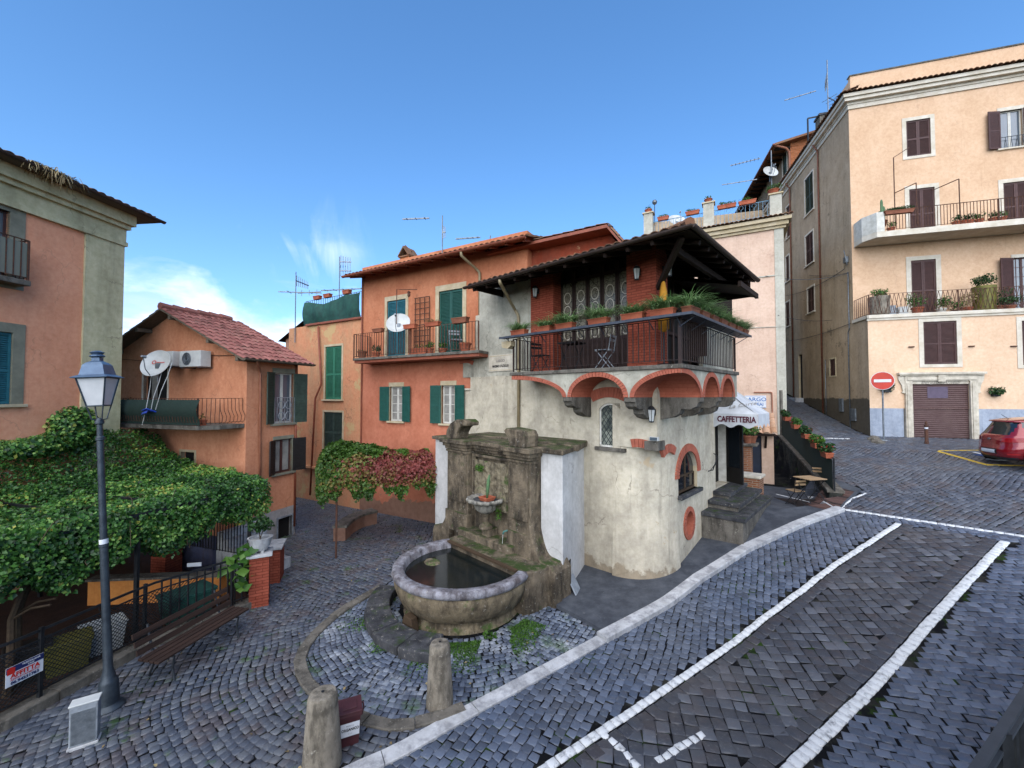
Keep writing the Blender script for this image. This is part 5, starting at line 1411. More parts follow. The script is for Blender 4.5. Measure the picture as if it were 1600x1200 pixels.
# thicker foot of the two wings, and the ledge behind the basin
wr = [(xd-.05, -.3), (xd-.05, 1.9), (xd+.02, 1.72)]+[(xd+(i/10)*(-.30-xd), 1.70-.72*(1-(1-i/10)**2.4)) for i in range(1, 11)]+[(-.06, .95), (.04, .80), (.04, -.3)]
k = MB(T0); k.prism(wr, -.08, .19); k.build('wing', M['mossstone'], fo, bevel=.025)
wl = [(xa-.8, -.3), (xa-.8, .6), (xa-.72, .80), (xa-.45, .88)]+[(xa-.45+.5*(i/8), .88+.8*(i/8)**2.2) for i in range(1, 9)]+[(xa+.05, -.3)]
k = MB(T0); k.prism(wl, -.02, .19); k.build('wing', M['mossstone'], fo, bevel=.025)
for (p, q, nm) in ((xa, xb, 'l'), (xc, xd, 'r')):
    k = MB(T0); k.box(p, q, -.04, .18, .9, ZC-.22); k.box(p+.07, q-.07, -.08, -.04, 1.75, ZC-.38); k.box(p-.03, q+.03, -.09, .18, .9, 1.45); k.box(p-.03, q+.03, -.08, .18, ZC-.32, ZC-.26)
    k.build('pilaster', M['mossstone'], fo, bevel=.012)
k = MB(T0); mx_ = (xb+xc)/2

for (g0, g1, yy) in ((.05, .12, .05), (.12, .17, .09)):
    k = MB(T0)
    for (q0, q1, q2, q3) in ((xb+g0, xb+g1, 1.6, ZC-.3), (xc-g1, xc-g0, 1.6, ZC-.3), (xb+g1, xc-g1, ZC-.3-(g1-g0), ZC-.3)): k.box(q0, q1, yy, .18, q2, q3)
    k.build('panel_moulding', M['mossstone'], fo, bevel=.01)

def nic(u, v):
    x = xb+.16+(xc-xb-.32)*u; z = 1.75+(ZC-2.2)*v
    return (x, .10-.035*mnoise.noise(Vector((x*9, z*9, 1)))-.05*abs(mnoise.noise(Vector((x*4, z*4, 5)))), z)
k.grid(nic, 26, 40, 0, .5)
k.build('carved_panel', stonem('rough_tartar_stone', '#6e6553', '#8b816a', '#322c24', '#3f5a1c', scale=5, bump=1.2), fo)
k = MB(T0); z0 = ZC-.25
for (g, za, zb_) in ((.03, ZC-.24, ZC-.16), (.08, ZC-.16, ZC-.06), (.15, ZC-.06, ZC+.05)):
    k.box(xb-.02, xc+.02, .15-g, 1.25, za, zb_); k.box(xa-g, xb+g, -.08-g, 1.24, za-.001, zb_+.002); k.box(xc-g, xd+g, -.08-g, 1.24, za-.001, zb_+.002)
for (lo, hi) in ((xa-.5, xa-.15),): k.box(lo, hi, .3, 1.3, ZC-.1, ZC+.03)
k.build('cornice', M['mossstone'], fo, bevel=.014)
# whitewashed masonry either side
bxr = FF.h(880, 760, .55)[0]
k = MB(T0)
fx1 = FF.h(879, 760, .30)[0]; wl_ = FF.l(FC.w(-2.05, .05, 0))
k.prism([(xd+.02, .28), (fx1, .30), (wl_.x, wl_.y+.1), (xd-.2, wl_.y+1.2)], -.2, ZC-.06, plane='xy')
k.build('buttress', M['st_butt'], fo, bevel=.025)
k = MB(T0); k.prism([(xd+.0, .18), (fx1+.1, .2), (wl_.x+.13, wl_.y+.05), (wl_.x-.3, wl_.y+.6), (xd-.2, 2.0)], ZC-.062, ZC+.06, plane='xy'); k.build('buttress_cap', M['mossstone'], fo, bevel=.02)
k = MB(T0); xs = FF.h(680, 740, .34)[0]; k.box(xs, xa-.01, .34, 1.5, .3, ZC-.1); k.build('side_wall', M['st_butt'], fo, bevel=.02)
k = MB(T0); k.box(xs-.08, xa+.1, .26, 1.55, ZC-.099, ZC+.0); k.build('side_cap', M['mossstone'], fo, bevel=.015)
k = MB(T0); k.box(xs-.3, xs+.05, .27, .33, FF.h(684, 745, .3)[1]-.03, FF.h(684, 745, .3)[1]+.03); k.build('wooden_peg', M['woodpale'], fo)
# slope of stone on top, up to the tavern wall
k = MB(T0); k.prism([(xa-.2, .9), (fx1, .9), (wl_.x, wl_.y+.3), (xa-.2, 3.0)], ZC-.05, ZC+.10, plane='xy'); k.build('top_fill', M['mossstone'], fo, bevel=.03)
# volutes on the cornice: a curled one at the left, a broken block at the right
k = MB(T0); vx = (xa+xb)/2
pts = []
for i in range(15):
    t = i/14; a = R(190-150*t); rr_ = .42; pts.append((vx+.12+rr_*math.cos(a)*1.0-.05, ZC+.06+rr_*math.sin(a)*1.15*(1 if a > 0 else 0)))
S=1.35; o_ = [(vx+(x-vx)*S, ZC+.05+(z-ZC-.05)*S) for x, z in [(vx-.38, ZC+.05), (vx-.34, ZC+.22), (vx-.20, ZC+.38), (vx+.0, ZC+.46), (vx+.26, ZC+.47), (vx+.36, ZC+.42), (vx+.35, ZC+.34), (vx+.20, ZC+.34), (vx+.10, ZC+.28), (vx+.02, ZC+.18), (vx, ZC+.05)]]
k.prism(o_, -.1, .36); k.build('volute', M['mossstone'], fo, bevel=.03)
k = MB(T0); vx = (xc+xd)/2; o_ = [(vx+(x-vx)*1.2, ZC+.05+(z-ZC-.05)*1.2) for x, z in [(vx-.2, ZC+.05), (vx-.26, ZC+.2), (vx-.38, ZC+.36), (vx-.30, ZC+.42), (vx+.16, ZC+.38), (vx+.22, ZC+.28), (vx+.20, ZC+.05)]]
k.prism(o_, -.14, .36); k.build('volute', M['mossstone'], fo, bevel=.03)
# basin
bc = FF.l(Vector((BAS.x, BAS.y, 0))); T = Matrix.Translation((bc.x, bc.y, 0))
RB = 1.56
k = MB(T); k.lathe([(1.30, -.2), (1.31, .06), (1.25, .10), (1.24, .22), (1.34, .27), (1.36, .31), (1.40, .34), (1.47, .48), (1.52, .62), (1.53, .74), (1.50, .80)], 88)
for i, v in enumerate(k.v):
    q = Vector(v); n_ = mnoise.noise(q*1.7)*.02+mnoise.noise(q*6)*.008; d_ = Vector((q.x-bc.x, q.y-bc.y, 0)).normalized(); k.v[i] = tuple(q+d_*n_)
k.build('basin', M['basinstone'], fo, smooth=True)
k = MB(T); k.lathe([(1.50, .79), (RB-.01, .82), (RB+.01, .87), (RB+.0, .93), (RB-.04, .965), (1.34, .955), (1.305, .92), (1.25, .5), (0, .45)], 66, a0=R(157), a1=R(383))
for i, v in enumerate(k.v):
    q = Vector(v); n_ = mnoise.noise(q*3)*.012+mnoise.noise(q*9)*.006; d_ = Vector((q.x-bc.x, q.y-bc.y, 0)); d_ = d_.normalized() if d_.length > .1 else d_; k.v[i] = tuple(q+d_*n_+Vector((0, 0, n_*.5)))
k.build('rim', M['rimstone'], fo, smooth=True, angle=50)
k = MB(T); k.lathe([(0, .80), (1.30, .80)], 60); k.build('water', M['water'], fo)
k = MB(T0); k.prism([(bc.x-1.48, .3), (bc.x-1.50, -.72), (bc.x+1.42, -.72), (bc.x+1.50, -.5), (bc.x+1.55, .3)], -.2, .95, plane='xy')
k.build('ledge', M['mossstone'], fo, bevel=.03)
k = MB(T0); k.prism([(xb-.3, .2), (xb-.2, -.28), (xc+.2, -.28), (xc+.4, .2)], .9, 1.12, plane='xy'); k.build('ledge', M['mossstone'], fo, bevel=.03)
k = MB(T0); k.box(bc.x-1.3, bc.x+1.2, -.80, -.70, .93, .97); k.build('plank', M['woodtan'], fo)
# rubbish island in the water
k = MB(T@Matrix.Translation((-.75, -.35, .80))); k.lathe([(.001, .05), (.10, .045), (.17, .01), (.20, -.03)], 16, sx=1.3)
roughen(k, .03, 9); e = k.build('dirt_clump', M['basinstone']); e.location = FF.w(0, 0, 0); e.rotation_euler = (0, 0, R(FF.deg)); setp(e, label='clump of pale debris lying in the basin water', cat='debris')
# shell bowl on its baluster
sx_, sz_ = FF.h(758, 779, -.15)
T = Matrix.Translation((sx_, -.12, sz_)); k = MB(T)
k.lathe([(.30, -.02), (.44, .03), (.47, .01), (.46, -.05), (.38, -.09), (.30, -.12), (.28, -.16), (.24, -.27), (.14, -.36), (.07, -.38)], 64, flute=.10, nfl=16)
k.build('shell_bowl', M['marble'], fo, smooth=True)
k = MB(T); k.lathe([(.08, -.37), (.10, -.42), (.07, -.45), (.06, -.58), (.11, -.64), (.17, -.68), (.18, -.74), (.001, -.78)], 22); k.build('baluster', M['mossstone'], fo, smooth=True, angle=40); k = MB(T); k.lathe([(.001, -.02), (.34, -.015)], 40); k.build('bowl_bottom', M['darkstone'], fo)
k = MB(T0); k.box(sx_-.14, sx_+.14, -.16, .18, sz_-1.30, sz_-.76); k.build('bracket', M['mossstone'], fo, bevel=.03)
# spout with its thread of water
tx, tz = FF.h(797, 829, -.0); k = MB(T0); k.tube([(tx+.08, .12, tz), (tx, -.08, tz+.02), (tx-.05, -.16, tz), (tx-.06, -.18, tz-.06)], [.022, .022, .022, .026], 8); k.build('spout', plain('verdigris', '#3f6f68', '#2a4c48', 8, .6), fo, smooth=True)
k = MB(T0); k.tube([(tx-.06, -.18, tz-.06), (tx-.07, -.20, tz-.35), (tx-.07, -.21, .96)], [.006, .005, .007], 5); k.build('water_thread', M['plastic_w'], fo)
# little black door of the meter box and the grey slab leaning by the foot of the buttress
e = fempty('meter_hatch', FC, label='open black hatch with a leaning slab at the foot of the white buttress', cat='hatch'); hx = FC.l(at(890, 880, 10.25)); 
k = MB(); qx = FF.l(Vector((0, 0, 0)))
pA = FF.w(fx1+.0, .32, .5); pB = FC.w(-2.02, -.02, .5); dAB = (pB-pA); dAB.z = 0; dAB.normalize(); nn = Vector((dAB.y, -dAB.x, 0))
pA_l, pB_l = FC.l(pA+dAB*.12+nn*.01), FC.l(pA+dAB*.12+dAB*.42+nn*.01); zb0 = .28; zb1 = .85
k._add([(pA_l.x, pA_l.y, zb0), (pB_l.x, pB_l.y, zb0), (pB_l.x, pB_l.y, zb1), (pA_l.x, pA_l.y, zb1)]+[tuple(FC.l(pA+dAB*.05+nn*.03+Vector((0, 0, 0)))[:2])+(zb0,), tuple(FC.l(pA+dAB*.47+nn*.03)[:2])+(zb0,), tuple(FC.l(pA+dAB*.47+nn*.03)[:2])+(zb1,), tuple(FC.l(pA+dAB*.05+nn*.03)[:2])+(zb1,)],
       [(0, 1, 2, 3), (4, 5, 6, 7), (0, 1, 5, 4), (1, 2, 6, 5), (2, 3, 7, 6), (3, 0, 4, 7)]); k.build('opening', M['dark'], e)
k = MB(); a1 = FC.l(pA+dAB*.18+nn*.05); a2 = FC.l(pA+dAB*.50+nn*.05); b1 = FC.l(pA+dAB*.16+nn*.26); b2 = FC.l(pA+dAB*.50+nn*.26)
k._add([(b1.x, b1.y, .12), (b2.x, b2.y, .12), (a2.x, a2.y, .52), (a1.x, a1.y, .52), (b1.x+.02, b1.y+.03, .12), (b2.x+.02, b2.y+.03, .12), (a2.x+.02, a2.y+.03, .52), (a1.x+.02, a1.y+.03, .52)], [(0, 1, 2, 3), (7, 6, 5, 4), (0, 4, 5, 1), (1, 5, 6, 2), (2, 6, 7, 3), (3, 7, 4, 0)]); k.build('slab', M['plastic_g'], e)
# low curved stone step round the left of the basin
e = empty('curved_step', (BAS.x, BAS.y, 0), label='low curved lava stone step hugging the left of the basin', cat='step')
segs = [(168, 196), (197, 222), (223, 243), (244, 263)]
for i, (a0, a1) in enumerate(segs):
    k = MB(); n = 10; ri = 1.60-.02*i; ro = 2.08+.03*i; z1 = (.24, .20, .19, .21)[i]
    P = [(ri*math.cos(R(a0+(a1-a0)*j/n)), ri*math.sin(R(a0+(a1-a0)*j/n))) for j in range(n+1)]+[(ro*math.cos(R(a1-(a1-a0)*j/n)), ro*math.sin(R(a1-(a1-a0)*j/n))) for j in range(n+1)]
    k.prism(P, -.05, z1, plane='xy'); k.build('stone', M['darkstone'], e, bevel=.025)
e2 = empty('timber_chock', (BAS.x-.95, BAS.y-1.12, 0), R(-35), label='old wooden chock leaning against the basin foot', cat='chock'); k = MB(); k.prism([(-.2, 0), (.2, 0), (.12, .3), (-.08, .34)], -.06, .1); k.build('board', M['woodtan'], e2, bevel=.01)
k = MB()
# potted aloe in the shell, ferns on the wall
def sq_pot(label, p, w_=.3):
    e = empty('square_pot', p, R(FF.deg), label=label, cat='plant pot'); k = MB(); a = w_/2
    vs = []
    for (q, z) in ((a*.8, 0), (a, .08), (a*1.04, .08), (a*1.04, .1), (a*.88, .1), (a*.8, .05)): vs += [(-q, -q, z), (q, -q, z), (q, q, z), (-q, q, z)]
    fs = [(i*4+j, i*4+(j+1) % 4, i*4+4+(j+1) % 4, i*4+4+j) for i in range(5) for j in range(4)]+[(3, 2, 1, 0), (20, 21, 22, 23)]
    k._add(vs, fs); k.build('pot', M['terra'], e); return e
e = sq_pot('square orange pot with one upright cactus-like stem standing in the shell bowl', FF.w(sx_+.16, -.22, sz_-.01))
k = MB(); k.tube([(0, 0, .05), (.02, 0, .25), (.05, 0, .5), (.09, 0, .66)], [.025, .04, .045, .015], 8); k.build('stem', M['cactus'], e, smooth=True)
fx_, fz_ = FF.h(752, 729, .05); e = empty('wall_fern', FF.w(fx_, .02, fz_), R(FF.deg), label='bright green fern tuft growing high on the carved fountain panel', cat='fern'); leaves('fronds', blob(150, (0, -.04, -.03), (.16, .07, .13), shell=.1)[0], .045, M['mossleaf'], e, nrm=(0, -1, .4))
fx_, fz_ = FF.h(783, 800, .05); e = empty('wall_fern', FF.w(fx_, .0, fz_), R(FF.deg), label='yellow-green moss tuft right of the shell bowl', cat='fern'); leaves('fronds', blob(110, (0, -.04, -.03), (.10, .07, .22), shell=.1)[0], .04, M['mossleaf'], e, nrm=(0, -1, .4))
pw = G(765, 997); e = empty('weed', (pw.x, pw.y, pw.z), label='small leafy weed at the front foot of the basin', cat='weed'); leaves('leaves', blob(60, (0, 0, .06), (.14, .1, .07), shell=.1)[0], .06, M['mossleaf'], e, nrm=(0, -.3, 1))
# ------------------------------------------------------------ things on the square
def bollard(label, uv, h, r0, r1):
    p = G(*uv); e = empty('stone_bollard', p, label=label, cat='bollard', group='stone bollards by the kerb'); k = MB()
    k.lathe([(r0*1.0, -.1), (r0, .05), (r1*1.04, h*.78), (r1*1.0, h*.80), (r1*1.02, h*.82), (r1, h*.93), (r1*.86, h*.985), (r1*.5, h), (.001, h*1.0)], 36)
    for i, v in enumerate(k.v):
        q = Vector(v); n_ = mnoise.noise(q*3+Vector(p))*.012+mnoise.noise(q*11)*.005; d_ = Vector((q.x, q.y, 0)); k.v[i] = tuple(q+(d_.normalized() if d_.length > .01 else d_)*n_)
    k.build('shaft', M['bollard'], e, smooth=True, angle=50); k = MB(); k.tube([(0, 0, h-.02), (0, 0, h+.006)], .02, 8); k.build('pin_hole', M['iron'], e); return e
bollard('tapered round stone bollard standing in front of the fountain basin', (687, 1100), .93, .20, .155)
bollard('thicker dark stone bollard at the bottom edge, beside the brown bin', (503, 1196), .92, .235, .18)
p = G(546, 1157); e = empty('waste_bin', p, R(24), label='brown lidded food waste bin beside the front bollard', cat='bin'); k = MB(); wb_ = .125
vs = []
for (q, z) in ((.11, .0), (.135, .40), (.15, .40), (.15, .44)): vs += [(-q, -q, z), (q, -q, z), (q, q, z), (-q, q, z)]
k._add(vs, [(i*4+j, i*4+(j+1) % 4, i*4+4+(j+1) % 4, i*4+4+j) for i in range(3) for j in range(4)]+[(3, 2, 1, 0), (12, 13, 14, 15)]); k.build('body', M['plastic_b'], e, bevel=.008)
k = MB(); k.box(-.155, .155, -.155, .155, .442, .475); k.box(-.09, .09, -.09, .09, .476, .488); k.build('lid', M['plastic_b'], e, bevel=.01)
k = MB(); k.tube([(-.157, 0, .3), (-.18, 0, .40), (-.17, .0, .47)], .01, 6); k.tube([(.157, 0, .3), (.18, 0, .40), (.17, .0, .47)], .01, 6); k.build('handle', M['plastic_b'], e)
k = MB(); k._add([(-.115, -.137, .16), (.115, -.137, .16), (.12, -.153, .345), (-.12, -.153, .345)], [(0, 1, 2, 3)]); lb = k.build('label_panel', M['paper'], e)
Tl = Matrix.Translation((0, -.150, .255))@Matrix.Rotation(R(-4), 4, 'X')
text('ORGANICO', .047, M['ink'], Tl, lb, bold=.001, depth=.002, sx=.86); text('RIFIUTO', .026, M['ink'], Tl@Matrix.Translation((0, -.003, .05)), lb, depth=.002); text('- - -', .03, M['ink'], Tl@Matrix.Translation((0, .004, -.05)), lb, depth=.002)
p = G(132, 1163); e = empty('utility_box', p, R(33), label='scuffed grey metal utility box by the lamp post', cat='utility box'); k = MB(); k.box(-.17, .17, -.1, .1, 0, .05); k.build('plinth', M['trav'], e, bevel=.01)
e.scale = (.9, .9, .95); k = MB(); k.box(-.155, .155, -.085, .085, .05, .60); k.build('cabinet', M['plastic_g'], e, bevel=.015); k = MB(); k.box(-.13, .13, -.09, -.086, .08, .52); k.box(-.06, .06, -.094, -.0905, .46, .49); k.build('door', M['zinc'], e)
k = MB(); k.box(-.165, .165, -.095, .095, .601, .625); k.build('cap', M['plastic_w'], e, bevel=.008)
# street lamp
p = G(171, 1106); lp = empty('street_lamp', p, label='tall dark lamp post with four-sided glazed lantern at the garden fence', cat='street lamp'); HL = 3.78; lp.rotation_euler = (0, R(-3.6), 0)
ztop = at(158, 652, p.y).z-p.z
k = MB(); k.lathe([(0, 0), (.185, 0), (.185, .02), (.16, .05), (.12, .08), (.115, .38), (.105, .42), (.085, .45), (.08, .5), (.058, .58), (.055, 1.2)], 26); k.build('base', M['lampgrey'], lp, smooth=True, angle=35)
k = MB(); tl = -.11
k.lathe([(.052, .9), (.05, 2.4), (.058, 2.41), (.058, 2.45), (.045, 2.46), (.042, ztop-.35), (.055, ztop-.34), (.055, ztop-.30), (.038, ztop-.28), (.036, ztop-.1), (.055, ztop-.09), (.055, ztop-.05), (.03, ztop)], 20)
k.build('post', M['lampgrey'], lp, smooth=True, angle=35)
zs_ = at(158, 845, p.y).z-p.z; k = MB(); k.lathe([(.0525, zs_-.035), (.0535, zs_-.035), (.0535, zs_+.035), (.0525, zs_+.035)], 20); k.build('sticker', M['paper'], lp)
zl0 = at(158, 633, p.y).z-p.z; zl1 = at(158, 590, p.y).z-p.z; zl2 = at(158, 566, p.y).z-p.z
T = RZ(18)@Matrix.Translation((0, 0, 0)); b_ = .10; t_ = .175
k = MB(T)
for sx, sy in ((1, 1), (1, -1), (-1, 1), (-1, -1)):
    k.bar((sx*b_, sy*b_, zl0), (sx*t_, sy*t_, zl1), .016); k.tube([(0, 0, ztop-.04), (sx*b_*.6, sy*b_*.6, ztop-.02), (sx*b_, sy*b_, zl0)], .009, 6)
for (q, z) in ((b_, zl0), (t_, zl1)):
    for (a0, a1) in (((-q, -q), (q, -q)), ((q, -q), (q, q)), ((q, q), (-q, q)), ((-q, q), (-q, -q))): k.bar((a0[0], a0[1], z), (a1[0], a1[1], z), .018)
lt = k.build('lantern_frame', M['lampgrey'], lp)
mgp = NM('milky_lamp_glass', .25, spec=.5); mgp.col(mgp.mix(mgp.noise(6, 3), '#a9aaab', '#c6c6c4')); M['milk'] = mgp.mat
k = MB(T); q0, q1 = b_-.004, t_-.004
for (a0, a1) in (((-1, -1), (1, -1)), ((1, -1), (1, 1)), ((1, 1), (-1, 1)), ((-1, 1), (-1, -1))): k.quad((a0[0]*q0, a0[1]*q0, zl0), (a1[0]*q0, a1[1]*q0, zl0), (a1[0]*q1, a1[1]*q1, zl1), (a0[0]*q1, a0[1]*q1, zl1))
k.build('lantern_glass', M['milk'], lt)
k = MB(T); vs = []; hz = zl2-zl1
M['lampcap'] = plain('blue_grey_cap_paint', '#51657a', '#42546a', 5, .4, .3)
for (q, z) in ((t_+.045, zl1+.0), (t_+.05, zl1+.012), (t_-.02, zl1+.05), (t_-.05, zl1+hz*.85), (t_-.08, zl1+hz), (.05, zl1+hz+.03), (.05, zl1+hz+.08)): vs += [(-q, -q, z), (q, -q, z), (q, q, z), (-q, q, z)]
k._add(vs, [(i*4+j, i*4+(j+1) % 4, i*4+4+(j+1) % 4, i*4+4+j) for i in range(6) for j in range(4)]+[(3, 2, 1, 0), (24, 25, 26, 27)])
k.lathe([(.05, zl1+hz+.08), (.09, zl1+hz+.095), (.09, zl1+hz+.11), (.06, zl1+hz+.13), (.09, zl1+hz+.16), (.04, zl1+hz+.185), (.001, zl1+hz+.19)], 16)
k.build('cap', M['lampcap'], lp, bevel=.004)
# bench
pA = G(280, 1060); pB = G(368, 1001); d_ = (pB-pA); d_.z = 0; L_ = d_.length
sA = at(268, 1044, pA.y)
bz = math.degrees(math.atan2(d_.y, d_.x)); cpt = (pA+pB)/2
be = empty('park_bench', (cpt.x, cpt.y, cpt.z), R(bz), label='weathered dark slatted park bench with its back to the garden fence', cat='bench')
LB = 1.72; n0 = .0
for i, yy in enumerate((.02, .13, .24, .35)):
    k = MB(); k.box(-LB/2, LB/2, yy, yy+.09, .42, .455); k.build('seat_slat', M['wood'], be, bevel=.006)
for i, zz in enumerate((.53, .65, .77)):
    k = MB(T0); k.obox((0, .47+.05*i, zz), (LB, .03, .09), (R(-16), 0, 0)); k.build('back_slat', M['wood'], be, bevel=.006)
for x in (-LB/2+.25, LB/2-.25):
    k = MB(); k.tube([(x, .0, 0), (x, .05, .2), (x, .02, .40), (x, .44, .40), (x, .5, .5), (x, .60, .86)], .018, 8); k.tube([(x, .55, 0), (x, .45, .2), (x, .42, .4)], .018, 8)
    k.build('leg', M['irong'], be)
# ------------------------------------------------------------ houses on the left and in the middle
def eave_boards(mb, p, q, inn, th=.04):
    mb._add([Vector(p), Vector(q), Vector(q)+Vector(inn), Vector(p)+Vector(inn)], [(0, 1, 2, 3)]); d = Vector((0, 0, -th))
    mb._add([Vector(p)+d, Vector(q)+d, Vector(q)+Vector(inn)+d, Vector(p)+Vector(inn)+d], [(3, 2, 1, 0)])
    mb._add([Vector(p)+d, Vector(q)+d, Vector(q), Vector(p)], [(0, 1, 2, 3)])
# ---- orange house with the long balcony
M['st_or'] = stucco('orange_plaster', '#ba7b5a', '#aa6a4c', stain='#8a4a30', scale=.5, streak=.3, patch='#b98a58', patch_t=.64, patch_s=.9, seed=4, bottom=(.9, '#7d6a58', .5, 1.2))
M['st_or2'] = stucco('coral_plaster', '#b8755b', '#a8674e', stain='#8e4630', scale=.5, streak=.2, seed=5, bottom=(.8, '#7b6a5c', .75, 1.0))
FO = Fr(-2.53, 14.7, -30)
oh = fempty('orange_house', FO, label='orange plastered house with long iron balcony and green shutters behind the fountain', cat='house')
xL = FO.h(564, 620)[0]; xR = FO.h(824, 400)[0]
ZO = FO.h(640, 412)[1]+.25; zb = FO.h(650, 556, 0)[1]
d1 = FO.box(605, 469, 634, 556); d2 = FO.box(686, 453, 723, 548); wn = FO.box(609, 604, 630, 658); w2_ = FO.box(690, 602, 712, 662)
d1 = (d1[0], d1[1], zb, d1[3]); d2 = (d2[0], d2[1], zb, d2[3])
k = MB(); wall(k, xL, xR, zb-.12, ZO, [d1, d2]); k.box(xL, xL+.01, 0, 6, -.5, ZO); k.quad((xR, 0, 3), (xR, 6, 3), (xR, 6, ZO), (xR, 0, ZO)); k.quad((xL, 6, 0), (xR, 6, 0), (xR, 6, ZO), (xL, 6, ZO))
k.build('wall', M['st_or'], oh)
k = MB(); wall(k, xL, xR, -.8, zb-.12, [wn, w2_]); k.build('lower_wall', M['st_or2'], oh)
window(oh, T0, d1, 'closed', sur=.13, surm='cream', shm='tealsh', sill=False, topd=.05)
window(oh, T0, d2, 'closed', sur=.16, surm='cream', shm='greensh', sill=False, topd=.05)
window(oh, T0, wn, 'open', sur=.04, surm='cream', shm='greensh', sill=True, panes=(1, 4), curtain=True, lw_=.44, topd=.12)
window(oh, T0, w2_, 'open', sur=.04, surm='cream', shm='greensh', sill=True, panes=(1, 4), curtain=True, lw_=.44, topd=.12)
bb0 = FO.h(551, 566, -.85)[0]; bb1 = FO.h(748, 548, -.85)[0]; zbl = FO.h(650, 556, -.85)[1]
k = MB(); k.box(bb0, bb1, -.85, 0, zb-.14, zb-.05); k.build('balcony', M['greystone'], oh, bevel=.01); balo = oh.children[-1]
k = MB(); k.box(bb0+.04, bb1-.02, -.80, -.02, zb-.24, zb-.142); k.build('underside', M['redgut'], balo)
k = MB(); railing(k, (bb0+.03, -.82, 0), (bb1-.03, -.82, 0), zb-.05, zb+.88, .125, .008, .014, posts=(0, .5, 1)); railing(k, (bb0+.03, -.82, 0), (bb0+.03, -.02, 0), zb-.05, zb+.88, .13, .008, .014); k.build('railing', M['rust'], balo)
# trellis
tr = FO.box(649, 465, 671, 552, -.06); e = fempty('trellis', FO, label='brown wooden lattice trellis between the two balcony doors of the orange house', cat='trellis'); k = MB()
nx, nz = 3, 10
for i in range(nx+1): x = tr[0]+(tr[1]-tr[0])*i/nx; k.box(x-.014, x+.014, -.08, -.06, zb, tr[3]+(zb-tr[2])*0)
k.build('uprights', M['rust'], e); k = MB()
for i in range(nz+1): z = zb+.1+(tr[3]-zb-.1)*i/nz; k.box(tr[0]-.02, tr[1]+.02, -.10, -.081, z-.014, z+.014)
k.build('crosspieces', M['rust'], e)
# roof and eaves
OVo = .75; q1 = FO.h(538, 437, -OVo); ex0 = q1[0]; ZEo = FO.h(700, 398, -OVo)[1]
slo = 0.0; pt = R(16); upo = Vector((0, math.cos(pt), math.sin(pt)))
xE = FO.h(822, 378, -OVo)[0]
k = MB(); tiles(k, (ex0, -OVo, ZEo+.05), (1, 0, 0), upo, xE-ex0, 3.4); rf = k.build('roof', M['tileold'], oh)
k = MB(); eave_boards(k, (ex0, -OVo, ZEo+.02), (xE, -OVo, ZEo+.02), upo*3.6)
k.quad((ex0, -OVo, ZEo), (ex0, -OVo, ZEo+.1), tuple(Vector((ex0, -OVo, ZEo+.1))+upo*3.4), tuple(Vector((ex0, -OVo, ZEo))+upo*3.4))
for x in np.arange(ex0+.3, xE, .6): k.bar((x, -OVo+.05, ZEo-.03), (x, .1, ZEo-.03+(OVo+.05)*math.tan(pt)), .08, .08)
k.build('eave_timbers', M['redgut'], rf)
k = MB(); gutter(k, (ex0-.05, -OVo-.05, ZEo+.03), (xE, -OVo-.05, ZEo+.03), .07); k.build('gutter', M['redgut'], rf)
gx = FO.h(722, 400, -OVo)[0]; px_ = FO.h(750, 430, -.05)[0]
k = MB(); ipipe(k, [(gx, -OVo-.05, ZEo), (gx, -OVo-.05, ZEo-.15), (px_-.1, -.15, ZEo-.42), (px_, -.07, ZEo-.55), (px_, -.07, zb+.2)], .045); k.build('drain_pipe', M['creampipe'], oh, smooth=True)
k = MB(); ipipe(k, [(xL+.08, -.05, ZO-.4), (xL+.08, -.05, 1.5)], .03); k.build('cable_duct', M['redgut'], oh)
# gabled back part with the steep rake at the right
FG2 = FO
rb = fempty('gabled_rear_house', FO, label='reddish gabled house rising behind the tavern roof', cat='house'); 
gy = .3; gA = FO.h(822, 377, gy)[0]; gB = FO.h(946, 352, gy-.5); gC = FO.h(968, 384, gy-.5)
z_l = FO.h(822, 377, gy)[1]
k = MB(); k.poly([(gA-1, gy, 3), (gC[0]+.0, gy, 3), (gC[0]+.0, gy, gC[1]-.02), (gB[0], gy, gB[1]-.10), (gA-1, gy, z_l-.35)][::1])
k.quad((gC[0], gy, 3), (gC[0], gy+4, 3), (gC[0], gy+4, gC[1]), (gC[0], gy, gC[1])); k.build('gable_wall', stucco('red_ochre_plaster', '#94452f', '#7f3c2a', patch='#b08d6a', patch_t=.6, seed=6), rb)
k = MB(); o1 = Vector((gA-1.2, gy-.55, z_l-.30)); o2 = Vector((gB[0]+.05, gy-.55, gB[1])); o3 = Vector((gC[0]+.35, gy-.55, gC[1]-.30)); bk = Vector((0, 5, .0)); 
for (p, q) in ((o1, o2), (o2, o3)):
    k.quad(p, q, q+bk, p+bk); dn = Vector((0, 0, -.09)); k.quad(p+dn, p+dn+bk, q+dn+bk, q+dn); k.quad(p+dn, q+dn, q, p)
k.build('verge_boards', M['redgut'], rb); k = MB()
d_ = (o2-o1).normalized(); tiles(k, o1+Vector((0, 0, .03)), (0, 1, 0), d_, 5, (o2-o1).length); k2 = MB(); d2_ = (o2-o3).normalized()
tiles(k, o3+Vector((0, 0, .03)), (0, 1, 0), d2_, 5, (o2-o3).length, xlim=lambda s: (0, 5)); k.build('roof', M['tileold'], rb)
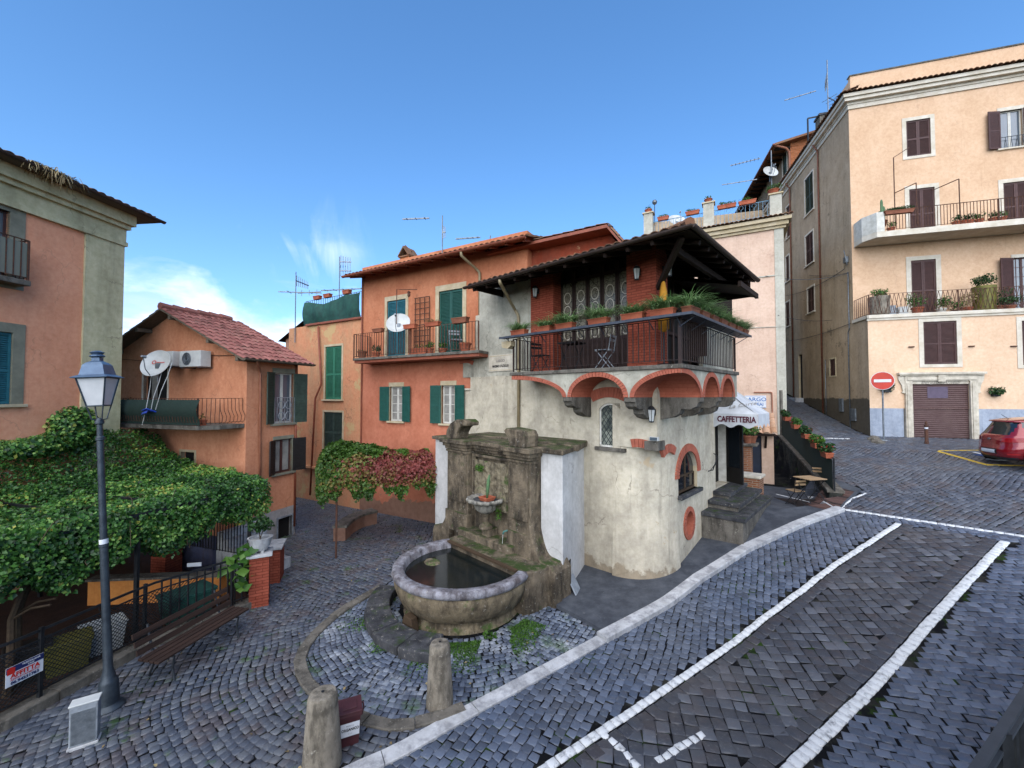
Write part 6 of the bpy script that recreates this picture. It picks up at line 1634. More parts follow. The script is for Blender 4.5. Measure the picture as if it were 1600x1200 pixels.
# chimney
cx_, cz_ = FO.h(637, 408, 1.2); e = fempty('chimney', FO, label='small tiled chimney on the roof of the orange house', cat='chimney'); zc0 = ZEo+.3
k = MB(); k.box(cx_-.25, cx_+.25, 1.0, 1.5, zc0, cz_+.12); k.build('stack', M['brickfar'], e); k = MB(); zc1 = cz_+.12
k.box(cx_-.3, cx_+.3, .95, 1.55, zc1, zc1+.05); k.bar((cx_-.32, 1.25, zc1+.08), (cx_-.0, 1.25, zc1+.45), .5, .05, up=(0, 1, 0)); k.build('hood_base', M['tileold'], e)
k = MB(); k.prism([(cx_-.32, zc1+.05), (cx_-.26, zc1+.05), (cx_, zc1+.38), (cx_+.26, zc1+.05), (cx_+.32, zc1+.05), (cx_, zc1+.46)], .92, 1.58); k.build('hood', M['tileold'], e)
# balcony dish, lamp bracket, pots
px_, pz_ = FO.h(622, 505, -.7)
dish('white satellite dish on the balcony rail of the orange house, pointing right', FO.w(px_+.12, -.78, zb+.75), R(FO.deg+38), tilt=30, r=.42, pole=.32)
e = fempty('hanging_lantern', FO, label='small lantern hanging from a rusty bracket over the orange house balcony', cat='lamp'); ax, az = FO.h(620, 452, -.8); bx_, bz_ = FO.h(647, 456, -.1)
k = MB(); k.tube([(ax, -.8, zb+.85), (ax, -.8, az), (ax+.1, -.7, az+.0), (ax+.75, -.55, az-.05)], .014, 6); k.build('bracket', M['rust'], e)
k = MB(); k.lathe([(.001, 0), (.07, -.06), (.05, -.08), (.055, -.2), (.001, -.24)], 8, (ax+.42, -.62, az-.06)); k.tube([(ax+.42, -.62, az-.02), (ax+.42, -.62, az-.08)], .006, 4); k.build('lantern', M['rust'], e)
gO = 'pots on the orange house balcony'
def onO(e, u, y, z, rz=0): x, _ = FO.h(u, 540, y); return place(e, FO.w(x, y, z), R(FO.deg+rz))
onO(boxplanter('empty dark rail box left of the satellite dish on the orange house', .5, .16, .14, n=14, mat='terrab', group=gO, L=.12), 591, -.9, zb+.84)
onO(boxplanter('terracotta rail box right of the satellite dish on the orange house', .55, .17, .15, n=20, group=gO, L=.12), 641, -.92, zb+.84)
onO(boxplanter('rail box with dry stalks in front of the right balcony door', .6, .17, .14, n=60, leaf_='straw', group=gO, L=.3), 676, -.92, zb+.84)
onO(boxplanter('brown rail box near the right end of the orange house balcony', .6, .2, .18, n=10, mat='terrab', group=gO, L=.1), 719, -.92, zb+.84)
onO(potplant('grey pot at the left corner of the orange house balcony', .17, .3, n=40, kind='blade', mat='terrab', ph=.2, group=gO), 566, -.5, zb-.05)
onO(potplant('pot with a small green plant below the satellite dish', .15, .2, n=160, leaf_='leafd', ph=.3, pr=.16, group=gO), 588, -.6, zb-.05)
onO(boxplanter('long terracotta trough on the floor below the trellis', .8, .25, .26, kind='bush', leaf_='leafg', n=40, group=gO), 656, -.4, zb-.05)
onO(potplant('pot with yellow-green leaves right of the trellis trough', .13, .2, n=130, ph=.3, pr=.14, group=gO), 672, -.6, zb-.05)
onO(potplant('small clay pot with green leaves before the right balcony door', .15, .16, n=120, ph=.2, pr=.16, group=gO), 692, -.62, zb-.05)
onO(potplant('large clay pot at the right end of the orange house balcony', .2, .3, n=30, kind='blade', ph=.2, group=gO), 727, -.5, zb-.05)
onO(bistro_chair('folded pale chair leaning at the right balcony door', 'plastic_g', metal='zinc'), 712, -.35, zb-.05, 50)
# ---- ochre house with the terrace and green netting
M['st_oc'] = stucco('peeling_ochre_plaster', '#c28461', '#b98a66', stain='#8c7a60', scale=.8, streak=.4, patch='#b79a6e', patch_t=.56, patch_s=.8, seed=8)
FK = Fr(*FO.w(xL, 0, 0).xy, -30)
kh = fempty('ochre_house', FK, label='narrow peeling ochre house with roof terrace wrapped in green netting', cat='house')
kx0 = FK.h(481, 600)[0]; KT = FK.h(520, 504)[1]
s1 = FK.box(508.5, 541, 534, 624); s2 = FK.box(506, 644, 535, 706)
k = MB(); wall(k, kx0-1.5, -.01, -.8, KT, [s1, s2]); k.quad((kx0-1.5, 4, 0), (0, 4, 0), (0, 4, KT), (kx0-1.5, 4, KT)); k.quad((kx0-1.5, 0, KT), (0, 0, KT), (0, 4, KT), (kx0-1.5, 4, KT)); k.build('wall', M['st_oc'], kh)
window(kh, T0, s1, 'closed', sur=.09, surm='cream', shm='greensh2', sill=True, style='louvre'); window(kh, T0, s2, 'closed', sur=.08, surm='cream', shm='darkgsh', sill=False, style='cross')
k = MB(); k.box(kx0-.1, .05, -.1, .05, KT-.02, KT+.07); k.build('coping', M['redgut'], kh, bevel=.01)
k = MB(); ipipe(k, [(FK.h(497, 520, -.08)[0], -.08, KT-.1), (FK.h(502, 600, -.08)[0], -.08, FK.h(502, 600, -.08)[1]), (FK.h(500, 612, -.1)[0]-.3, -.12, FK.h(487, 622, -.1)[1]), (FK.h(487, 640, -.1)[0], -.12, .3)], .04); k.build('drain_pipe', M['redgut'], kh, smooth=True)
k = MB(); k.box(kx0-.2, -.1, -.14, .02, FK.h(520, 733, -.1)[1]-.1, FK.h(520, 733, -.1)[1]+.0); k.build('ledge', M['st_oc'], kh)
# terrace rail with netting (sagging cloth)
e = fempty('terrace_netting', FK, label='sagging dark green netting tied round the ochre house roof terrace', cat='netting'); k = MB(); tx0, tx1 = FK.h(476, 490, -.02)[0], FK.h(563, 490, -.02)[0]; ht = 1.15
railing(k, (tx0, .04, 0), (tx1, .04, 0), KT+.07, KT+ht, .16, .008, .012); railing(k, (tx0, .04, 0), (tx0, 2.2, 0), KT+.07, KT+ht, .16, .008, .012); k.build('railing', M['rust'], e)
k = MB()
def net(u, v):
    x = tx0-.02+(tx1-tx0+.04)*u; f = math.sin(u*23+v*3)*.03+math.sin(u*51)*.012; top = KT+ht*.95-.20*math.sin(PI*min(1, u*1.3))**2; bot = KT+.04+.03*math.sin(u*9)
    return (x, -.02-.12*math.sin(PI*v)*(.6+.4*math.sin(u*7))-f, bot+(top-bot)*v)
k.grid(net, 60, 14, 0, .5)
def net2(u, v): return (tx0-.03-.03*math.sin(u*17)*math.sin(PI*v), .0+2.2*u, KT+.05+(ht*.92)*v)
k.grid(net2, 20, 8, 0, .5)
k.build('net', M['tarp'], e, smooth=True)
gK = 'clay boxes on the ochre house terrace rail'
for i, u in enumerate((496, 512, 542)):
    onb = boxplanter(['left empty clay box on the terrace rail above the netting', 'middle empty clay box on the terrace rail above the netting', 'right empty clay box on the terrace rail above the netting'][i], .42, .18, .16, n=3, group=gK, L=.05)
    x, _ = FK.h(u, 470, .04); place(onb, FK.w(x, .04, KT+ht), R(FK.deg))
# ---- gabled orange house on the left
M['st_ga'] = stucco('warm_orange_plaster', '#c68a69', '#b87a5a', stain='#8d5238', scale=.5, streak=.28, seed=9, patch='#bd8458', patch_t=.66)
M['st_gaw'] = stucco('white_basement_plaster', '#a9a6a3', '#8c8885', stain='#6d6560', scale=1, streak=.3, seed=10)
FGb = Fr(-7.95, 12.27, -19); FGs = FGb.sub(90)
gh = fempty('gabled_house', FGb, label='orange gabled house with tiled roof, corner balcony and air conditioner', cat='house')
ZG_ = FGb.h(385, 556)[1]; gxl = FGb.h(180, 560)[0]-.5; pk = FGb.h(274, 486)
pkx = pk[0]; pkz = pk[1]-.05; YG = FGs.h(491, 556, -.43)[0]-.3
bdoor = FGb.box(224, 576, 262, 640); ldoor = FGb.box(283, 706, 304, 760)
zfl = FGb.h(300, 655)[1]-.05
bdoor = (bdoor[0], bdoor[1], zfl, bdoor[3])
zp = FGb.h(330, 664)[1]
k = MB(); wall(k, gxl, 0, -.9, ZG_, [bdoor, ldoor], ztop=None)
k.poly([(gxl, 0, ZG_), (0, 0, ZG_), (pkx, 0, pkz)]); k.build('front_wall', M['st_ga'], gh)
wA = FGs.box(428, 583, 458, 661); wB = FGs.box(428, 686, 456, 738); cel = FGs.box(434, 808, 456, 858); wA = (wA[0]-.02, wA[1], wA[2], wA[3])
zw = FGs.h(455, 790)[1]
k = MB(TR); wall(k, 0, YG, zw, ZG_, [wA, wB]); k.quad((0, 5, 0), (YG, 5, 0), (YG, 5, ZG_), (0, 5, ZG_)); k.quad((YG, 0, 0), (YG, 9, 0), (YG, 9, ZG_), (YG, 0, ZG_)); k.poly([(YG, 0, ZG_), (YG, -gxl, ZG_), (YG, -pkx, pkz)]); k.build('side_wall', M['st_ga'], gh)
k = MB(TR); wall(k, 0, YG, -1.0, zw, [cel]); k.build('basement_wall', M['st_gaw'], gh)
window(gh, TR, wA, 'open', sur=.05, surm='greyst', shm='darkgsh', panes=(1, 1), curtain=False, lw_=.42, open_=(158, 158), style='louvre', topd=.1, glass='glassw')
window(gh, TR, wB, 'open', sur=.05, surm='greyst', shm='blacksh', sashm='brownsh', panes=(1, 1), curtain=True, lw_=.42, open_=(150, 160), topd=.06)
k = MB(TR@Matrix.Translation(((wA[0]+wA[1])/2, -.06, wA[2]+.42)))
for i in range(9):
    x = -(wA[1]-wA[0])/2+(wA[1]-wA[0])*i/8; k.bar((x, 0, -.42), (x, 0, .42), .01)
for sx in (-1, 1):
    for sz in (-1, 1): k.tube([(sx*.13+.11*math.cos(a), -.01, sz*.18+.13*math.sin(a)) for a in np.linspace(0, 2*PI, 15)], .012, 5)
k.bar((-.3, 0, .42), (.3, 0, .42), .02); k.build('window_grille', M['plastic_g'], gh)
window(gh, TR, cel, 'dark', sur=.05, surm='plastic_g', sill=False, glass='dark', name='cellar_door'); window(gh, T0, ldoor, 'dark', sur=.07, surm='cream', sill=False, glass='dark', name='lower_door')
window(gh, T0, bdoor, 'dark', sur=.06, surm='whsur', sill=False, glass='dark', name='balcony_door')
k = MB(); k.box(bdoor[0]+.35, bdoor[0]+.6, .05, .08, zfl, bdoor[3]-.15); k.build('door_curtain', M['curtain'], gh)
# roof
ov = .45; up_r = (Vector((pkx, 0, pkz))-Vector((0, 0, ZG_))).normalized(); Lr2 = (Vector((pkx, 0, pkz))-Vector((0, 0, ZG_))).length
oR = Vector((0, -ov, ZG_+.05))-up_r*.45
YR_ = YG+ov+.3
k = MB(); tiles(k, oR, (0, 1, 0), up_r, YR_, Lr2+.45); up_l = (Vector((pkx, 0, pkz))-Vector((gxl, 0, ZG_))).normalized(); oL = Vector((gxl, -ov, ZG_+.05))-up_l*.45
tiles(k, oL, (0, 1, 0), up_l, YR_, (Vector((pkx, 0, pkz))-Vector((gxl, 0, ZG_))).length+.45)
for i in range(int(YR_/.38)): k.tube([(pkx, -ov+i*.38, pkz+.13), (pkx, -ov+i*.38+.42, pkz+.11)], [.12, .10], 8, 0, random.random())
grf = k.build('roof', M['tile'], gh)
k = MB(); P3 = Vector((pkx, -ov, pkz+.05)); Yv = Vector((0, YR_, 0))
for (p, q) in ((oR, P3), (oL, P3)):
    k.quad(p, q, q+Yv, p+Yv); dn = Vector((0, 0, -.05)); k.quad(p+dn, p+Yv+dn, q+Yv+dn, q+dn); k.quad(p+dn, q+dn, q, p); k.quad(p+dn, p, p+Yv, p+Yv+dn)
for t in (.08, .42, .9): 
    for (p, u_, L) in ((oR, up_r, Lr2+.4), (oL, up_l, 3.4)):
        q = p+u_*L*t-Vector((0, 0, .12)); k.bar(q+Vector((0, .02, 0)), q+Vector((0, ov+.2, 0)), .10, .12)
k.build('eave_timbers', M['greyeave'], grf)
k = MB(); gutter(k, oR+Vector((.05, .0, .02)), oR+Vector((.05, YR_, .02)), .06); k.build('gutter', M['greyeave'], grf)
k = MB(TR); ipipe(k, [(FGs.h(402, 560, -.4)[0], -.42, ZG_-.1), (FGs.h(402, 560, -.4)[0], -.4, ZG_-.2), (FGs.h(407, 575, -.06)[0], -.06, ZG_-.45), (FGs.h(408, 700, -.06)[0], -.06, zw-.2)], .035); k.build('drain_pipe', M['pinkpipe'], gh, smooth=True)
k = MB(TR); ipipe(k, [(YG-.07, -.05, ZG_-.1), (YG-.07, -.05, .3)], .035); k.build('drain_pipe', M['redgut'], gh, smooth=True)
# balcony with bellied bars and netting
bq0 = FGb.h(150, 650, -1.1)[0]; bq1 = FGb.h(372, 665, -.9)[0]; bq1 = min(bq1, -.05)
k = MB(); k.prism([(bq0, 0), (bq0, -1.15), (bq1-.35, -1.15), (bq1, -.75), (bq1, 0)], zfl-.16, zfl-.04, plane='xy'); gb = k.build('balcony', M['greystone'], gh, bevel=.012)
k = MB(); railing(k, (bq0, -1.1, 0), (bq1-.38, -1.1, 0), zfl-.04, zfl+.72, .12, .008, .014, style='belly', posts=(1,)); railing(k, (bq1-.38, -1.1, 0), (bq1-.05, -.72, 0), zfl-.04, zfl+.72, .10, .008, .014, style='belly'); railing(k, (bq1-.05, -.72, 0), (bq1-.05, -.05, 0), zfl-.04, zfl+.72, .11, .008, .014, style='belly'); k.build('railing', M['rust'], gb)
nx1 = FGb.h(316, 650, -1.1)[0]
k = MB(); k.grid(lambda u, v: (bq0+(nx1-bq0)*u, -1.16-.10*math.sin(PI*min(1, (1-v)*1.2))+.008*math.sin(u*60), zfl-.02+.70*v), 50, 10, 0, .5); k.build('netting', M['green_net'], gb, smooth=True)
onb = boxplanter('small clay trough with a plant at the open end of the gabled house balcony', .4, .2, .16, kind='bush', leaf_='leafg', n=40, mat='terra'); place(onb, FGb.w(bq1-.55, -.95, zfl-.04), R(FGb.deg))
e = empty('blue_board', FGb.w(FGb.h(236, 640, -1.25)[0], -1.3, FGb.h(236, 642, -1.2)[1]), R(FGb.deg), label='bright blue plastic tray hanging outside the balcony netting', cat='tray'); k = MB(); k.obox((0, 0, 0), (.42, .25, .03), (R(-25), R(-8), R(-15))); k.obox((0, -.11, -.04), (.42, .02, .08), (R(-25), R(-8), R(-15))); k.build('tray', M['blue'], e, bevel=.01)
e = empty('red_planter_shelf', FGb.w(FGb.h(198, 612, -.5)[0], -.5, zfl+.3), R(FGb.deg), label='red plant stand with a pot at the left end of the gabled house balcony', cat='plant stand'); k = MB(); k.box(-.3, .3, -.12, .12, -.32, .1); k.build('stand', M['terrab'], e); bush('plant', (0, 0, .3), (.25, .12, .2), 90, .06, M['leafd'], e, 3)
e = empty('green_basin', FGb.w(FGb.h(212, 622, -.5)[0], -.55, zfl+.42), R(FGb.deg), label='small green plastic tub beside the plant stand', cat='tub'); k = MB(); k.lathe([(0, 0), (.11, 0), (.15, .14), (.16, .14), (.14, .16), (.12, .03), (0, .03)], 16); k.build('tub', plain('green_plastic', '#1d6a3a', '#1d6a3a', 3, .5), e, smooth=True)
# air conditioners
def acu(label, u0, v0, u1, v1, off):
    b = FGb.box(u0, v0, u1, v1, off); e = fempty('air_conditioner', FGb, label=label, cat='air conditioner'); k = MB(); k.box(b[0], b[1], off, off+.32, b[2], b[3]); k.build('housing', M['plastic_w'], e, bevel=.012)
    cx_, cz_ = b[0]+(b[1]-b[0])*.36, (b[2]+b[3])/2; rr_ = (b[3]-b[2])*.40
    k = MB(Matrix.Translation((cx_, off-.004, cz_))@Matrix.Rotation(PI/2, 4, 'X')); k.lathe([(.001, -.002), (rr_, -.002)], 24); fg = k.build('fan_opening', M['irong'], e)
    k = MB(Matrix.Translation((cx_, off-.012, cz_))@Matrix.Rotation(PI/2, 4, 'X'))
    for q in (.3, .5, .7, .9, 1.0): k.tube([(rr_*q*math.cos(a), rr_*q*math.sin(a), 0) for a in np.linspace(0, 2*PI, 21)], .004, 4)
    k.build('fan_grille', M['plastic_g'], fg)
    k = MB(); k.bar((b[0]+.08, off+.0, b[2]-.02), (b[0]+.08, -.005, b[2]-.02), .03); k.bar((b[1]-.08, off, b[2]-.02), (b[1]-.08, -.005, b[2]-.02), .03); k.build('bracket', M['zinc'], e)
acu('white air conditioner unit on the front of the gabled house', 280, 548, 313, 573, -.42); acu('second air conditioner, half hidden behind the satellite dish', 244, 549, 270, 572, -.40)
px_, pz_ = FGb.h(247, 575, -.95); dish('large white satellite dish above the gabled house balcony', FGb.w(px_, -.95, pz_-.35), R(FGb.deg-12), tilt=22, r=.42, pole=.45, logo=True)
k = MB(); s0 = FGb.h(238, 575, -.9); s1_ = FGb.h(222, 640, -1.3)
for (a0, a1, a2) in (((238, 574), (228, 640), (222, 664)), ((254, 576), (240, 620), (236, 640)), ((269, 566), (252, 610), (243, 640))):
    P = [Vector((FGb.h(*q, o_)[0], o_, FGb.h(*q, o_)[1])) for q, o_ in ((a0, -.9), (a1, -1.3), (a2, -1.32))]; k.tube([P[0], P[0].lerp(P[1], .5)+Vector((.03, 0, 0)), P[1], P[2]], .009, 4)
e = fempty('aerial_cables', FGb, label='loose pale aerial cables hanging from the dish over the balcony', cat='cables'); k.build('cables', M['plastic_w'], e)
k = MB(); cable(k, (FGb.h(183, 561, -.03)[0], -.03, FGb.h(183, 561)[1]), (FGb.h(324, 566)[0], -.03, FGb.h(324, 566)[1]), .03, .012); zc = FGb.h(325, 555)[1]; k.bar((FGb.h(325, 566)[0], -.03, FGb.h(324, 566)[1]), (FGb.h(326, 566)[0], -.03, zc), .02); cable(k, (FGb.h(326, 555)[0], -.03, zc), (-.02, -.03, zc-.04), .02, .012); k.build('wall_cable', M['rust'], gh)
# little house far behind, between the roofs
pF = at(470, 560, 24); e = empty('far_roof_house', (pF.x, pF.y, 0), R(-20), label='small pale gabled dormer roof seen between the gabled and ochre houses', cat='house'); z_ = at(470, 530, 24).z; k = MB(); k.box(-1.2, 1.2, 0, 3, 4, z_); k.poly([(-1.2, 0, z_), (1.2, 0, z_), (.5, 0, z_+.95)]); k.build('wall', stucco('far_pale_plaster', '#a07a64', '#8f6b58', seed=12), e)
k = MB(); k.quad((-1.5, -.3, z_-.1), (.5, -.3, z_+1.05), (.5, 3, z_+1.05), (-1.5, 3, z_-.1)); k.quad((.5, -.3, z_+1.05), (1.6, -.3, z_-.2), (1.6, 3, z_-.2), (.5, 3, z_+1.05)); k.build('roof', M['eavewood'], e)
# aerials
def aer(label, u, v0, v1, y, booms, grp='television aerials on the roofs', mast=.022):
    a = at(u, v1, y); b = at(u, v0, y); return antenna(label, (a.x, a.y, a.z), b.z-a.z, booms, mast=mast, group=grp)
aer('thin aerial mast with crossed arms behind the gabled house roof', 461, 425, 525, 19, [(2.6, .9, 80, 7, .5, True, .5), (2.05, 1.9, 8, 2, .5, False, .1), (2.0, 1.2, -12, 3, .3, True, .6)])
aer('aerial with upright fan elements above the green netting', 530, 401, 465, 18, [(1.6, .5, 5, 5, .55, True, .5), (1.2, .5, 5, 5, .5, True, .5), (.35, 2.2, -10, 5, .3, False, .1)])
aer('tall aerial mast with a long horizontal arm on the orange house roof', 691, 337, 395, 14.6, [(1.28, 1.0, 175, 3, .2, False, .98), (.75, .12, 0, 3, .5, True, .5)])
aer('low horizontal aerial on the orange house roof, near the tavern', 766, 368, 382, 14.2, [(.28, .9, 170, 5, .14, False, .9)])
# ---- pink house at the left edge
M['st_pi'] = stucco('salmon_plaster', '#dc9c7a', '#d2906e', stain='#8f5c4c', scale=.35, streak=.18, seed=13, patch='#a06450', patch_t=.68)
M['st_gq'] = stucco('grey_green_quoin_plaster', '#c4bc98', '#b0a986', stain='#66634e', scale=.9, streak=.4, seed=14)
FL = Fr(-11.5, 12, 83.7); lhs = fempty('pink_house', FL, label='salmon pink house at the left edge with grey pilaster and deep tiled eaves', cat='house')
qx_ = FL.h(128, 500)[0]; ZL = FL.h(160, 348)[1]+.15; lx = -8.5
sw_ = FL.box(-30, 517, 18, 632); bwn = FL.box(-60, 318, 14, 428); sw_ = (sw_[0], sw_[1], sw_[2], sw_[3])
k = MB(); wall(k, lx, qx_, -.5, ZL, [sw_, bwn]); k.build('wall', M['st_pi'], lhs)
k = MB(); k.box(qx_, 0, -.05, .2, -.5, ZL-.0); k.box(-.0, .02, .2, 6, -.5, ZL); k.quad((lx, 6, 0), (0, 6, 0), (0, 6, ZL), (lx, 6, ZL)); k.build('corner_pilaster', M['st_gq'], lhs)
zcr = FL.h(100, 315)[1]
k = MB(); k.box(lx, .05, -.10, 0, ZL-.62, ZL-.5); k.box(lx, .08, -.16, 0, ZL-.12, ZL-.0); k.box(lx, .03, -.06, 0, ZL-.5, ZL-.12); k.box(lx, .14, -.26, 0, ZL, ZL+.33); k.build('cornice', M['st_gq'], lhs)
window(lhs, T0, sw_, 'closed', sur=.22, surm='greyst', shm='tealsh', sill=True, sillm='cream')
window(lhs, T0, bwn, 'open', sur=.28, surm='greyst', shm='brownsh', sashm='brownsh', panes=(1, 2), open_=(None, None), sill=False, glass='glassw')
k = MB(); bx1 = FL.h(44, 400, -.45)[0]; bzz = FL.h(30, 437, -.3)[1]; bx1 = FL.h(46, 440, -.35)[0]; k.box(-7, bx1, -.4, 0, bzz-.12, bzz-.0); lb_ = k.build('small_balcony', M['greystone'], lhs, bevel=.01)
k = MB(); railing(k, (-7, -.36, 0), (bx1-.04, -.36, 0), bzz, bzz+.95, .13, .008, .018, posts=(1,)); railing(k, (bx1-.04, -.36, 0), (bx1-.04, -.02, 0), bzz, bzz+.95, .13, .008, .018); k.build('railing', M['rust'], lb_)
M['pglass'] = glassm('greenish_reeded_glass', '#6f7a70', .2); k = MB(); k.box(-3.4, bx1-.06, -.352, -.345, bzz+.06, bzz+.88); k.build('wind_screen', M['pglass'], lb_)
ovl = .58; ZEl = ZL+.34; k = MB(); ptl = R(18); upl = Vector((0, math.cos(ptl), math.sin(ptl))); upe = Vector((-math.cos(ptl), 0, math.sin(ptl)))
tiles(k, (lx, -ovl, ZEl+.03), (1, 0, 0), upl, -lx+ovl, 3, xlim=lambda s: (0, -lx+ovl-s*math.cos(ptl))); tiles(k, (ovl, -ovl, ZEl+.03), (0, 1, 0), upe, 6, 3, xlim=lambda s: (s*math.cos(ptl), 6)); lr = k.build('roof', M['tileold'], lhs)
k = MB(); eave_boards(k, (lx, -ovl, ZEl), (ovl, -ovl, ZEl), upl*0+Vector((0, ovl+1, .05))); eave_boards(k, (ovl, -ovl, ZEl-.002), (ovl, 6, ZEl-.002), Vector((-ovl-1, 0, .05)))
k.quad((lx, -ovl, ZEl), (ovl, -ovl, ZEl), (ovl-1.5, .5, ZEl+.5), (lx, .5, ZEl+.5)); k.build('eave_soffit', M['greyeave'], lr)
k = MB(); gutter(k, (lx, -ovl-.05, ZEl+.02), (ovl+.08, -ovl-.05, ZEl+.02), .07); k.build('gutter', M['gut'], lr)
for i, u in enumerate((68, 98)):
    x, z = FL.h(u, 280 if i else 268, -ovl-.02); e = empty('dry_grass_tuft', FL.w(x, -ovl+.05, ZEl+.12), R(FL.deg), label=['small dry grass tuft hanging from the pink house gutter, farther left', 'longer dry grass tuft hanging from the pink house gutter, nearer the corner'][i], cat='dry grass')
    blades('blades', (0, 0, 0), 90, .42+.15*i, M['straw'], e, spread=.8, up=.3, droop=1.6, box=(.22, .06))
# ------------------------------------------------------------ beige palazzo on the right
M['st_be'] = stucco('peach_plaster', '#ccac8e', '#c2a182', stain='#a5805f', scale=.4, streak=.12, seed=20, patch='#b98d67', patch_t=.72)
M['st_be2'] = stucco('pale_peach_plaster', '#d2b598', '#c8a98c', stain='#a78a70', scale=.4, streak=.1, seed=21, band=None)
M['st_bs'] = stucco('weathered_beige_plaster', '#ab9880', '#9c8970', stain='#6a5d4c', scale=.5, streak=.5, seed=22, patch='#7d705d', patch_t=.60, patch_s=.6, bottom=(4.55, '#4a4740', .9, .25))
M['st_bl'] = stucco('blue_grey_dado', '#88919e', '#979fab', stain='#5b5f66', scale=1.2, streak=.4, patch='#8a8478', patch_t=.64, patch_s=1.6, seed=23)
FB = Fr(16.35, 18.74, -16.6); FBs = FB.sub(-90); TS = RZ(-90); UY = 1.26
bp = fempty('beige_palazzo', FB, label='tall peach and beige palazzo with brown shutters, two balconies and a shuttered garage', cat='building')
zt_ = FB.h(1480, 489)[1]; zdado = FB.h(1390, 638)[1]; garage = FB.box(1425, 600, 1515, 691); bW = 13.0
w0 = FB.box(1443, 502, 1495, 569); w0r = FB.box(1597, 500, 1650, 570)
k = MB(); wall(k, 0, bW, zdado, zt_, [(garage[0], garage[1], zdado-.0, garage[3]), w0, w0r], depth=.25); k.build('ground_floor_wall', M['st_be2'], bp)
for q in ((0, garage[0]-.3), (garage[1]+.3, bW)): k = MB(); wall(k, *q, 1.5, zdado); k.build('dado', M['st_bl'], bp)
ZTb = FB.h(1330, 152, UY)[1]; zpar = FB.h(1330, 121, UY)[1]
U = lambda *a: FB.box(*a, UY)
wt1 = U(1416, 187, 1454, 243); wt2 = U(1562, 172, 1598, 231); dm1 = U(1421, 294, 1461, 366); dm2 = U(1568, 284, 1610, 352); dl1 = U(1424, 406, 1463, 488); dl2 = U(1583, 402, 1615, 480)
zb2 = U(1440, 362, 1480, 364)[2]-.12
dm1 = (dm1[0], dm1[1], zb2, dm1[3]); dm2 = (dm2[0], dm2[1], zb2, dm2[3]); dl1 = (dl1[0], dl1[1], zt_+.02, dl1[3]); dl2 = (dl2[0], dl2[1], zt_+.02, dl2[3])
k = MB(Matrix.Translation((0, UY, 0))); wall(k, 0, bW, zt_, ZTb, [wt1, wt2, dm1, dm2, dl1, dl2], depth=.2); k.build('upper_wall', M['st_be'], bp)
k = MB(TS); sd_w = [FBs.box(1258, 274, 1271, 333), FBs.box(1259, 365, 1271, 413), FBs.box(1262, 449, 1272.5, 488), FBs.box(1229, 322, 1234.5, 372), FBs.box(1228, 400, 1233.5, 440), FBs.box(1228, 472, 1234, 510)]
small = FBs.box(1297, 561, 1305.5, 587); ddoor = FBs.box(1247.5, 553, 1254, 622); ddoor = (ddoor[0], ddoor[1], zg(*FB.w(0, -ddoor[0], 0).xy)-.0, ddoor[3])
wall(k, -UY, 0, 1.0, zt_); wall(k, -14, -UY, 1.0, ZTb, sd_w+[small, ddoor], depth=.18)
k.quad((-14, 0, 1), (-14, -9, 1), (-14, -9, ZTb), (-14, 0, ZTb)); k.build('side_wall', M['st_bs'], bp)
k = MB(); k.box(0.02, bW, .02, UY, zt_-.02, zt_); k.quad((bW, 0, 1), (bW, 13, 1), (bW, 13, ZTb), (bW, UY, ZTb)); k.quad((-0, UY, ZTb), (bW, UY, ZTb), (bW, 14, ZTb), (0, 14, ZTb)); k.build('terrace_floor', M['greystone'], bp)
k = MB(); k.box(-.07, bW, -.1, .02, zt_-.1, zt_+.05); k.box(-.04, bW, -.05, .02, zt_-.2, zt_-.1); k.box(-.07, 0, -.1, UY, zt_-.1, zt_+.05); k.build('terrace_cornice', M['whsur'], bp)
# eaves cornice with tile course, parapet above
k = MB(); 
for (g, a, b) in ((.10, -.42, -.30), (.06, -.62, -.42), (.34, -.14, .02), (.26, -.30, -.14)): k.box(-g, bW, UY-g, UY+.02, ZTb+a, ZTb+b); k.box(-g, .02, UY+.02, 14, ZTb+a+.001, ZTb+b-.001)
k.build('cornice', M['whsur'], bp)
k = MB(); tiles(k, (-.45, UY-.45, ZTb+.03), (1, 0, 0), (0, .95, .3), bW+.4, .8, amp=.06); tiles(k, (-.45, UY-.45, ZTb+.03), (0, 1, 0), (.95, 0, .3), 13.4, .8, amp=.06); k.build('eaves_tiles', M['tileold'], bp)
k = MB(); k.box(.22, bW, UY+.30, UY+.5, ZTb, zpar+.25); k.box(.22, .42, UY+.5, 8, ZTb, zpar+.1); k.build('parapet', M['st_be'], bp); k = MB(); k.box(.18, bW, UY+.26, UY+.54, zpar+.25, zpar+.31); k.build('parapet_coping', M['greystone'], bp)
TU = Matrix.Translation((0, UY, 0))
window(bp, TU, wt1, 'closed', sur=.16, surm='whsur', shm='brownsh', style='cross', sill=False); window(bp, TU, wt2, 'open', sur=.08, surm='whsur', shm='brownsh', style='cross', panes=(1, 1), glass='glassw', lw_=.50, open_=(168, 165), sill=True, topd=.08)
window(bp, TU, dm1, 'closed', sur=.17, surm='whsur', shm='brownsh', style='cross', sill=False); window(bp, TU, dm2, 'closed', sur=.17, surm='whsur', shm='brownsh', style='cross', sill=False)
window(bp, TU, dl1, 'closed', sur=.19, surm='whsur', shm='brownsh', style='louvre', sill=False); window(bp, TU, dl2, 'open', sur=.05, surm='whsur', shm='brownsh', style='cross', panes=(2, 6), sashm='brownsh', glass='glassw', lw_=.55, open_=(165, 165), sill=False, topd=.1)
window(bp, T0, w0, 'closed', sur=.17, surm='whsur', shm='brownsh', style='cross', sill=False); window(bp, T0, w0r, 'closed', sur=.17, surm='whsur', shm='brownsh', style='cross', sill=False)
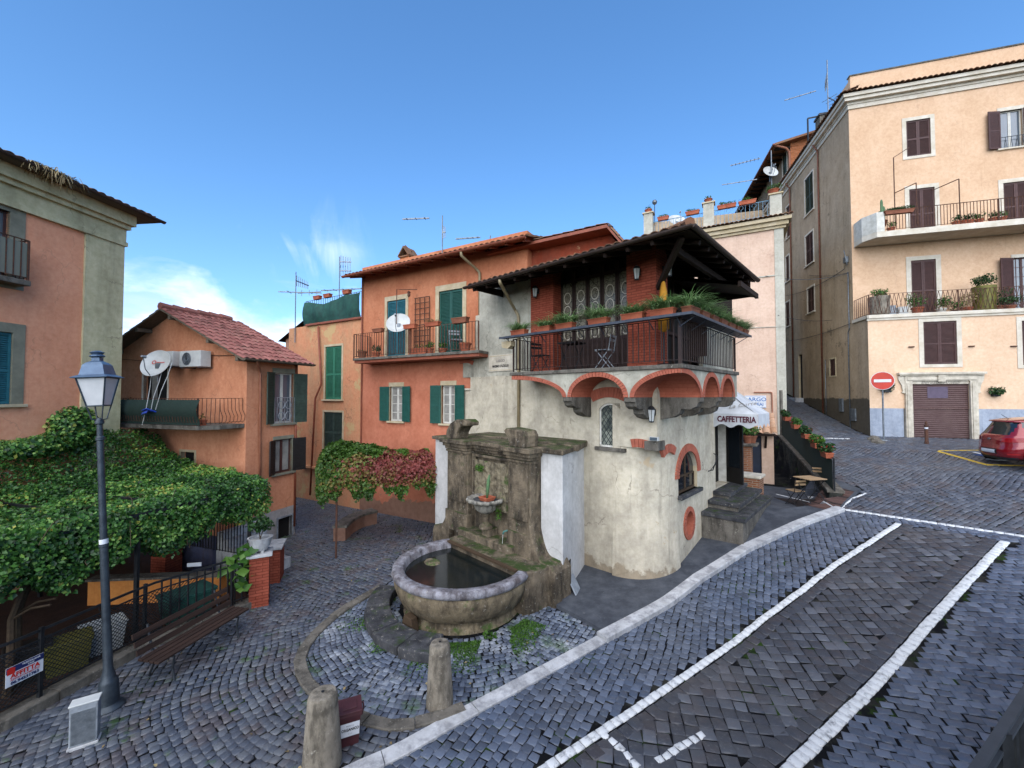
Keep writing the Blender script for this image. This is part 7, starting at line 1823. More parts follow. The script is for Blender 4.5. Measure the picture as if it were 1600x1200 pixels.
for i, b in enumerate(sd_w): window(bp, TS, b, 'closed', sur=.10, surm='whsur', shm='brownsh' if i else 'darkgsh', style='cross', sill=True, depth=.12)
window(bp, TS, small, 'closed', sur=.08, surm='cream', shm='brownsh', style='louvre', sill=False); window(bp, TS, ddoor, 'dark', sur=.0, surm='cream', glass='dark', sill=False, name='side_door')
k = MB(T0); k.bar((wt2[0], UY-.06, wt2[2]+.5), (wt2[1], UY-.06, wt2[2]+.5), .02)
for i in range(9): x = wt2[0]+(wt2[1]-wt2[0])*i/8; k.bar((x, UY-.06, wt2[2]), (x+(.06 if i % 2 else -.06), UY-.06, wt2[2]+.5), .012)
k.build('window_guard', M['irong'], bp)
# garage: portal in stone, roller shutter
k = MB(); a, b, c, d = garage; zg0 = zg(*FB.w((a+b)/2, -.1, 0).xy)-.05
for (p, q) in ((a-.26, a), (b, b+.26)): k.box(p, q, -.10, .12, zg0-.3, d+.14); k.box(p+.05, q-.09, -.13, -.10, zg0, d+.05)
k.box(a-.26, b+.26, -.10, .12, d+.14, d+.36); k.box(a-.20, b+.20, -.13, -.1, d+.18, d+.30); k.box(a-.52, b+.52, -.2, .0, d+.42, d+.52); k.box(a-.46, b+.46, -.14, .0, d+.36, d+.42)
k.box(a-.0, b+.0, -.03, .12, d-.0, d+.14)
for (s_, x) in ((-1, a-.26), (1, b+.26)): k.prism([(x, d+.36), (x+s_*.24, d+.36), (x+s_*.22, d+.18), (x+s_*.12, d-.05), (x+s_*.08, d-.3), (x+s_*.12, d-.38), (x, d-.42)], -.07, .02)
k.box((a+b)/2-.13, (a+b)/2+.13, -.17, -.05, d+.10, d+.4)
por = k.build('portal', M['whitem'], bp, bevel=.008)
k = MB(); n = 28
for i in range(n):
    z = zg0+(d-zg0)*i/n; z2 = zg0+(d-zg0)*(i+1)/n; k.quad((a, .05, z), (b, .05, z), (b, .035, z+(z2-z)*.5), (a, .035, z+(z2-z)*.5), 0, .5); k.quad((a, .035, z+(z2-z)*.5), (b, .035, z+(z2-z)*.5), (b, .05, z2), (a, .05, z2), 0, .5)
k.build('roller_shutter', plain('brown_roller_shutter', '#4b3533', '#54403d', 3, .6, .2), bp)
k = MB(); k.box((a+b)/2-.42, (a+b)/2+.3, .028, .034, d-.62, d-.12); k.build('faded_panel', plain('faded_violet_panel', '#4a3f50', '#54485a', 6, .6), bp)
text('Bergada Amedi', .2, M['inkgrey'], Matrix.Translation(((a+b)/2, -.036, d+.075)), por, shear=.4, sx=1.1, depth=.004)
# upper balcony with white solid end
k = MB(); b0 = FB.h(1356, 380, UY-1.25)[0]; b0i = FB.h(1382, 370, UY-1.25)[0]; zbs = FB.h(1450, 374, UY-1.25)[1]; zb_top = zb2
k.box(b0i-.3, bW, UY-1.3, UY, zb_top-.26, zb_top-.0); k.prism([(b0, UY), (b0, UY-.75), (b0i-.3, UY-1.3), (b0i-.3, UY)], zb_top-.26, zb_top-.001, plane='xy'); bl2 = k.build('balcony', M['whsur'], bp, bevel=.01)
k = MB(); k.prism([(b0, UY), (b0, UY-.75), (b0i-.3, UY-1.3), (b0i, UY-1.3), (b0i, UY-1.2), (b0i-.25, UY-1.2), (b0+.1, UY-.72), (b0+.1, UY)], zb_top, zb_top+.9, plane='xy'); k.build('white_parapet', M['white'], bl2, bevel=.01)
k = MB(); railing(k, (b0i, UY-1.25, 0), (bW, UY-1.25, 0), zb_top, zb_top+.95, .115, .009, .02, posts=(.33, .66)); k.build('railing', M['rust'], bl2)
k = MB(); railing(k, (.05, -.02, 0), (bW, -.02, 0), zt_+.05, zt_+1.0, .16, .008, .015, style='cross', posts=(0, .25, .5, .75)); railing(k, (.05, -.02, 0), (.05, UY, 0), zt_+.05, zt_+1.0, .18, .008, .015, posts=()); k.build('terrace_railing', M['rust'], bp)
# clothes line arms above the balcony
for i, (u0, v0, u1, v1, vt) in enumerate(((1392, 250, 1421, 230, 330), (1412, 291, 1427, 289, 330), (1472, 287, 1493, 283, 328))):
    k = MB(); a_, za_ = FB.h(u0, v0, UY-.7); c_, zc_ = FB.h(u1, v1, UY-.7); 
    bs = FB.h(u0 if i == 0 else u1, 330, UY-1.2)
    if i == 0: k.bar((a_, UY-.9, zb_top+.3), (a_, UY-.9, za_), .03); k.bar((a_, UY-.9, za_), (c_, UY-.7, zc_), .03)
    else: k.bar((c_, UY-.9, zb_top+.3), (c_, UY-.9, zc_), .03); k.bar((c_, UY-.9, zc_), (a_, UY-.05, za_), .03)
    e = fempty('clothes_line_arm', FB, label=['long slanting clothes line arm at the left end of the upper balcony', 'short clothes line arm in front of the left upper balcony door', 'clothes line arm right of the left upper balcony door'][i], cat='clothes line arm', group='clothes line arms of the upper balcony'); k.build('arm', M['rust'], e)
# pipes and cables on the side wall
def sx(u, v, o=-.05): return FBs.h(u, v, o)
k = MB(TS); a1 = sx(1279, 300)[0]; ipipe(k, [(a1, -.30, ZTb-.3), (a1, -.06, ZTb-.7), (a1, -.06, 2.9)], .045); k.build('drain_pipe', M['copper'], bp, smooth=True)
k = MB(TS); a1 = sx(1236, 400)[0]; ipipe(k, [(a1, -.30, ZTb-.3), (a1, -.06, ZTb-.7), (a1, -.06, 4.4)], .045); k.build('drain_pipe', M['copper'], bp, smooth=True)
k = MB(TS); q = sx(1325, 430); zq = FBs.h(1325, 425, -.05)[1]; ipipe(k, [(q[0], -.05, zq), (q[0], -.05, FBs.h(1325, 515)[1]), (q[0]-.12, -.05, FBs.h(1323, 520)[1]), (q[0]-.12, -.05, 2.9)], .025); a1 = sx(1290, 600)[0]; k.tube([(a1, -.05, FBs.h(1290, 562)[1]), (a1, -.05, 3)], .02, 6); k.build('conduit', M['zinc'], bp, smooth=True)
k = MB(TS)
for (p, q2, sg) in (((1330, 505), (1228, 533), .15), ((1320, 420), (1228, 462), .25), ((1326, 426), (1265, 430), .1)):
    A = sx(*p); B = sx(*q2); cable(k, (A[0], -.06, A[1]), (B[0], -.06, B[1]), sg, .014)
k.build('wall_cables', M['irong'], bp)
k = MB(TS); q = sx(1323, 406); k.box(q[0]-.12, q[0]+.12, -.16, -.02, q[1]-.15, q[1]+.15); k.tube([(q[0]+.15, -.1, q[1]-.3), (q[0]+.2, -.25, q[1]+.45)], .02, 6); k.build('junction_box', M['zinc'], bp, bevel=.02)
for (u, v, w_, h) in ((1314, 633, .2, .34), (1333, 648, .22, .30)): k = MB(TS); q = sx(u, v); k.box(q[0]-w_, q[0]+w_, -.07, 0, q[1]-h, q[1]+h); k.build('meter_cabinet', M['zinc'], bp, bevel=.01)
e = empty('door_step', FB.w(-.0, -ddoor[0]-.2, 0), R(FB.deg), label='pale stone doorstep on the steep alley', cat='step'); zz = zg(*FB.w(-.2, -ddoor[0], 0).xy); k = MB(); k.box(-.45, 0, -.6, .5, zz-.3, zz+.12); k.build('step', M['trav'], e, bevel=.02)
# chimney flue and roof clutter
cx_, cz_ = FB.h(1572, 90, UY+2); e = fempty('roof_flue', FB, label='small square roof flue above the parapet at the top right', cat='chimney'); k = MB(); k.box(cx_-.15, cx_+.15, UY+1.85, UY+2.15, ZTb, cz_+.25); k.build('stack', M['greystone'], e); k = MB(); k.box(cx_-.2, cx_+.2, UY+1.8, UY+2.2, cz_+.38, cz_+.44); k.box(cx_-.12, cx_+.12, UY+1.88, UY+2.12, cz_+.25, cz_+.38); k.build('cap', M['irong'], e)
def aer2(label, u, v0, v1, y, booms, mast=.03): return aer(label, u, v0, v1, y, booms, mast=mast)
aer2('tall aerial with crossed booms above the beige palazzo side', 1294, 94, 175, 24, [(2.1, .9, 60, 6, .9, True, .5), (.9, 2.4, 25, 7, .8, False, .5), (1.5, 1.6, 150, 3, .2, False, .85)])
a = at(1262, 185, 27); k = MB(); k.bar((0, 0, -1.6), (0, 0, .0), .07); k.bar((0, 0, 0), (1.3, -.2, .15), .07); e = empty('roof_bracket', a, label='black pipe bracket on the roof beside the small chimney', cat='pipe'); k.build('pipe', M['iron'], e)
a = at(1287, 190, 27); e = empty('chimney', a, R(-16), label='dark square chimney behind the beige palazzo eaves', cat='chimney'); k = MB(); k.box(-.35, .35, -.35, .35, -2, .25); k.build('stack', M['greystone'], e); k = MB(); k.box(-.42, .42, -.42, .42, .25, .38); k.build('cap', M['darkstone'], e)
# ---- brick house beyond
pb = at(1235, 240, 29); FR_ = Fr(pb.x, pb.y, -16.6); br = fempty('brick_house', FR_, label='tall brick house with deep eaves rising behind the beige palazzo', cat='house'); ze = at(1232, 218, 29).z
rw = FR_.sub(-90); k = MB(); k.quad((0, 0, 8), (4.5, 0, 8), (4.5, 0, ze+.7), (0, 0, ze-.2)); k.build('front_wall', M['brickfar'], br)
rwin = rw.box(1223, 238, 1229.5, 275); rwin2 = rw.box(1211, 275, 1215, 300)
k = MB(TS); wall(k, -14, 0, 6, ze-.1, [rwin]); k.build('side_wall', brickm('dull_brick', '#8f7358', '#7d6350', '#93826c', .26, .075, .01), br)
window(br, TS, rwin, 'closed', sur=.12, surm='whsur', shm='darkgsh', style='cross', sill=True)
k = MB(); 
k._add([(-1.1, -.5, ze-.35), (5, -.5, ze+.85), (5, 14, ze+.85), (-1.1, 14, ze-.35), (-1.1, -.5, ze-.5), (5, -.5, ze+.7), (5, 14, ze+.7), (-1.1, 14, ze-.5)], [(0, 1, 2, 3), (7, 6, 5, 4), (0, 4, 5, 1), (3, 7, 4, 0)]); rr = k.build('roof', M['tileold'], br)
k = MB()
for y in np.arange(0, 13, .8): k.box(-1.0, .1, y, y+.12, ze-.62, ze-.48)
k.build('rafters', M['eavewood'], rr); k = MB(); gutter(k, (-1.15, -.5, ze-.38), (-1.15, 13, ze-.38), .09); k.build('gutter', M['redgut'], rr)
k = MB(); ipipe(k, [(-1.1, -.4, ze-.45), (-.3, -.2, ze-.7), (-.08, -.08, ze-1.0), (-.08, -.08, ze-5)], .07); k.build('drain_pipe', M['pinkpipe'], br, smooth=True)
# ---- pink palazzo behind the tavern
M['st_pk'] = stucco('pale_pink_plaster', '#ccb19c', '#c0a48f', stain='#94786a', scale=.5, streak=.25, seed=30, patch='#b08a76', patch_t=.68)
M['st_pw'] = stucco('pale_grey_quoin', '#b1aea0', '#9f9c8f', stain='#7d7a70', scale=1, streak=.3, seed=31)
FP = Fr(13.4, 20.0, -27.8); pp = fempty('pink_palazzo', FP, label='pale pink palazzo behind the tavern with blue railed roof terrace', cat='building')
zpc = FP.h(1229, 338)[1]; pxL = FP.h(1003, 372)[0]; qx2 = FP.h(1212, 500)[0]; wp = FP.box(1117, 390, 1131, 430)
k = MB(); wall(k, pxL, qx2, .8, zpc, [wp]); k.quad((pxL, 5, 0), (pxL, 0, 0), (pxL, 0, zpc), (pxL, 5, zpc)); k.quad((pxL, 0, zpc), (0, 0, zpc), (0, 7, zpc), (pxL, 7, zpc)); k.build('wall', M['st_pk'], pp)
k = MB(); k.box(qx2, 0, -.03, .1, .8, zpc); k.box(-.02, 0, .1, 8, .8, zpc); k.build('corner_pilaster', M['st_pw'], pp)
window(pp, T0, wp, 'closed', sur=.0, surm='greensh2', shm='greensh2', sill=False)
k = MB(); 
for (g, a, b) in ((.10, -.55, -.42), (.20, -.42, -.22), (.32, -.22, -.05)): k.box(pxL-g, g, -g, .02, zpc+a, zpc+b); k.box(.0, g, .02, 6, zpc+a+.001, zpc+b-.001)
k.build('cornice', M['cream'], pp)
k = MB(); tiles(k, (pxL-.42, -.42, zpc-.02), (1, 0, 0), (0, .95, .28), -pxL+.8, .6, amp=.055); k.build('eaves_tiles', M['tilepale'], pp)
k = MB(); k.box(pxL, .05, .02, .3, zpc-.04, zpc+.18); k.build('terrace_kerb', M['st_pw'], pp)
gp_ = 'plants along the palazzo roof terrace'
for i, (u0, u1, vt) in enumerate(((1006, 1020, 333), (1099, 1116, 317), (1203, 1222, 303))):
    a = FP.h(u0, 350, .1)[0]; b = FP.h(u1, 350, .1)[0]; zt2 = FP.h((u0+u1)/2, vt, .1)[1]
    k = MB(); k.box(a, b, .0, .45, zpc-.03, zt2-.05); k.build('terrace_pillar', M['st_pw'], pp, bevel=.01); k = MB(); k.box(a-.06, b+.06, -.06, .5, zt2-.05, zt2+.02); k.build('pillar_cap', M['cream'], pp)
M['bluerail'] = plain('pale_blue_rail_paint', '#5f8296', '#4a6b80', 5, .5, .2)
k = MB(); ztr = FP.h(1160, 321, .2)[1]
for (ua, ub) in ((1020, 1099), (1116, 1203)):
    a, b = FP.h(ua, 350, .2)[0], FP.h(ub, 350, .2)[0]; k.bar((a, .2, ztr), (b, .2, ztr), .03); k.bar((a, .2, zpc+.28), (b, .2, zpc+.28), .025); n = int((b-a)/.19)
    for i in range(n):
        x = a+(b-a)*(i+.5)/n
        if i % 3: k.bar((x, .2, zpc+.28), (x, .2, ztr), .018)
        else:
            k.tube([(x+.1*math.cos(t), .2, ztr-.14+.1*math.sin(t)) for t in np.linspace(-PI/2, PI*1.2, 12)], .012, 4); k.bar((x, .2, zpc+.28), (x, .2, ztr-.24), .018)
k.build('terrace_railing', M['bluerail'], pp)
for i, (u, kind, s_) in enumerate(((1013, 'pot', .2), (1036, 'box', .6), (1082, 'box', .7), (1107, 'pot', .26), (1129, 'box', .5), (1142, 'box', .5), (1168, 'box', .8), (1209, 'big', .4))):
    labs = ['small clay pot on the leftmost terrace pillar', 'flower box right of the leftmost terrace pillar', 'leafy flower box left of the middle terrace pillar', 'clay bowl on the middle terrace pillar', 'first flower box right of the middle terrace pillar',
            'second flower box right of the middle terrace pillar', 'large leafy flower box between the middle and right terrace pillars', 'green bush on the right terrace pillar']
    x, _ = FP.h(u, 330, .2); zz = ztr if kind == 'box' else FP.h(u, (333, 0, 0, 317, 0, 0, 0, 303)[i], .2)[1]+.02
    e = boxplanter(labs[i], s_, .22, .2, kind='bush', leaf_='leafg', n=130, group=gp_) if kind == 'box' else potplant(labs[i], .2 if kind == 'pot' else .25, .16, ph=.25, pr=.2+.2*(kind == 'big'), leaf_='leafg', n=60 if kind == 'pot' else 260, group=gp_)
    place(e, FP.w(x, .2, zz), R(FP.deg))
e = potplant('dark round bush standing behind the blue terrace railing', .2, .2, ph=.35, pr=.25, leaf_='leafd', n=200, group=gp_); place(e, FP.w(FP.h(1036, 345, .6)[0], .6, zpc), 0)
e = empty('globe_lamp', FP.w(FP.h(1023, 340, .3)[0], .3, zpc), label='round globe lamp on a pole at the left of the roof terrace', cat='lamp'); zz = FP.h(1023, 316, .3)[1]-zpc; k = MB(); k.tube([(0, 0, 0), (0, 0, zz-.12)], .02, 6); k.build('pole', M['iron'], e)
k = MB(); k.lathe([(.001, -.15), (.10, -.11), (.15, 0), (.10, .11), (.001, .15)], 18, (0, 0, zz)); k.build('globe', M['glassw'], e, smooth=True)
px_, pz_ = FP.h(1057, 325, 1.2); dish('satellite dish seen edge-on behind the roof terrace railing', FP.w(px_, 1.2, zpc+.3), R(60), tilt=35, r=.5, pole=.9)
e = fempty('rooftop_hut', FP, label='low tiled roof behind the left part of the roof terrace', cat='roof'); a = FP.h(1068, 345, 2)[0]; b = FP.h(1100, 338, 2)[0]; k = MB(); k.prism([(a-.6, zpc), (a, zpc+.75), (b+.8, zpc+.5), (b+.8, zpc)], 2, 3.5); k.build('roof', M['tiledark'], e)
pb_ = at(1205, 270, 24); e = dish('small satellite dish with a dark centre on a mast near the brick house', at(1203, 283, 24), R(-20), tilt=25, r=.42, pole=.5)
aer2('leaning aerial with two dark booms beside the brick house eaves', 1206, 235, 300, 24, [(2.2, 1.6, 150, 8, .4, False, .85), (.9, 1.9, 160, 3, .2, False, .9), (1.4, .6, 30, 4, .8, True, .5)])
k = MB(); zc_ = FP.h(1200, 435, -.02)[1]; k.box(FP.h(1140, 430)[0], -.1, -.04, 0, FP.h(1180, 433)[1]-.06, FP.h(1180, 433)[1]+.0); zc2 = FP.h(1190, 513)[1]; k.bar((FP.h(1150, 520)[0], -.03, zc2+.08), (0, -.03, zc2+.02), .03); k.build('string_course', M['st_pw'], pp)
k = MB(); ipipe(k, [(FP.h(1178, 613, -.05)[0], -.05, FP.h(1178, 613)[1]), (FP.h(1206, 613, -.05)[0], -.05, FP.h(1206, 613)[1]), (FP.h(1207, 640, -.05)[0], -.05, FP.h(1207, 672)[1])], .03); k.build('pipe', M['pinkpipe'], pp)
# ceramic street sign half hidden behind the awning
sg = FP.box(1164, 618, 1197, 637, -.04); e = fempty('ceramic_street_sign', FP, label='white ceramic street sign with blue letters, half behind the awning', cat='sign'); k = MB(); k.box(sg[0], sg[1], -.06, -.01, sg[2], sg[3]); k.build('tile_panel', M['paper'], e)
k = MB(); 
for z in (sg[2]+.02, sg[3]-.035): k.box(sg[0]+.02, sg[1]-.02, -.065, -.06, z, z+.015)
k.build('blue_border', M['inkblue'], e); text('LARGO', .26, M['inkblue'], Matrix.Translation(((sg[0]+sg[1])/2, -.063, sg[3]-.2)), e, bold=.004, sx=1.1); text("OPPIEAI", .22, M['inkblue'], Matrix.Translation(((sg[0]+sg[1])/2, -.063, sg[2]+.16)), e, bold=.004, sx=.9)
cb = MB(); A = FBs.h(1325, 427, -.1); A = FBs.w(A[0], -.1, A[1]); B = FP.w(-.8, -.1, FP.h(1212, 430)[1]); cable(cb, A, B, .25, .015); A2 = FBs.h(1300, 500, -.1); cable(cb, FBs.w(A2[0], -.1, A2[1]), FP.w(-.3, -.1, FP.h(1226, 492)[1]), .15, .012); e = empty('overhead_cables', label='thin overhead cables crossing the alley between pink and beige palazzi', cat='cables'); cb.build('cables', M['irong'], e)
# ---- retaining wall, netted railing with flowers, courtyard shed
Wn = Vector((10.32, 13.12)); Wf = Vector((12.95, 19.55)); rdv = (Wf-Wn).normalized(); nv = Vector((-rdv.y, rdv.x))
ez = empty('retaining_wall', (0, 0, 0), label='dark mossy retaining wall with sloping stone cap below the alley', cat='wall'); n = 12; k = MB(); kc = MB()
def wt(t, o): q = Wn+(Wf-Wn)*t+nv*o; return q
def topz(t): q = wt(t, -.3); return zg(q.x, q.y)+.10
for i in range(n):
    t0, t1 = i/n, (i+1)/n; A = [(*wt(t0, .18), .6), (*wt(t1, .18), .6), (*wt(t1, .18), topz(t1)), (*wt(t0, .18), topz(t0))]; k.quad(A[0], A[3], A[2], A[1], 0, .5)
    B = [(*wt(t0, -.18), .6), (*wt(t1, -.18), .6), (*wt(t1, -.18), topz(t1)), (*wt(t0, -.18), topz(t0))]; k.quad(*B, 0, .5); k.quad(A[3], B[3], B[2], A[2], 0, .5)
    C0 = [wt(t0, .24), wt(t1, .24), wt(t1, -.22), wt(t0, -.22)]; T4 = [topz(t0), topz(t1), topz(t1), topz(t0)]
    kc._add([(p.x, p.y, z) for p, z in zip(C0, T4)]+[(p.x, p.y, z+.08) for p, z in zip(C0, T4)], [(0, 1, 5, 4), (2, 3, 7, 6), (4, 5, 6, 7), (3, 2, 1, 0)]+([(3, 0, 4, 7)] if i == 0 else []), 0, .5)
k.quad((*wt(0, .18), .6), (*wt(0, -.18), .6), (*wt(0, -.18), topz(0)), (*wt(0, .18), topz(0)), 0, .5)
k.build('masonry', M['darkwall'], ez); kc.build('cap', M['greystone'], ez)
er = empty('netted_railing', (0, 0, 0), label='dark green netted railing climbing the alley edge above the retaining wall', cat='railing'); k = MB(); kn = MB()
for i in range(7):
    t = i/6; q = wt(t, .05); k = MB(); k.bar((q.x, q.y, topz(t)+.05), (q.x, q.y, topz(t)+1.1), .035); k.build('post', M['iron'], er)
k = MB()
for i in range(12):
    t0, t1 = i/12, (i+1)/12; p, q = wt(t0, .05), wt(t1, .05)
    k.bar((p.x, p.y, topz(t0)+1.08), (q.x, q.y, topz(t1)+1.08), .03)
    p, q = wt(t0, .085), wt(t1, .085); kn.quad((p.x, p.y, topz(t0)+.08), (q.x, q.y, topz(t1)+.08), (q.x, q.y, topz(t1)+1.04), (p.x, p.y, topz(t0)+1.04), 0, .5)
k.build('rails', M['iron'], er); kn.build('netting', M['green_net'], er)
q = wt(1, .1); k = MB(); k.bar((q.x, q.y, topz(1)), (q.x, q.y, topz(1)+2.2), .1); e = empty('tall_post', (0, 0, 0), label='tall grey post at the upper end of the netted railing', cat='post'); k.build('post', M['greystone'], e)
lb = ['flower box at the lower end of the netted railing, red blooms', 'second flower box up the netted railing', 'third flower box up the netted railing, pale leaves', 'fourth flower box up the netted railing', 'flower box at the upper end of the netted railing, yellow-green leaves']
for i, t in enumerate((.06, .22, .40, .62, .84)):
    p = wt(t, .12); e = boxplanter(lb[i], .6, .22, .18, kind='flower', leaf_='leafg' if i % 2 else 'leafd', n=220, group='flower boxes on the netted railing'); place(e, (p.x, p.y, topz(t)+1.0), math.atan2(rdv.y, rdv.x))
ps = at(1209, 700, 16.6); FS = Fr(ps.x, ps.y, -27.8); zc = 1.12
e = fempty('courtyard_shed', FS, label='small lean-to with pale barrel tiles and a dark blue door beside the tavern', cat='shed'); u_ = lambda u, v=700: FS.h(u, v)[0]; zsr = FS.h(1195, 676)[1]
k = MB(); k.box(u_(1190), u_(1209), 0, .3, zc-.3, zsr+.1); k.build('wall', M['st_pk'], e); k = MB(); k.box(u_(1174.5), u_(1190), .12, .2, zc-.3, zsr+.1); k.build('door', plain('dark_blue_door', '#1a2438', '#141c2c', 3, .6), e)
k = MB(); tiles(k, (u_(1168), -.55, zsr-.02), (1, 0, 0), (0, .72, .5), u_(1212)-u_(1168), 1.35, p=.26, amp=.085, jit=.02); k.build('roof', M['tilepale'], e); k = MB(); k.box(u_(1168), u_(1212), -.45, .3, zsr-.10, zsr-.04); k.bar((u_(1196), -.4, zsr-.08), (u_(1196), -.02, zsr-.6), .08); k.build('timber', M['eavewood'], e)
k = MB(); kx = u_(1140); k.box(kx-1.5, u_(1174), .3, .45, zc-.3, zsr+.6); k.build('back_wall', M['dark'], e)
pp_ = at(1161, 720, 15.6); e = empty('brick_pillar', (pp_.x, pp_.y, zc), R(-35), label='round-shouldered brick pillar right of the tavern door with a slab on top', cat='pillar'); zt3 = at(1161, 695, 15.6).z-zc; k = MB(); k.box(-.3, .3, -.3, .3, -.2, zt3); k.build('shaft', M['brickold'], e, bevel=.03); k = MB(); k.box(-.5, .5, -.45, .45, zt3, zt3+.08); k.build('slab', M['greystone'], e, bevel=.02)
for i, (u, kk) in enumerate(((1152, 0), (1168, 1), (1175, 2))):
    q = at(u, 693, 15.5); ee = potplant(['purple-brown pot of dark leaves on the brick pillar', 'large clay pot with trailing green leaves on the brick pillar', 'bushy green plant spilling right of the brick pillar'][i], .17, .28, ph=.35, pr=.32, leaf_='leafg' if i else 'leafd', n=260, mat='terrab', group='pots on the brick pillar'); place(ee, (q.x, q.y, zt3+zc+.08), 0)
# tables and chairs outside
gt = 'folding chairs on the terrace'
p = G(1266, 783, .1); T_ = bistro_table('pale slatted folding table on the terrace outside the tavern', w_=.65, d=.6); place(T_, p, R(12))
p = G(1243, 789, .1); place(bistro_chair('pale slatted folding chair left of the terrace table, back to the street', group=gt), p, R(190))
p2 = G(1283, 770, .1); place(bistro_chair('pale slatted folding chair behind the terrace table, near the netted railing', group=gt), p2, R(-25))
# ---- street things in front of the palazzo
p = G(1381, 688); e = empty('no_entry_sign', p, R(-38), label='round red no entry sign on a grey pole at the palazzo corner', cat='road sign'); hz = at(1379, 595, p.y).z-p.z
k = MB(); k.tube([(0, 0, 0), (0, 0, hz+.2)], .032, 10); k.lathe([(0, 0), (.2, 0), (.19, .03), (0, .05)], 16); k.build('pole', M['zinc'], e, smooth=True, angle=30)
Tq = Matrix.Translation((0, -.05, hz))@Matrix.Rotation(PI/2, 4, 'X'); rs = 14*p.y/FPX*1.0
k = MB(Tq); k.lathe([(0, -.01), (rs, -.01), (rs, .01), (0, .01)], 40); dsk = k.build('disc', M['paper'], e); k = MB(Tq); k.lathe([(0, .012), (rs*.96, .012)], 40); k.build('red_face', plain('road_sign_red', '#b8321f', '#a82c1c', 3, .4), dsk); k = MB(); k.box(-rs*.72, rs*.72, -.07, -.064, hz-rs*.16, hz+rs*.16); k.build('white_bar', M['paper'], dsk)
p = G(1448, 694); e = empty('iron_bollard', p, label='thin dark iron bollard with a white band before the garage', cat='bollard'); k = MB(); k.lathe([(0, 0), (.075, 0), (.07, .1), (.06, .12), (.055, .72), (.07, .74), (.07, .78), (.035, .8), (.05, .86), (.03, .92), (.001, .94)], 16); k.build('shaft', M['rust'], e, smooth=True, angle=35); k = MB(); k.lathe([(.057, .62), (.0575, .62), (.0575, .69), (.057, .69)], 16); k.build('band', M['paper'], e)
for i, (u, v, lab_) in enumerate(((1387, 606, 'small green wall shrub behind the no entry sign pole'), (1558, 612, 'round green wall shrub right of the garage portal'))):
    x, z = FB.h(u, v, -.15); e = empty('wall_shrub', FB.w(x, -.15, z), R(FB.deg), label=lab_, cat='shrub', group='wall shrubs beside the garage'); bush('leaves', (0, 0, 0), (.30, .16, .28), 420, .06, M['leafd'], e, 5); k = MB(); k.box(-.12, .12, .0, .15, -.2, -.05); k.build('basket', M['iron'], e)
for i, (u, v) in enumerate(((1366, 688), (1372, 692))):
    p = G(u, v); e = empty('foot_rock', p, label=['larger crumbled stone at the palazzo corner foot', 'smaller crumbled stone beside the sign pole'][i], cat='rock'); k = MB(); k.lathe([(.001, .2-.06*i), (.12, .17-.06*i), (.22, .06), (.26, -.1)], 14); roughen(k, .05, 5); k.build('rock', M['greystone'], e)
# terrace plants
gT = 'pots on the palazzo terrace'
def onT(e, u, y=.25, z=None): x, _ = FB.h(u, 470, y); return place(e, FB.w(x, y, zt_ if z is None else z), R(FB.deg))
e = empty('grey_drum_planter', FB.w(FB.h(1373, 470, .35)[0], .35, zt_+.0), label='weathered grey drum planter with a green mound at the terrace corner', cat='planter', group=gT); k = MB(); k.lathe([(.0, 0), (.36, 0), (.40, .9), (.40, .94), (.34, .94), (.33, .85), (0, .85)], 24); k.build('drum', M['bollard'], e, smooth=True, angle=40); bush('plant', (.05, 0, 1.12), (.36, .36, .26), 500, .06, M['leafg'], e, 6)
e = empty('tall_dark_planter', FB.w(FB.h(1538, 470, .35)[0], .35, zt_+.0), label='tall dark drum planter topped by a clipped green shrub on the terrace', cat='planter', group=gT); k = MB(); k.lathe([(.0, 0), (.34, 0), (.38, 1.1), (.38, 1.14), (.32, 1.14), (.31, 1.05), (0, 1.05)], 24); k.build('drum', M['plastic_y'], e, smooth=True, angle=40); bush('plant', (0, 0, 1.42), (.44, .4, .34), 600, .065, M['leafd'], e, 6)
onT(potplant('clay pot with a leafy shrub left of the louvred terrace door', .22, .34, ph=.7, pr=.4, leaf_='leafg', n=420, group=gT), 1433)
onT(potplant('white pot with a dense green shrub right of the louvred terrace door', .18, .24, ph=.6, pr=.42, leaf_='leafg', n=480, mat='white', group=gT), 1470)
onT(potplant('low dark bowl with light green leaves on the terrace', .26, .14, ph=.4, pr=.34, leaf_='leafg', n=240, mat='terrab', group=gT), 1497)
onT(potplant('loose reddish shrub left of the tall dark planter', .2, .24, ph=.75, pr=.42, leaf_='straw', n=300, group=gT), 1510)
onT(potplant('thin dark shrub right of the tall dark planter', .2, .24, ph=.85, pr=.4, leaf_='leafd', n=240, mat='terrab', group=gT), 1562)
e = onT(potplant('green plant spilling over the terrace edge at the right', .2, .2, ph=.4, pr=.5, leaf_='leafd', n=360, mat='terrab', group=gT), 1577, .1); 
e = empty('plastic_crates', FB.w(FB.h(1398, 478, .4)[0], .4, zt_), R(FB.deg), label='pale blue storage tubs behind the terrace railing', cat='crate'); k = MB(); k.box(-.5, -.04, -.2, .2, 0, .5); k.build('tub', M['plastic_g'], e, bevel=.02); k = MB(); k.box(.04, .4, -.2, .2, 0, .42); k.build('tub', M['plastic_w'], e, bevel=.02)
gU = 'plants on the upper balcony'
def onU(e, u, y, z=0): x, _ = FB.h(u, 350, UY-y); return place(e, FB.w(x, UY-y, zb_top+z), R(FB.deg))
onU(potplant('grey-green columnar cactus at the left end of the upper balcony', .2, .25, kind='cactus', ph=1.05, mat='terrab', group=gU), 1378, .9, .35)
x, _ = FB.h(1403, 345, UY-1.25); e = boxplanter('rail box with a thick dark trailing plant on the upper balcony', 1.1, .2, .16, kind='bush', leaf_='leafd', n=700, group=gU, mat='terrab'); place(e, FB.w(x, UY-1.32, zb_top+.72), R(FB.deg))
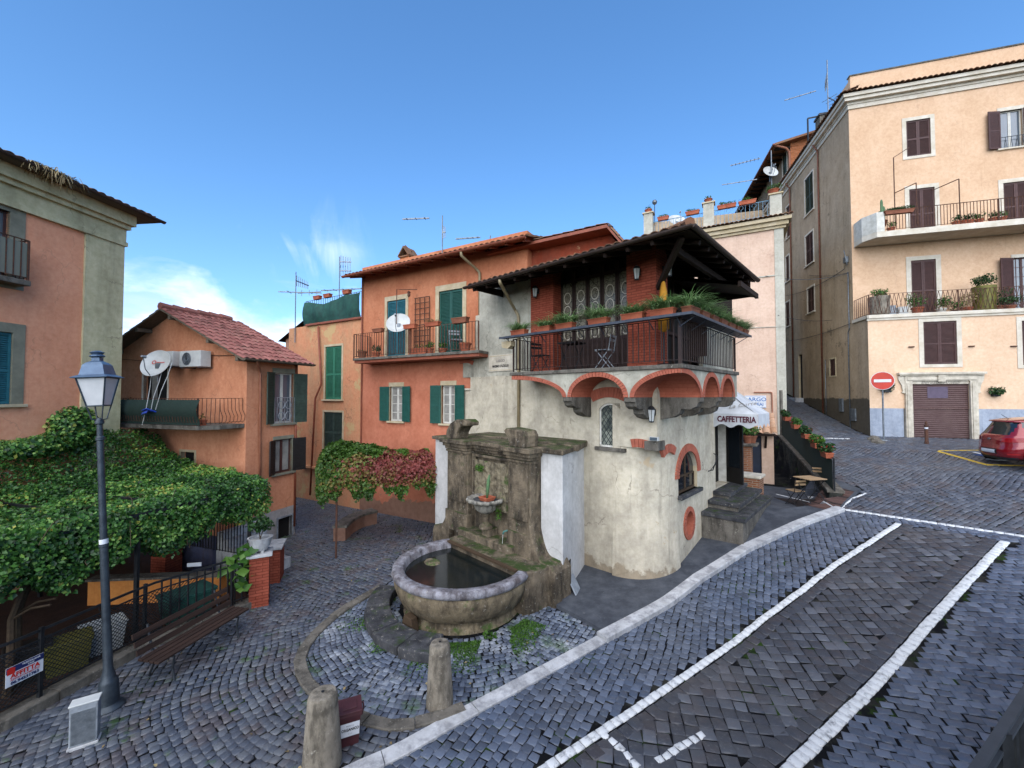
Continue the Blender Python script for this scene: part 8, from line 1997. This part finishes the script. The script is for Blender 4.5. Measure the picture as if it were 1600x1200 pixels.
for i, u in enumerate((1392, 1494, 1506, 1515, 1530, 1552, 1566)):
    onU(potplant(['leafy green pot behind the white parapet end', 'first small clay pot along the upper balcony floor', 'second small clay pot along the upper balcony floor, taller stems', 'third small clay pot along the upper balcony floor', 'yellow-green pot in the middle of the upper balcony', 'low clay pot near the right upper door', 'spreading green pot at the right of the upper balcony'][i], .15, .2, ph=.3, pr=.22, leaf_='leafg' if i in (0, 4, 6) else 'leafd', n=130, group=gU), u, 1.05)
for i, (u, v) in enumerate(((1424, 542), (1518, 541), (1584, 541))):
    x, z = FB.h(u, v, -.03); k = MB(); k.bar((x-.1, -.04, z), (x+.1, -.04, z), .05); k.build('shutter_hook', M['rust'], bp)
k = MB(); x, z = FB.h(1545, 596, -.03)
# ---- parked red hatchback
CF = Fr(15.75, 13.55, -16.6); zc_ = zg(*CF.w(1.5, 0, 0).xy)+.02
car = empty('parked_car', CF.w(0, 0, zc_), R(CF.deg), label='parked red hatchback in the yellow bay at the right edge', cat='car')
slp = math.atan((zg(*CF.w(3.2, 0, 0).xy)-zg(*CF.w(.6, 0, 0).xy))/2.6); car.rotation_euler = (0, -slp, R(CF.deg)); car.location.z = zg(*CF.w(.6, 0, 0).xy)+.01-.6*math.sin(slp)*0
mc = NM('red_car_paint', .22, .25, .6); mc.col('#7a0c18'); mc.b.inputs['Coat Weight'].default_value = .8; mc.b.inputs['Coat Roughness'].default_value = .06; M['car'] = mc.mat
LV = [(.20, .14, 3.85, .72), (.26, .05, 3.92, .79), (.36, .01, 3.97, .83), (.48, -.01, 3.99, .85), (.60, .02, 3.98, .858), (.66, .05, 3.96, .86), (.80, .06, 3.88, .855), (.90, .08, 3.74, .84), (.97, .13, 3.10, .81), (1.0, .17, 2.95, .79),
      (1.10, .25, 2.74, .75), (1.22, .33, 2.5, .69), (1.33, .40, 2.28, .63), (1.38, .40, 2.15, .60), (1.40, .30, 2.08, .585), (1.43, .33, 1.95, .54), (1.46, .55, 1.75, .44), (1.475, .8, 1.6, .3), (1.48, 1.15, 1.2, .02)]
def ringp(L, n=64, ex=5.0):
    z, x0, x1, w_ = L; cx, hx = (x0+x1)/2, (x1-x0)/2; out = []
    for i in range(n):
        a = 2*PI*i/n; c, s_ = math.cos(a), math.sin(a); out.append((cx+hx*math.copysign(abs(c)**(2/ex), c), w_*math.copysign(abs(s_)**(2/3.6), s_), z))
    return out
kb2 = MB(); kg = MB(); rings = [ringp(L) for L in LV]; n = 64
for i in range(len(rings)-1):
    for j in range(n):
        j2 = (j+1) % n; q = (rings[i][j], rings[i][j2], rings[i+1][j2], rings[i+1][j]); zm = (LV[i][0]+LV[i+1][0])/2; xm = sum(p[0] for p in q)/4; ym = abs(sum(p[1] for p in q)/4)
        gl_ = 1.0 < zm < 1.375 and not (xm < .9 and .30 < ym < .72 and ym > .52+.0*zm and xm < .55) and not (abs(xm-1.65) < .05)
        (kg if gl_ else kb2).quad(*q, 0, .5)
kb2.poly([p for p in rings[0]][::-1], 0, .5)
def weld(o, d=.0005):
    bm = bmesh.new(); bm.from_mesh(o.data); bmesh.ops.remove_doubles(bm, verts=bm.verts[:], dist=d); bm.to_mesh(o.data); bm.free()
cb_ = kb2.build('body', M['car'], car, smooth=True); weld(cb_); cg = kg.build('windows', glassm('car_glass', '#0d1418', .05), car, smooth=True); weld(cg)
def rearpatch(y0, y1, z0, z1, out, nm, mat, nu=8, nv=5, par=car):
    def f(u, v):
        y = y0+(y1-y0)*u; z = z0+(z1-z0)*v
        for i in range(len(LV)-1):
            if LV[i][0] <= z <= LV[i+1][0]: t = (z-LV[i][0])/(LV[i+1][0]-LV[i][0]); x0 = LV[i][1]*(1-t)+LV[i+1][1]*t; x1 = LV[i][2]*(1-t)+LV[i+1][2]*t; w_ = LV[i][3]*(1-t)+LV[i+1][3]*t; break
        hx = (x1-x0)/2; s_ = min(.999, abs(y)/w_)**(3.6/2); c = math.sqrt(max(0, 1-s_*s_))**(2/5.0); return ((x0+x1)/2-hx*c-out, y*(1+out*.6), z)
    k = MB(); k.grid(f, nu, nv, 0, .5); return k.build(nm, mat, par, smooth=True)
mt = plain('tail_light_red', '#7a0a12', '#9a2a2c', 4, .15); 
for s_ in (-1, 1): rearpatch(s_*.42, s_*.80, .78, .92, .012, 'tail_light', mt)
for s_ in (-1, 1): rearpatch(s_*.55, s_*.72, .38, .43, .012, 'reflector', mt, 5, 3)
rearpatch(-.30, .30, .40, .56, .004, 'plate_recess', M['iron']); rearpatch(-.26, .26, .42, .53, .02, 'number_plate', M['paper'])
rearpatch(-.66, .66, .205, .30, .01, 'lower_bumper', M['irong'], 16, 4); k = MB(Matrix.Translation((.055, 0, .86))@Matrix.Rotation(-PI/2, 4, 'Y')); k.lathe([(0, .02), (.045, .02), (.05, .0)], 20, sx=.6, sy=1.2); k.build('emblem', M['zinc'], car)
k = MB(); k.bar((.20, .05, 1.03), (.27, -.32, 1.08), .018); k.build('rear_wiper', M['iron'], car); k = MB(); k.tube([(.62, 0, 1.46), (.45, 0, 1.62)], .008, 5); k.build('roof_aerial', M['iron'], car)
for (x, s_) in ((.68, 1), (.68, -1), (3.15, 1), (3.15, -1)):
    T_ = Matrix.Translation((x, s_*.74, .30))@Matrix.Rotation(PI/2*s_, 4, 'X')
    k = MB(T_); k.lathe([(.18, .10), (.27, .11), (.30, .09), (.305, .0), (.30, -.09), (.27, -.11), (.18, -.10)], 32); ty = k.build('wheel', plain('tyre_rubber', '#101011', '#1a1a1b', 8, .85) if 'tyre_rubber' not in bpy.data.materials else bpy.data.materials['tyre_rubber'], car, smooth=True)
    k = MB(T_); k.lathe([(0, -.06), (.05, -.07), (.19, -.05), (.19, -.09), (.17, -.095)], 20, flute=.0); k.build('rim', M['zinc'], ty, smooth=True, angle=30)
    k = MB(T_@Matrix.Translation((0, 0, -.125))); k.lathe([(.31, 0), (.345, .0), (.345, .02), (.31, .02)], 28, a0=0, a1=2*PI); 
k = MB()
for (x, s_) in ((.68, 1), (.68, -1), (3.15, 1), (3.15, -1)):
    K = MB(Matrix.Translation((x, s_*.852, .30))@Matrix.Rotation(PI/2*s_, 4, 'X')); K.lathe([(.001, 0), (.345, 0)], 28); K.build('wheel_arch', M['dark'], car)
# ---- railing of the raised terrace the photograph is taken from
tw = empty('terrace_wall', (0, 0, 0), label='retaining wall of the raised terrace at the lower right', cat='wall'); k = MB(); dR = Vector((.86, .5)).normalized(); nR = Vector((-dR.y, dR.x))
pr0 = Vector((1.75, 1.736)); 
def tr(t, o, z): q = pr0+dR*t+nR*o; return (q.x, q.y, z)
k._add([tr(-6, .0, -.2), tr(9, .0, -.2), tr(9, .0, 2.15), tr(-6, .0, 2.15), tr(-6, -.35, -.2), tr(9, -.35, -.2), tr(9, -.35, 2.15), tr(-6, -.35, 2.15)], [(0, 3, 2, 1), (4, 5, 6, 7), (3, 7, 6, 2), (0, 4, 7, 3), (1, 2, 6, 5)]); k.build('masonry', M['greystone'], tw)
rl = empty('terrace_railing', (0, 0, 0), label='near dark iron railing crossing the lower right corner', cat='railing'); k = MB(); zr = 3.2
for (z_, a_) in ((zr, .034), (zr-.08, .02), (2.25, .03)): k = MB(); k.bar(tr(-5, -.1, z_), tr(9, -.1, z_), a_, .018); k.build('rail', M['irong'], rl)
for i in range(0, 4): k = MB(); k.bar(tr(i*1.0+.45, -.1, 2.1), tr(i*1.0+.45, -.1, zr), .045); k.build('post', M['iron'], rl)
k = MB()
for i in range(-50, 90):
    if i % 10 == 4: continue
    q = i*.1; k.bar(tr(q, -.1, 2.25), tr(q, -.1, zr-.08), .014)
k.build('bars', M['iron'], rl)
es = empty('white_banner', (0, 0, 0), label='white cloth banner hung behind the near railing', cat='banner'); k = MB()
k.grid(lambda u, v: tr(-.4+3.2*u, -.07+.008*math.sin(u*19)*math.sin(PI*v), 2.5+.56*v+.04*math.sin(u*23)*(v)), 40, 6, 0, .5); k.build('cloth', M['plastic_w'], es, smooth=True)
# ------------------------------------------------------------ garden, fence, vines
F3 = [Vector((p.x, p.y)) for p in FENCE]
def fpt(d_):
    i = 0; rem = d_
    while i < len(F3)-2 and rem > (F3[i+1]-F3[i]).length: rem -= (F3[i+1]-F3[i]).length; i += 1
    t = (F3[i+1]-F3[i]).normalized(); return F3[i]+t*rem, t
FLn = sum((F3[i+1]-F3[i]).length for i in range(len(F3)-1))
kbf = MB(); ribbon(kbf, [tuple(p) for p in F3], .28, -.1, .17, seg=1.1, jit=.015); e = empty('fence_kerb', (0, 0, 0), label='rough stone kerb under the garden fence', cat='kerb'); kbf.build('stones', M['greystone'], e, bevel=0)
fe = empty('garden_fence', (0, 0, 0), label='dark iron garden fence with wire mesh behind bench and lamp post', cat='fence'); k = MB(); kw = MB(); n = 16; Lf = FLn-.25
P = lambda d_, z: (fpt(d_)[0].x, fpt(d_)[0].y, z)
for i in range(n):
    a, b = Lf*i/n, Lf*(i+1)/n
    for z in (1.16, 1.02, .26): k.bar(P(a, z), P(b, z), .035 if z > 1.1 else .022)
k.build('rails', M['iron'], fe); k = MB()
for d_ in np.arange(.2, Lf+.1, 1.45): k = MB(); k.bar(P(d_, .1), P(d_, 1.2), .045); k.build('post', M['iron'], fe)
k = MB(); d_ = .0
while d_ < Lf-.8:
    if not (4.75 < d_ < 5.6): kw.bar(P(d_, .28), P(d_+.74, 1.02), .009); kw.bar(P(d_+.74, .28), P(d_, 1.02), .009)
    d_ += .065
kw.build('wire_mesh', M['iron'], fe); k = MB()
for d_ in np.arange(4.8, 6.2, .14): k.bar(P(d_, .2), P(d_, 1.16), .022)
for d_ in np.arange(1.0, Lf, 2.9): q, t = fpt(d_); k.tube([(q.x+t.x*.07*math.cos(a), q.y+t.y*.07*math.cos(a), 1.09+.06*math.sin(a)) for a in np.linspace(0, 2*PI, 13)], .008, 4)
k.build('bars', M['iron'], fe)
# sign on the fence
sc = G(48, 1140).xy; q = at(48, 1045, 6.25); dd = 0
best = min(np.arange(0, Lf, .05), key=lambda s_: abs(800+FPX*fpt(s_)[0].x/fpt(s_)[0].y-50)); q, t = fpt(best); ez_ = at(50, 1046, q.y).z
e = empty('rental_sign', (q.x, q.y, ez_), math.atan2(t.y, t.x), label='white rental sign with red and navy letters tied to the fence', cat='sign'); T_ = Matrix.Translation((0, -.05, 0))
wd, hh = .40, .27
k = MB(T_); k.box(-wd/2, wd/2, -.006, 0, -hh/2, hh/2); sb = k.build('board', M['paper'], e); k = MB(T_); k.box(-wd/2, wd/2, -.010, -.0065, hh/2-.085, hh/2); k.build('navy_band', M['navy'], sb)
k = MB(T_); k.box(-wd/2+.01, -wd/2+.09, -.013, -.0105, hh/2-.10, hh/2-.03); k.prism([(-wd/2, hh/2-.03), (-wd/2+.05, hh/2+.0), (-wd/2+.1, hh/2-.03)], -.013, -.0105); k.build('house_logo', M['inkred'], sb)
text('AFFITTA', .088, M['inkred'], T_@Matrix.Translation((0, -.012, -.0)), sb, bold=.003, sx=.95, depth=.003); text('APPARTAMENTO', .035, M['inkred'], T_@Matrix.Translation((0, -.012, -.052)), sb, sx=1.15, depth=.003); text('06.94231763', .055, M['navy'], T_@Matrix.Translation((0, -.012, -.098)), sb, bold=.002, depth=.003, sx=1.05)
text('TUSCOLANA', .034, M['paper'], T_@Matrix.Translation((.06, -.012, .105)), sb, depth=.003, shear=.2); text('CASE', .03, M['paper'], T_@Matrix.Translation((.06, -.012, .07)), sb, depth=.003)
# pergola posts and beams
pg = empty('pergola', (0, 0, 0), label='dark iron pergola carrying the big green vine canopy', cat='pergola'); pA = G(219, 1012); pB = G(388, 927); zp_ = 2.45
for q in (Vector((pA.x-.1, pA.y, 0)), Vector((pB.x, pB.y, 0)), Vector((-8.3, 4.6, 0)), Vector((-10.8, 9.5, 0)), Vector((-9.6, 12.0, 0))):
    k = MB(); k.bar((q.x, q.y, .05), (q.x, q.y, zp_), .06); k.build('post', M['iron'], pg)
k = MB(); k.bar((-8.3, 4.4, zp_), (pA.x-.1, pA.y, zp_), .06); k.bar((pA.x-.1, pA.y, zp_), (pB.x, pB.y+.1, zp_), .06)
for y in np.arange(4.5, 10.5, 1.0): k.bar((-7.0+(y-8)*.35, y, zp_+.02), (-12, y+1.2, zp_+.15), .04)
k.build('beams', M['iron'], pg)
# the big vine canopy
M['vine'] = leafm('ivy_leaves', [(0, '#1a3616'), (.35, '#335a25'), (.7, '#527f34'), (.93, '#86a650'), (1, '#a09c48')], rough=.42, trans=.25)
can = [(-9.4, 3.0), (-7.95, 5.2), (-7.45, 6.6), (-7.1, 8), (-6.35, 9.9), (-6.2, 10.4), (-8.0, 11.6), (-11.2, 13.1), (-11.55, 12), (-12.0, 7), (-12.4, 3)]
def ctop(x, y):
    base = 2.55+.20*np.clip((y-9)/4, 0, 1)+.22*np.clip((-9-x)/2, 0, 1)+.9*np.clip((-10.6-x)/.9, 0, 1)**1.5
    lump = np.array([mnoise.noise(Vector((a*1.3, b*1.3, 0)))*.17+mnoise.noise(Vector((a*3.6, b*3.6, 4)))*.10 for a, b in zip(x, y)]); return base+lump
vc = empty('vine_canopy', (0, 0, 0), label='dense green vine canopy spread over the garden pergola', cat='vine')
N = 105000; X = rng.uniform(-12.5, -6.1, N); Y = rng.uniform(3, 13.2, N)
wob = np.array([mnoise.noise(Vector((a*2, b*2, 9)))*.25 for a, b in zip(X, Y)])
kk = inpoly(X+wob*.6, Y+wob*.4, can); X, Y = X[kk], Y[kk]; Z = ctop(X, Y)
Z -= np.abs(rng.normal(0, .10, len(X)))
# front curtain
def front(n):
    s_ = rng.uniform(0, 1, n); pf = [Vector(p) for p in can[:6]]; Ls = [0]
    for i in range(5): Ls.append(Ls[-1]+(pf[i+1]-pf[i]).length)
    out = []
    for v in s_:
        d = v*Ls[-1]; i = 0
        while i < 4 and Ls[i+1] < d: i += 1
        q = pf[i].lerp(pf[i+1], (d-Ls[i])/(Ls[i+1]-Ls[i])); out.append((q.x, q.y))
    return np.array(out), s_
FPp, fs = front(50000)
low = 1.62+.14*np.sin(fs*31)+.10*np.sin(fs*67)-.42*np.clip(1-fs*2, 0, 1)+.22*np.clip((fs-.8)*5, 0, 1)
tz = rng.beta(1.1, 1.35, len(fs)); zf = 2.62-(2.62-low)*tz
bul = .22*np.sin(PI*np.clip(tz, 0, 1))+.06*np.sin(fs*44)+.05*np.sin(fs*90+tz*9); off_ = -rng.uniform(-.3, .45, len(fs))+bul*.6
XF = FPp[:, 0]-off_*-.9-.15; YF = FPp[:, 1]-off_*.25
ct = np.concatenate([np.stack([X, Y, Z], 1), np.stack([XF, YF, zf], 1)])
nr = np.concatenate([np.tile([[.15, -.25, .95]], (len(X), 1)), np.tile([[.7, -.45, .45]], (len(XF), 1))])
tone = np.array([mnoise.noise(Vector((p[0]*.9, p[1]*.9, p[2]*.9)))*.5+mnoise.noise(Vector((p[0]*3, p[1]*3, p[2]*3)))*.3 for p in ct])
rn = np.clip(.45+tone+rng.normal(0, .24, len(ct)), 0, 1)
leaves('leaves', ct, .062, M['vine'], vc, nrm=nr, rnd=rn, fold=.3, aspect=1.05)
bk_, bd = blob(2600, (0, 0, 0), (1, 1, 1), shell=.3); q = at(122, 668, 10.6); Pb = bk_*np.array([.35, .62, .62])+np.array([q.x-.1, q.y, q.z-.05]); q2 = at(60, 695, 9.7); b2, bd2 = blob(1600, (0, 0, 0), (1, 1, 1), shell=.3); Pb2 = b2*np.array([.3, .9, .25])+np.array([q2.x, q2.y, q2.z-.05])
leaves('climbing_leaves', np.concatenate([Pb, Pb2]), .085, M['vine'], vc, nrm=np.concatenate([bd, bd2])+np.array([.3, -.3, .5]))
k = MB()
for i in range(26):
    a = random.uniform(.05, .98); pf = FPp[int(a*len(FPp)) % len(FPp)]; s0 = Vector((pf[0]+random.uniform(-.3, .25), pf[1]+random.uniform(-.2, .2), random.uniform(1.9, 2.9))); pts = [s0]
    dv = Vector((random.uniform(-.2, .5), random.uniform(-.6, .6), random.uniform(-.3, .3)))
    for j in range(6): pts.append(pts[-1]+dv*.13); dv += Vector((random.uniform(-.3, .3), random.uniform(-.3, .3), random.uniform(-.5, .25)))
    k.tube(pts, .006, 4)
for (u, v, y) in ((14, 1010, 6.4), (25, 1000, 6.6)):
    q = at(u, v, y); k.tube([(q.x, q.y, .1), (q.x+.03, q.y, .7), (q.x-.1, q.y+.1, 1.2), (q.x+.05, q.y+.2, 1.9), (q.x-.1, q.y+.3, 2.4)], [.06, .05, .045, .04, .03], 7); k.tube([(q.x-.1, q.y+.1, 1.2), (q.x+.15, q.y+.15, 1.35), (q.x+.4, q.y+.2, 1.38)], .02, 5)
k.build('stems', M['woodtan'], vc)
# red and green vine over the passage by the orange house
M['redvine'] = leafm('turning_vine_leaves', [(0, '#2d4a18'), (.3, '#4d6c26'), (.5, '#787038'), (.68, '#7c5038'), (.85, '#703230'), (1, '#84443f')], rough=.5, trans=.3)
rv = empty('red_vine', (0, 0, 0), label='vine turning from green to pink and red over the passage', cat='vine')
h0 = Vector((-5.75, 12.1)); h1 = Vector((-2.7, 13.6)); dH = (h1-h0); nH = Vector((-dH.y, dH.x)).normalized(); N = 30000
uu = rng.uniform(0, 1, N); ww = rng.uniform(0, 1, N); th = rng.uniform(0, PI, N)
hw_ = 1.0; xx = uu; cr_ = np.cos(th); sr = np.sin(th); shell_ = rng.uniform(.72, 1.02, N)
lump = np.array([mnoise.noise(Vector((a*7, b*2.2, 3)))*.22+mnoise.noise(Vector((a*19, b*5, 7)))*.10 for a, b in zip(uu, th)])
rad = shell_*(1+lump)
endt = np.sqrt(np.clip(1-np.clip((.12-uu)/.12, 0, 1)**2, 0.05, 1))
off2 = (-cr_*hw_)*rad*endt; zz2 = 2.35+(sr*.82)*rad*endt*(.85+.25*np.sin(uu*5+.5))
hang = (cr_ > .55) & (rng.random(N) < .75); 
drop_ = rng.beta(1, 1.3, N)*(.72+.18*np.sin(uu*21)+.12*np.sin(uu*47)); zz2 = np.where(hang, 2.45-drop_, zz2)
CX = h0.x+dH.x*uu+nH.x*(off2+.3); CY = h0.y+dH.y*uu+nH.y*(off2+.3)
zn = (zz2-1.7)/1.4; tone2 = np.array([mnoise.noise(Vector((a*5, b*1.5, c*1.5)))*.5 for a, b, c in zip(uu, off2, zz2)])
redness = np.clip(.16+.85*np.clip(uu*2.2-.15, 0, 1)*np.clip(1-np.abs(zn-.62)*1.35, 0, 1)+.55*tone2+rng.normal(0, .19, N), 0, 1)
redness = np.where(zz2 > 2.92+.1*np.sin(uu*23), redness*.3, redness); redness = np.where(zz2 < 1.95, redness*.35, redness)
nrm2 = np.stack([-nH.x*cr_, -nH.y*cr_, sr+.2], 1)
leaves('leaves', np.stack([CX, CY, zz2], 1), .078, M['redvine'], rv, nrm=nrm2, rnd=redness)
k = MB(); pb_ = G(525, 873); k.tube([(pb_.x, pb_.y, 0), (pb_.x, pb_.y, 2.6)], .03, 8); k.build('post', M['rust'], rv); k = MB(); k.bar((h0.x, h0.y+.2, 2.5), (h1.x, h1.y+.2, 2.5), .05); k.build('beam', M['rust'], rv)
# curved stone bench by the orange wall
e = empty('stone_bench', (0, 0, 0), label='curved masonry bench with a pale stone seat under the red vine', cat='bench'); q0 = G(530, 850); P_ = [G(530, 846), G(545, 832), G(562, 823), G(585, 817)]
k = MB(); kt = MB(); ribbon(k, [(p.x, p.y) for p in P_], .38, -.1, .42, seg=9, gap=0); ribbon(kt, [(p.x, p.y) for p in P_], .48, .421, .50, seg=9, gap=0); k.build('base', M['st_or2'], e); kt.build('seat', M['greystone'], e)
# brick pillar with the stone bowl
pl = G(405, 944); e = empty('brick_gate_pillar', (pl.x, pl.y, 0), R(28), label='red brick pillar with stone cap at the end of the garden fence', cat='pillar'); zt4 = at(405, 862, pl.y).z; k = MB(); k.box(-.19, .19, -.19, .19, -.1, zt4-.06); k.build('shaft', M['brick'], e); k = MB(); k.box(-.25, .25, -.25, .25, zt4-.06, zt4); k.build('cap', M['trav'], e, bevel=.01)
e = empty('stone_bowl_plant', (pl.x, pl.y, zt4), R(15), label='footed pale stone bowl with a dark shrub on the brick pillar', cat='potted plant'); k = MB(); k.lathe([(.0, .05), (.13, .05), (.18, .14), (.22, .30), (.235, .33), (.20, .33), (.18, .28), (0, .27)], 24, sx=1.1); 
for a in range(4): an = PI/4+PI/2*a; k.box(.1*math.cos(an)-.03, .1*math.cos(an)+.03, .1*math.sin(an)-.03, .1*math.sin(an)+.03, 0, .07)
k.build('bowl', M['trav'], e, smooth=True, angle=40); k = MB(); k.tube([(0, 0, .25), (-.02, 0, .45), (-.06, .02, .62)], .012, 5); k.tube([(0, 0, .3), (.06, 0, .5), (.14, 0, .6)], .01, 5); k.build('stems', M['woodtan'], e); bush('leaves', (.02, 0, .60), (.30, .28, .20), 420, .07, M['leafd'], e, 6)
pl2 = at(427, 880, 10.6); e = empty('low_brick_pier', (pl2.x, pl2.y, 0), R(20), label='low brick pier with marble top behind the gate pillar', cat='pier'); k = MB(); k.box(-.2, .2, -.3, .3, -.1, .85); k.build('shaft', M['brick'], e); k = MB(); k.box(-.25, .25, -.36, .36, .85, .91); k.build('slab', M['trav'], e, bevel=.01)
# inside the garden
M['wallorange'] = stucco('apricot_low_wall', '#d08a4a', '#c27d42', stain='#8a5a34', scale=1, seed=40)
wl1 = [at(175, 905, 8.9), at(355, 945, 9.0)]; 
a_ = G(182, 928, .1); b_ = G(350, 955, .1)
e = empty('apricot_wall', (0, 0, 0), label='low apricot garden wall behind the fence mesh', cat='wall'); a3 = Vector((-9.3, 9.1)); b3 = Vector((-6.55, 9.35)); k = MB()
k.prism([(a3.x, a3.y), (b3.x, b3.y), (b3.x, b3.y+.2), (a3.x, a3.y+.2)], .0, .62, plane='xy'); k.build('wall', M['wallorange'], e); k = MB(); k.prism([(a3.x-.03, a3.y-.03), (b3.x+.03, b3.y-.03), (b3.x+.03, b3.y+.23), (a3.x-.03, a3.y+.23)], .62, .67, plane='xy'); k.build('coping', M['greystone'], e)
e = empty('house_number_plate', (-7.05, 9.20, .95), R(10), label='small pale name plate on the fence near the gate pillar', cat='plate'); k = MB(); k.box(-.14, .14, -.01, .01, -.04, .04); k.build('plate', M['paper'], e)
q = at(260, 900, 10.6); e = empty('garden_brick_pier', (q.x, q.y, 0), R(-10), label='short orange brick pier under the vine canopy', cat='pier'); k = MB(); k.box(-.22, .22, -.22, .22, 0, .95); k.build('shaft', M['brick'], e)
e = empty('garden_stairs', (-7.6, 10.6, 0), R(-19), label='blue-grey walled garden stairs with black iron balustrade', cat='stairs'); k = MB(); k.box(-1.6, -.1, 0, .12, 0, 1.05); k.build('flank_wall', stucco('blue_grey_wall', '#4b4f66', '#3f4358', seed=41), e); k = MB()
for i in range(6): k.box(-.1+i*.22, .12+i*.22, .1, 1.2, 0, 1.15-.17*i)
k.build('steps', M['trav'], e); k = MB(); railing(k, (-1.5, -.1, 0), (1.1, -.1, 0), .75, 1.55, .1, .008, .014); k.build('balustrade', M['iron'], e)
def bin_(nm, lab, u, v, y, w_, h, mat, rz=20, lid=True, cat='bin'):
    q = at(u, v, y); e = empty(nm, (q.x, q.y, .1), R(rz), label=lab, cat=cat); k = MB(); vs = []
    for (a, z) in ((w_*.42, 0), (w_*.5, h), (w_*.53, h), (w_*.53, h+.03), (w_*.47, h+.03), (w_*.40, .05)): vs += [(-a, -a*.75, z), (a, -a*.75, z), (a, a*.75, z), (-a, a*.75, z)]
    k._add(vs, [(i*4+j, i*4+(j+1) % 4, i*4+4+(j+1) % 4, i*4+4+j) for i in range(5) for j in range(4)]+[(3, 2, 1, 0), (20, 21, 22, 23)]); k.build('body', M[mat], e, bevel=.015)
    if lid: k = MB(); k.box(-w_*.54, w_*.54, -w_*.41, w_*.41, h+.031, h+.07); k.build('lid', M[mat], e, bevel=.02)
    return e
bin_('white_tub', 'large off-white plastic tub behind the fence mesh near the lamp post', 160, 1020, 7.55, .56, .46, 'plastic_w', 55, False, 'tub')
bin_('yellow_green_bin', 'old yellow-green plastic bin behind the fence mesh, left of the white tub', 105, 1040, 7.05, .56, .44, 'plastic_y', 50)
bin_('dark_bin', 'black bin behind the rental sign', 42, 1065, 6.75, .5, .5, 'blacksh', 50); bin_('green_compost_bin', 'dark green compost bin behind the park bench', 292, 955, 8.6, .8, .5, 'tarp', 60)
q = at(350, 965, 8.9); e = empty('broadleaf_plant', (q.x-.15, q.y+.15, .1), label='large-leaved climbing plant poking through the fence behind the bench', cat='plant'); leaves('leaves', np.array([(.1+.5*rng.random(), -.3+.9*rng.random(), .45+.75*rng.random()) for i in range(60)]), .20, M['leafg'], e, nrm=(.6, -.5, .5))
# fallen leaves on the square
N = 130; X = rng.uniform(-6.2, 2, N); Y = rng.uniform(5.2, 12.5, N); ok = inpoly(X, Y, left); X, Y = X[ok], Y[ok]
setp(leaves('fallen_leaves', np.stack([X, Y, ZG(X, Y)+.03], 1), .05, M['straw'], nrm=(0, 0, 2)), kind='stuff', label='scattered pale fallen leaves on the paving of the square', cat='leaves')
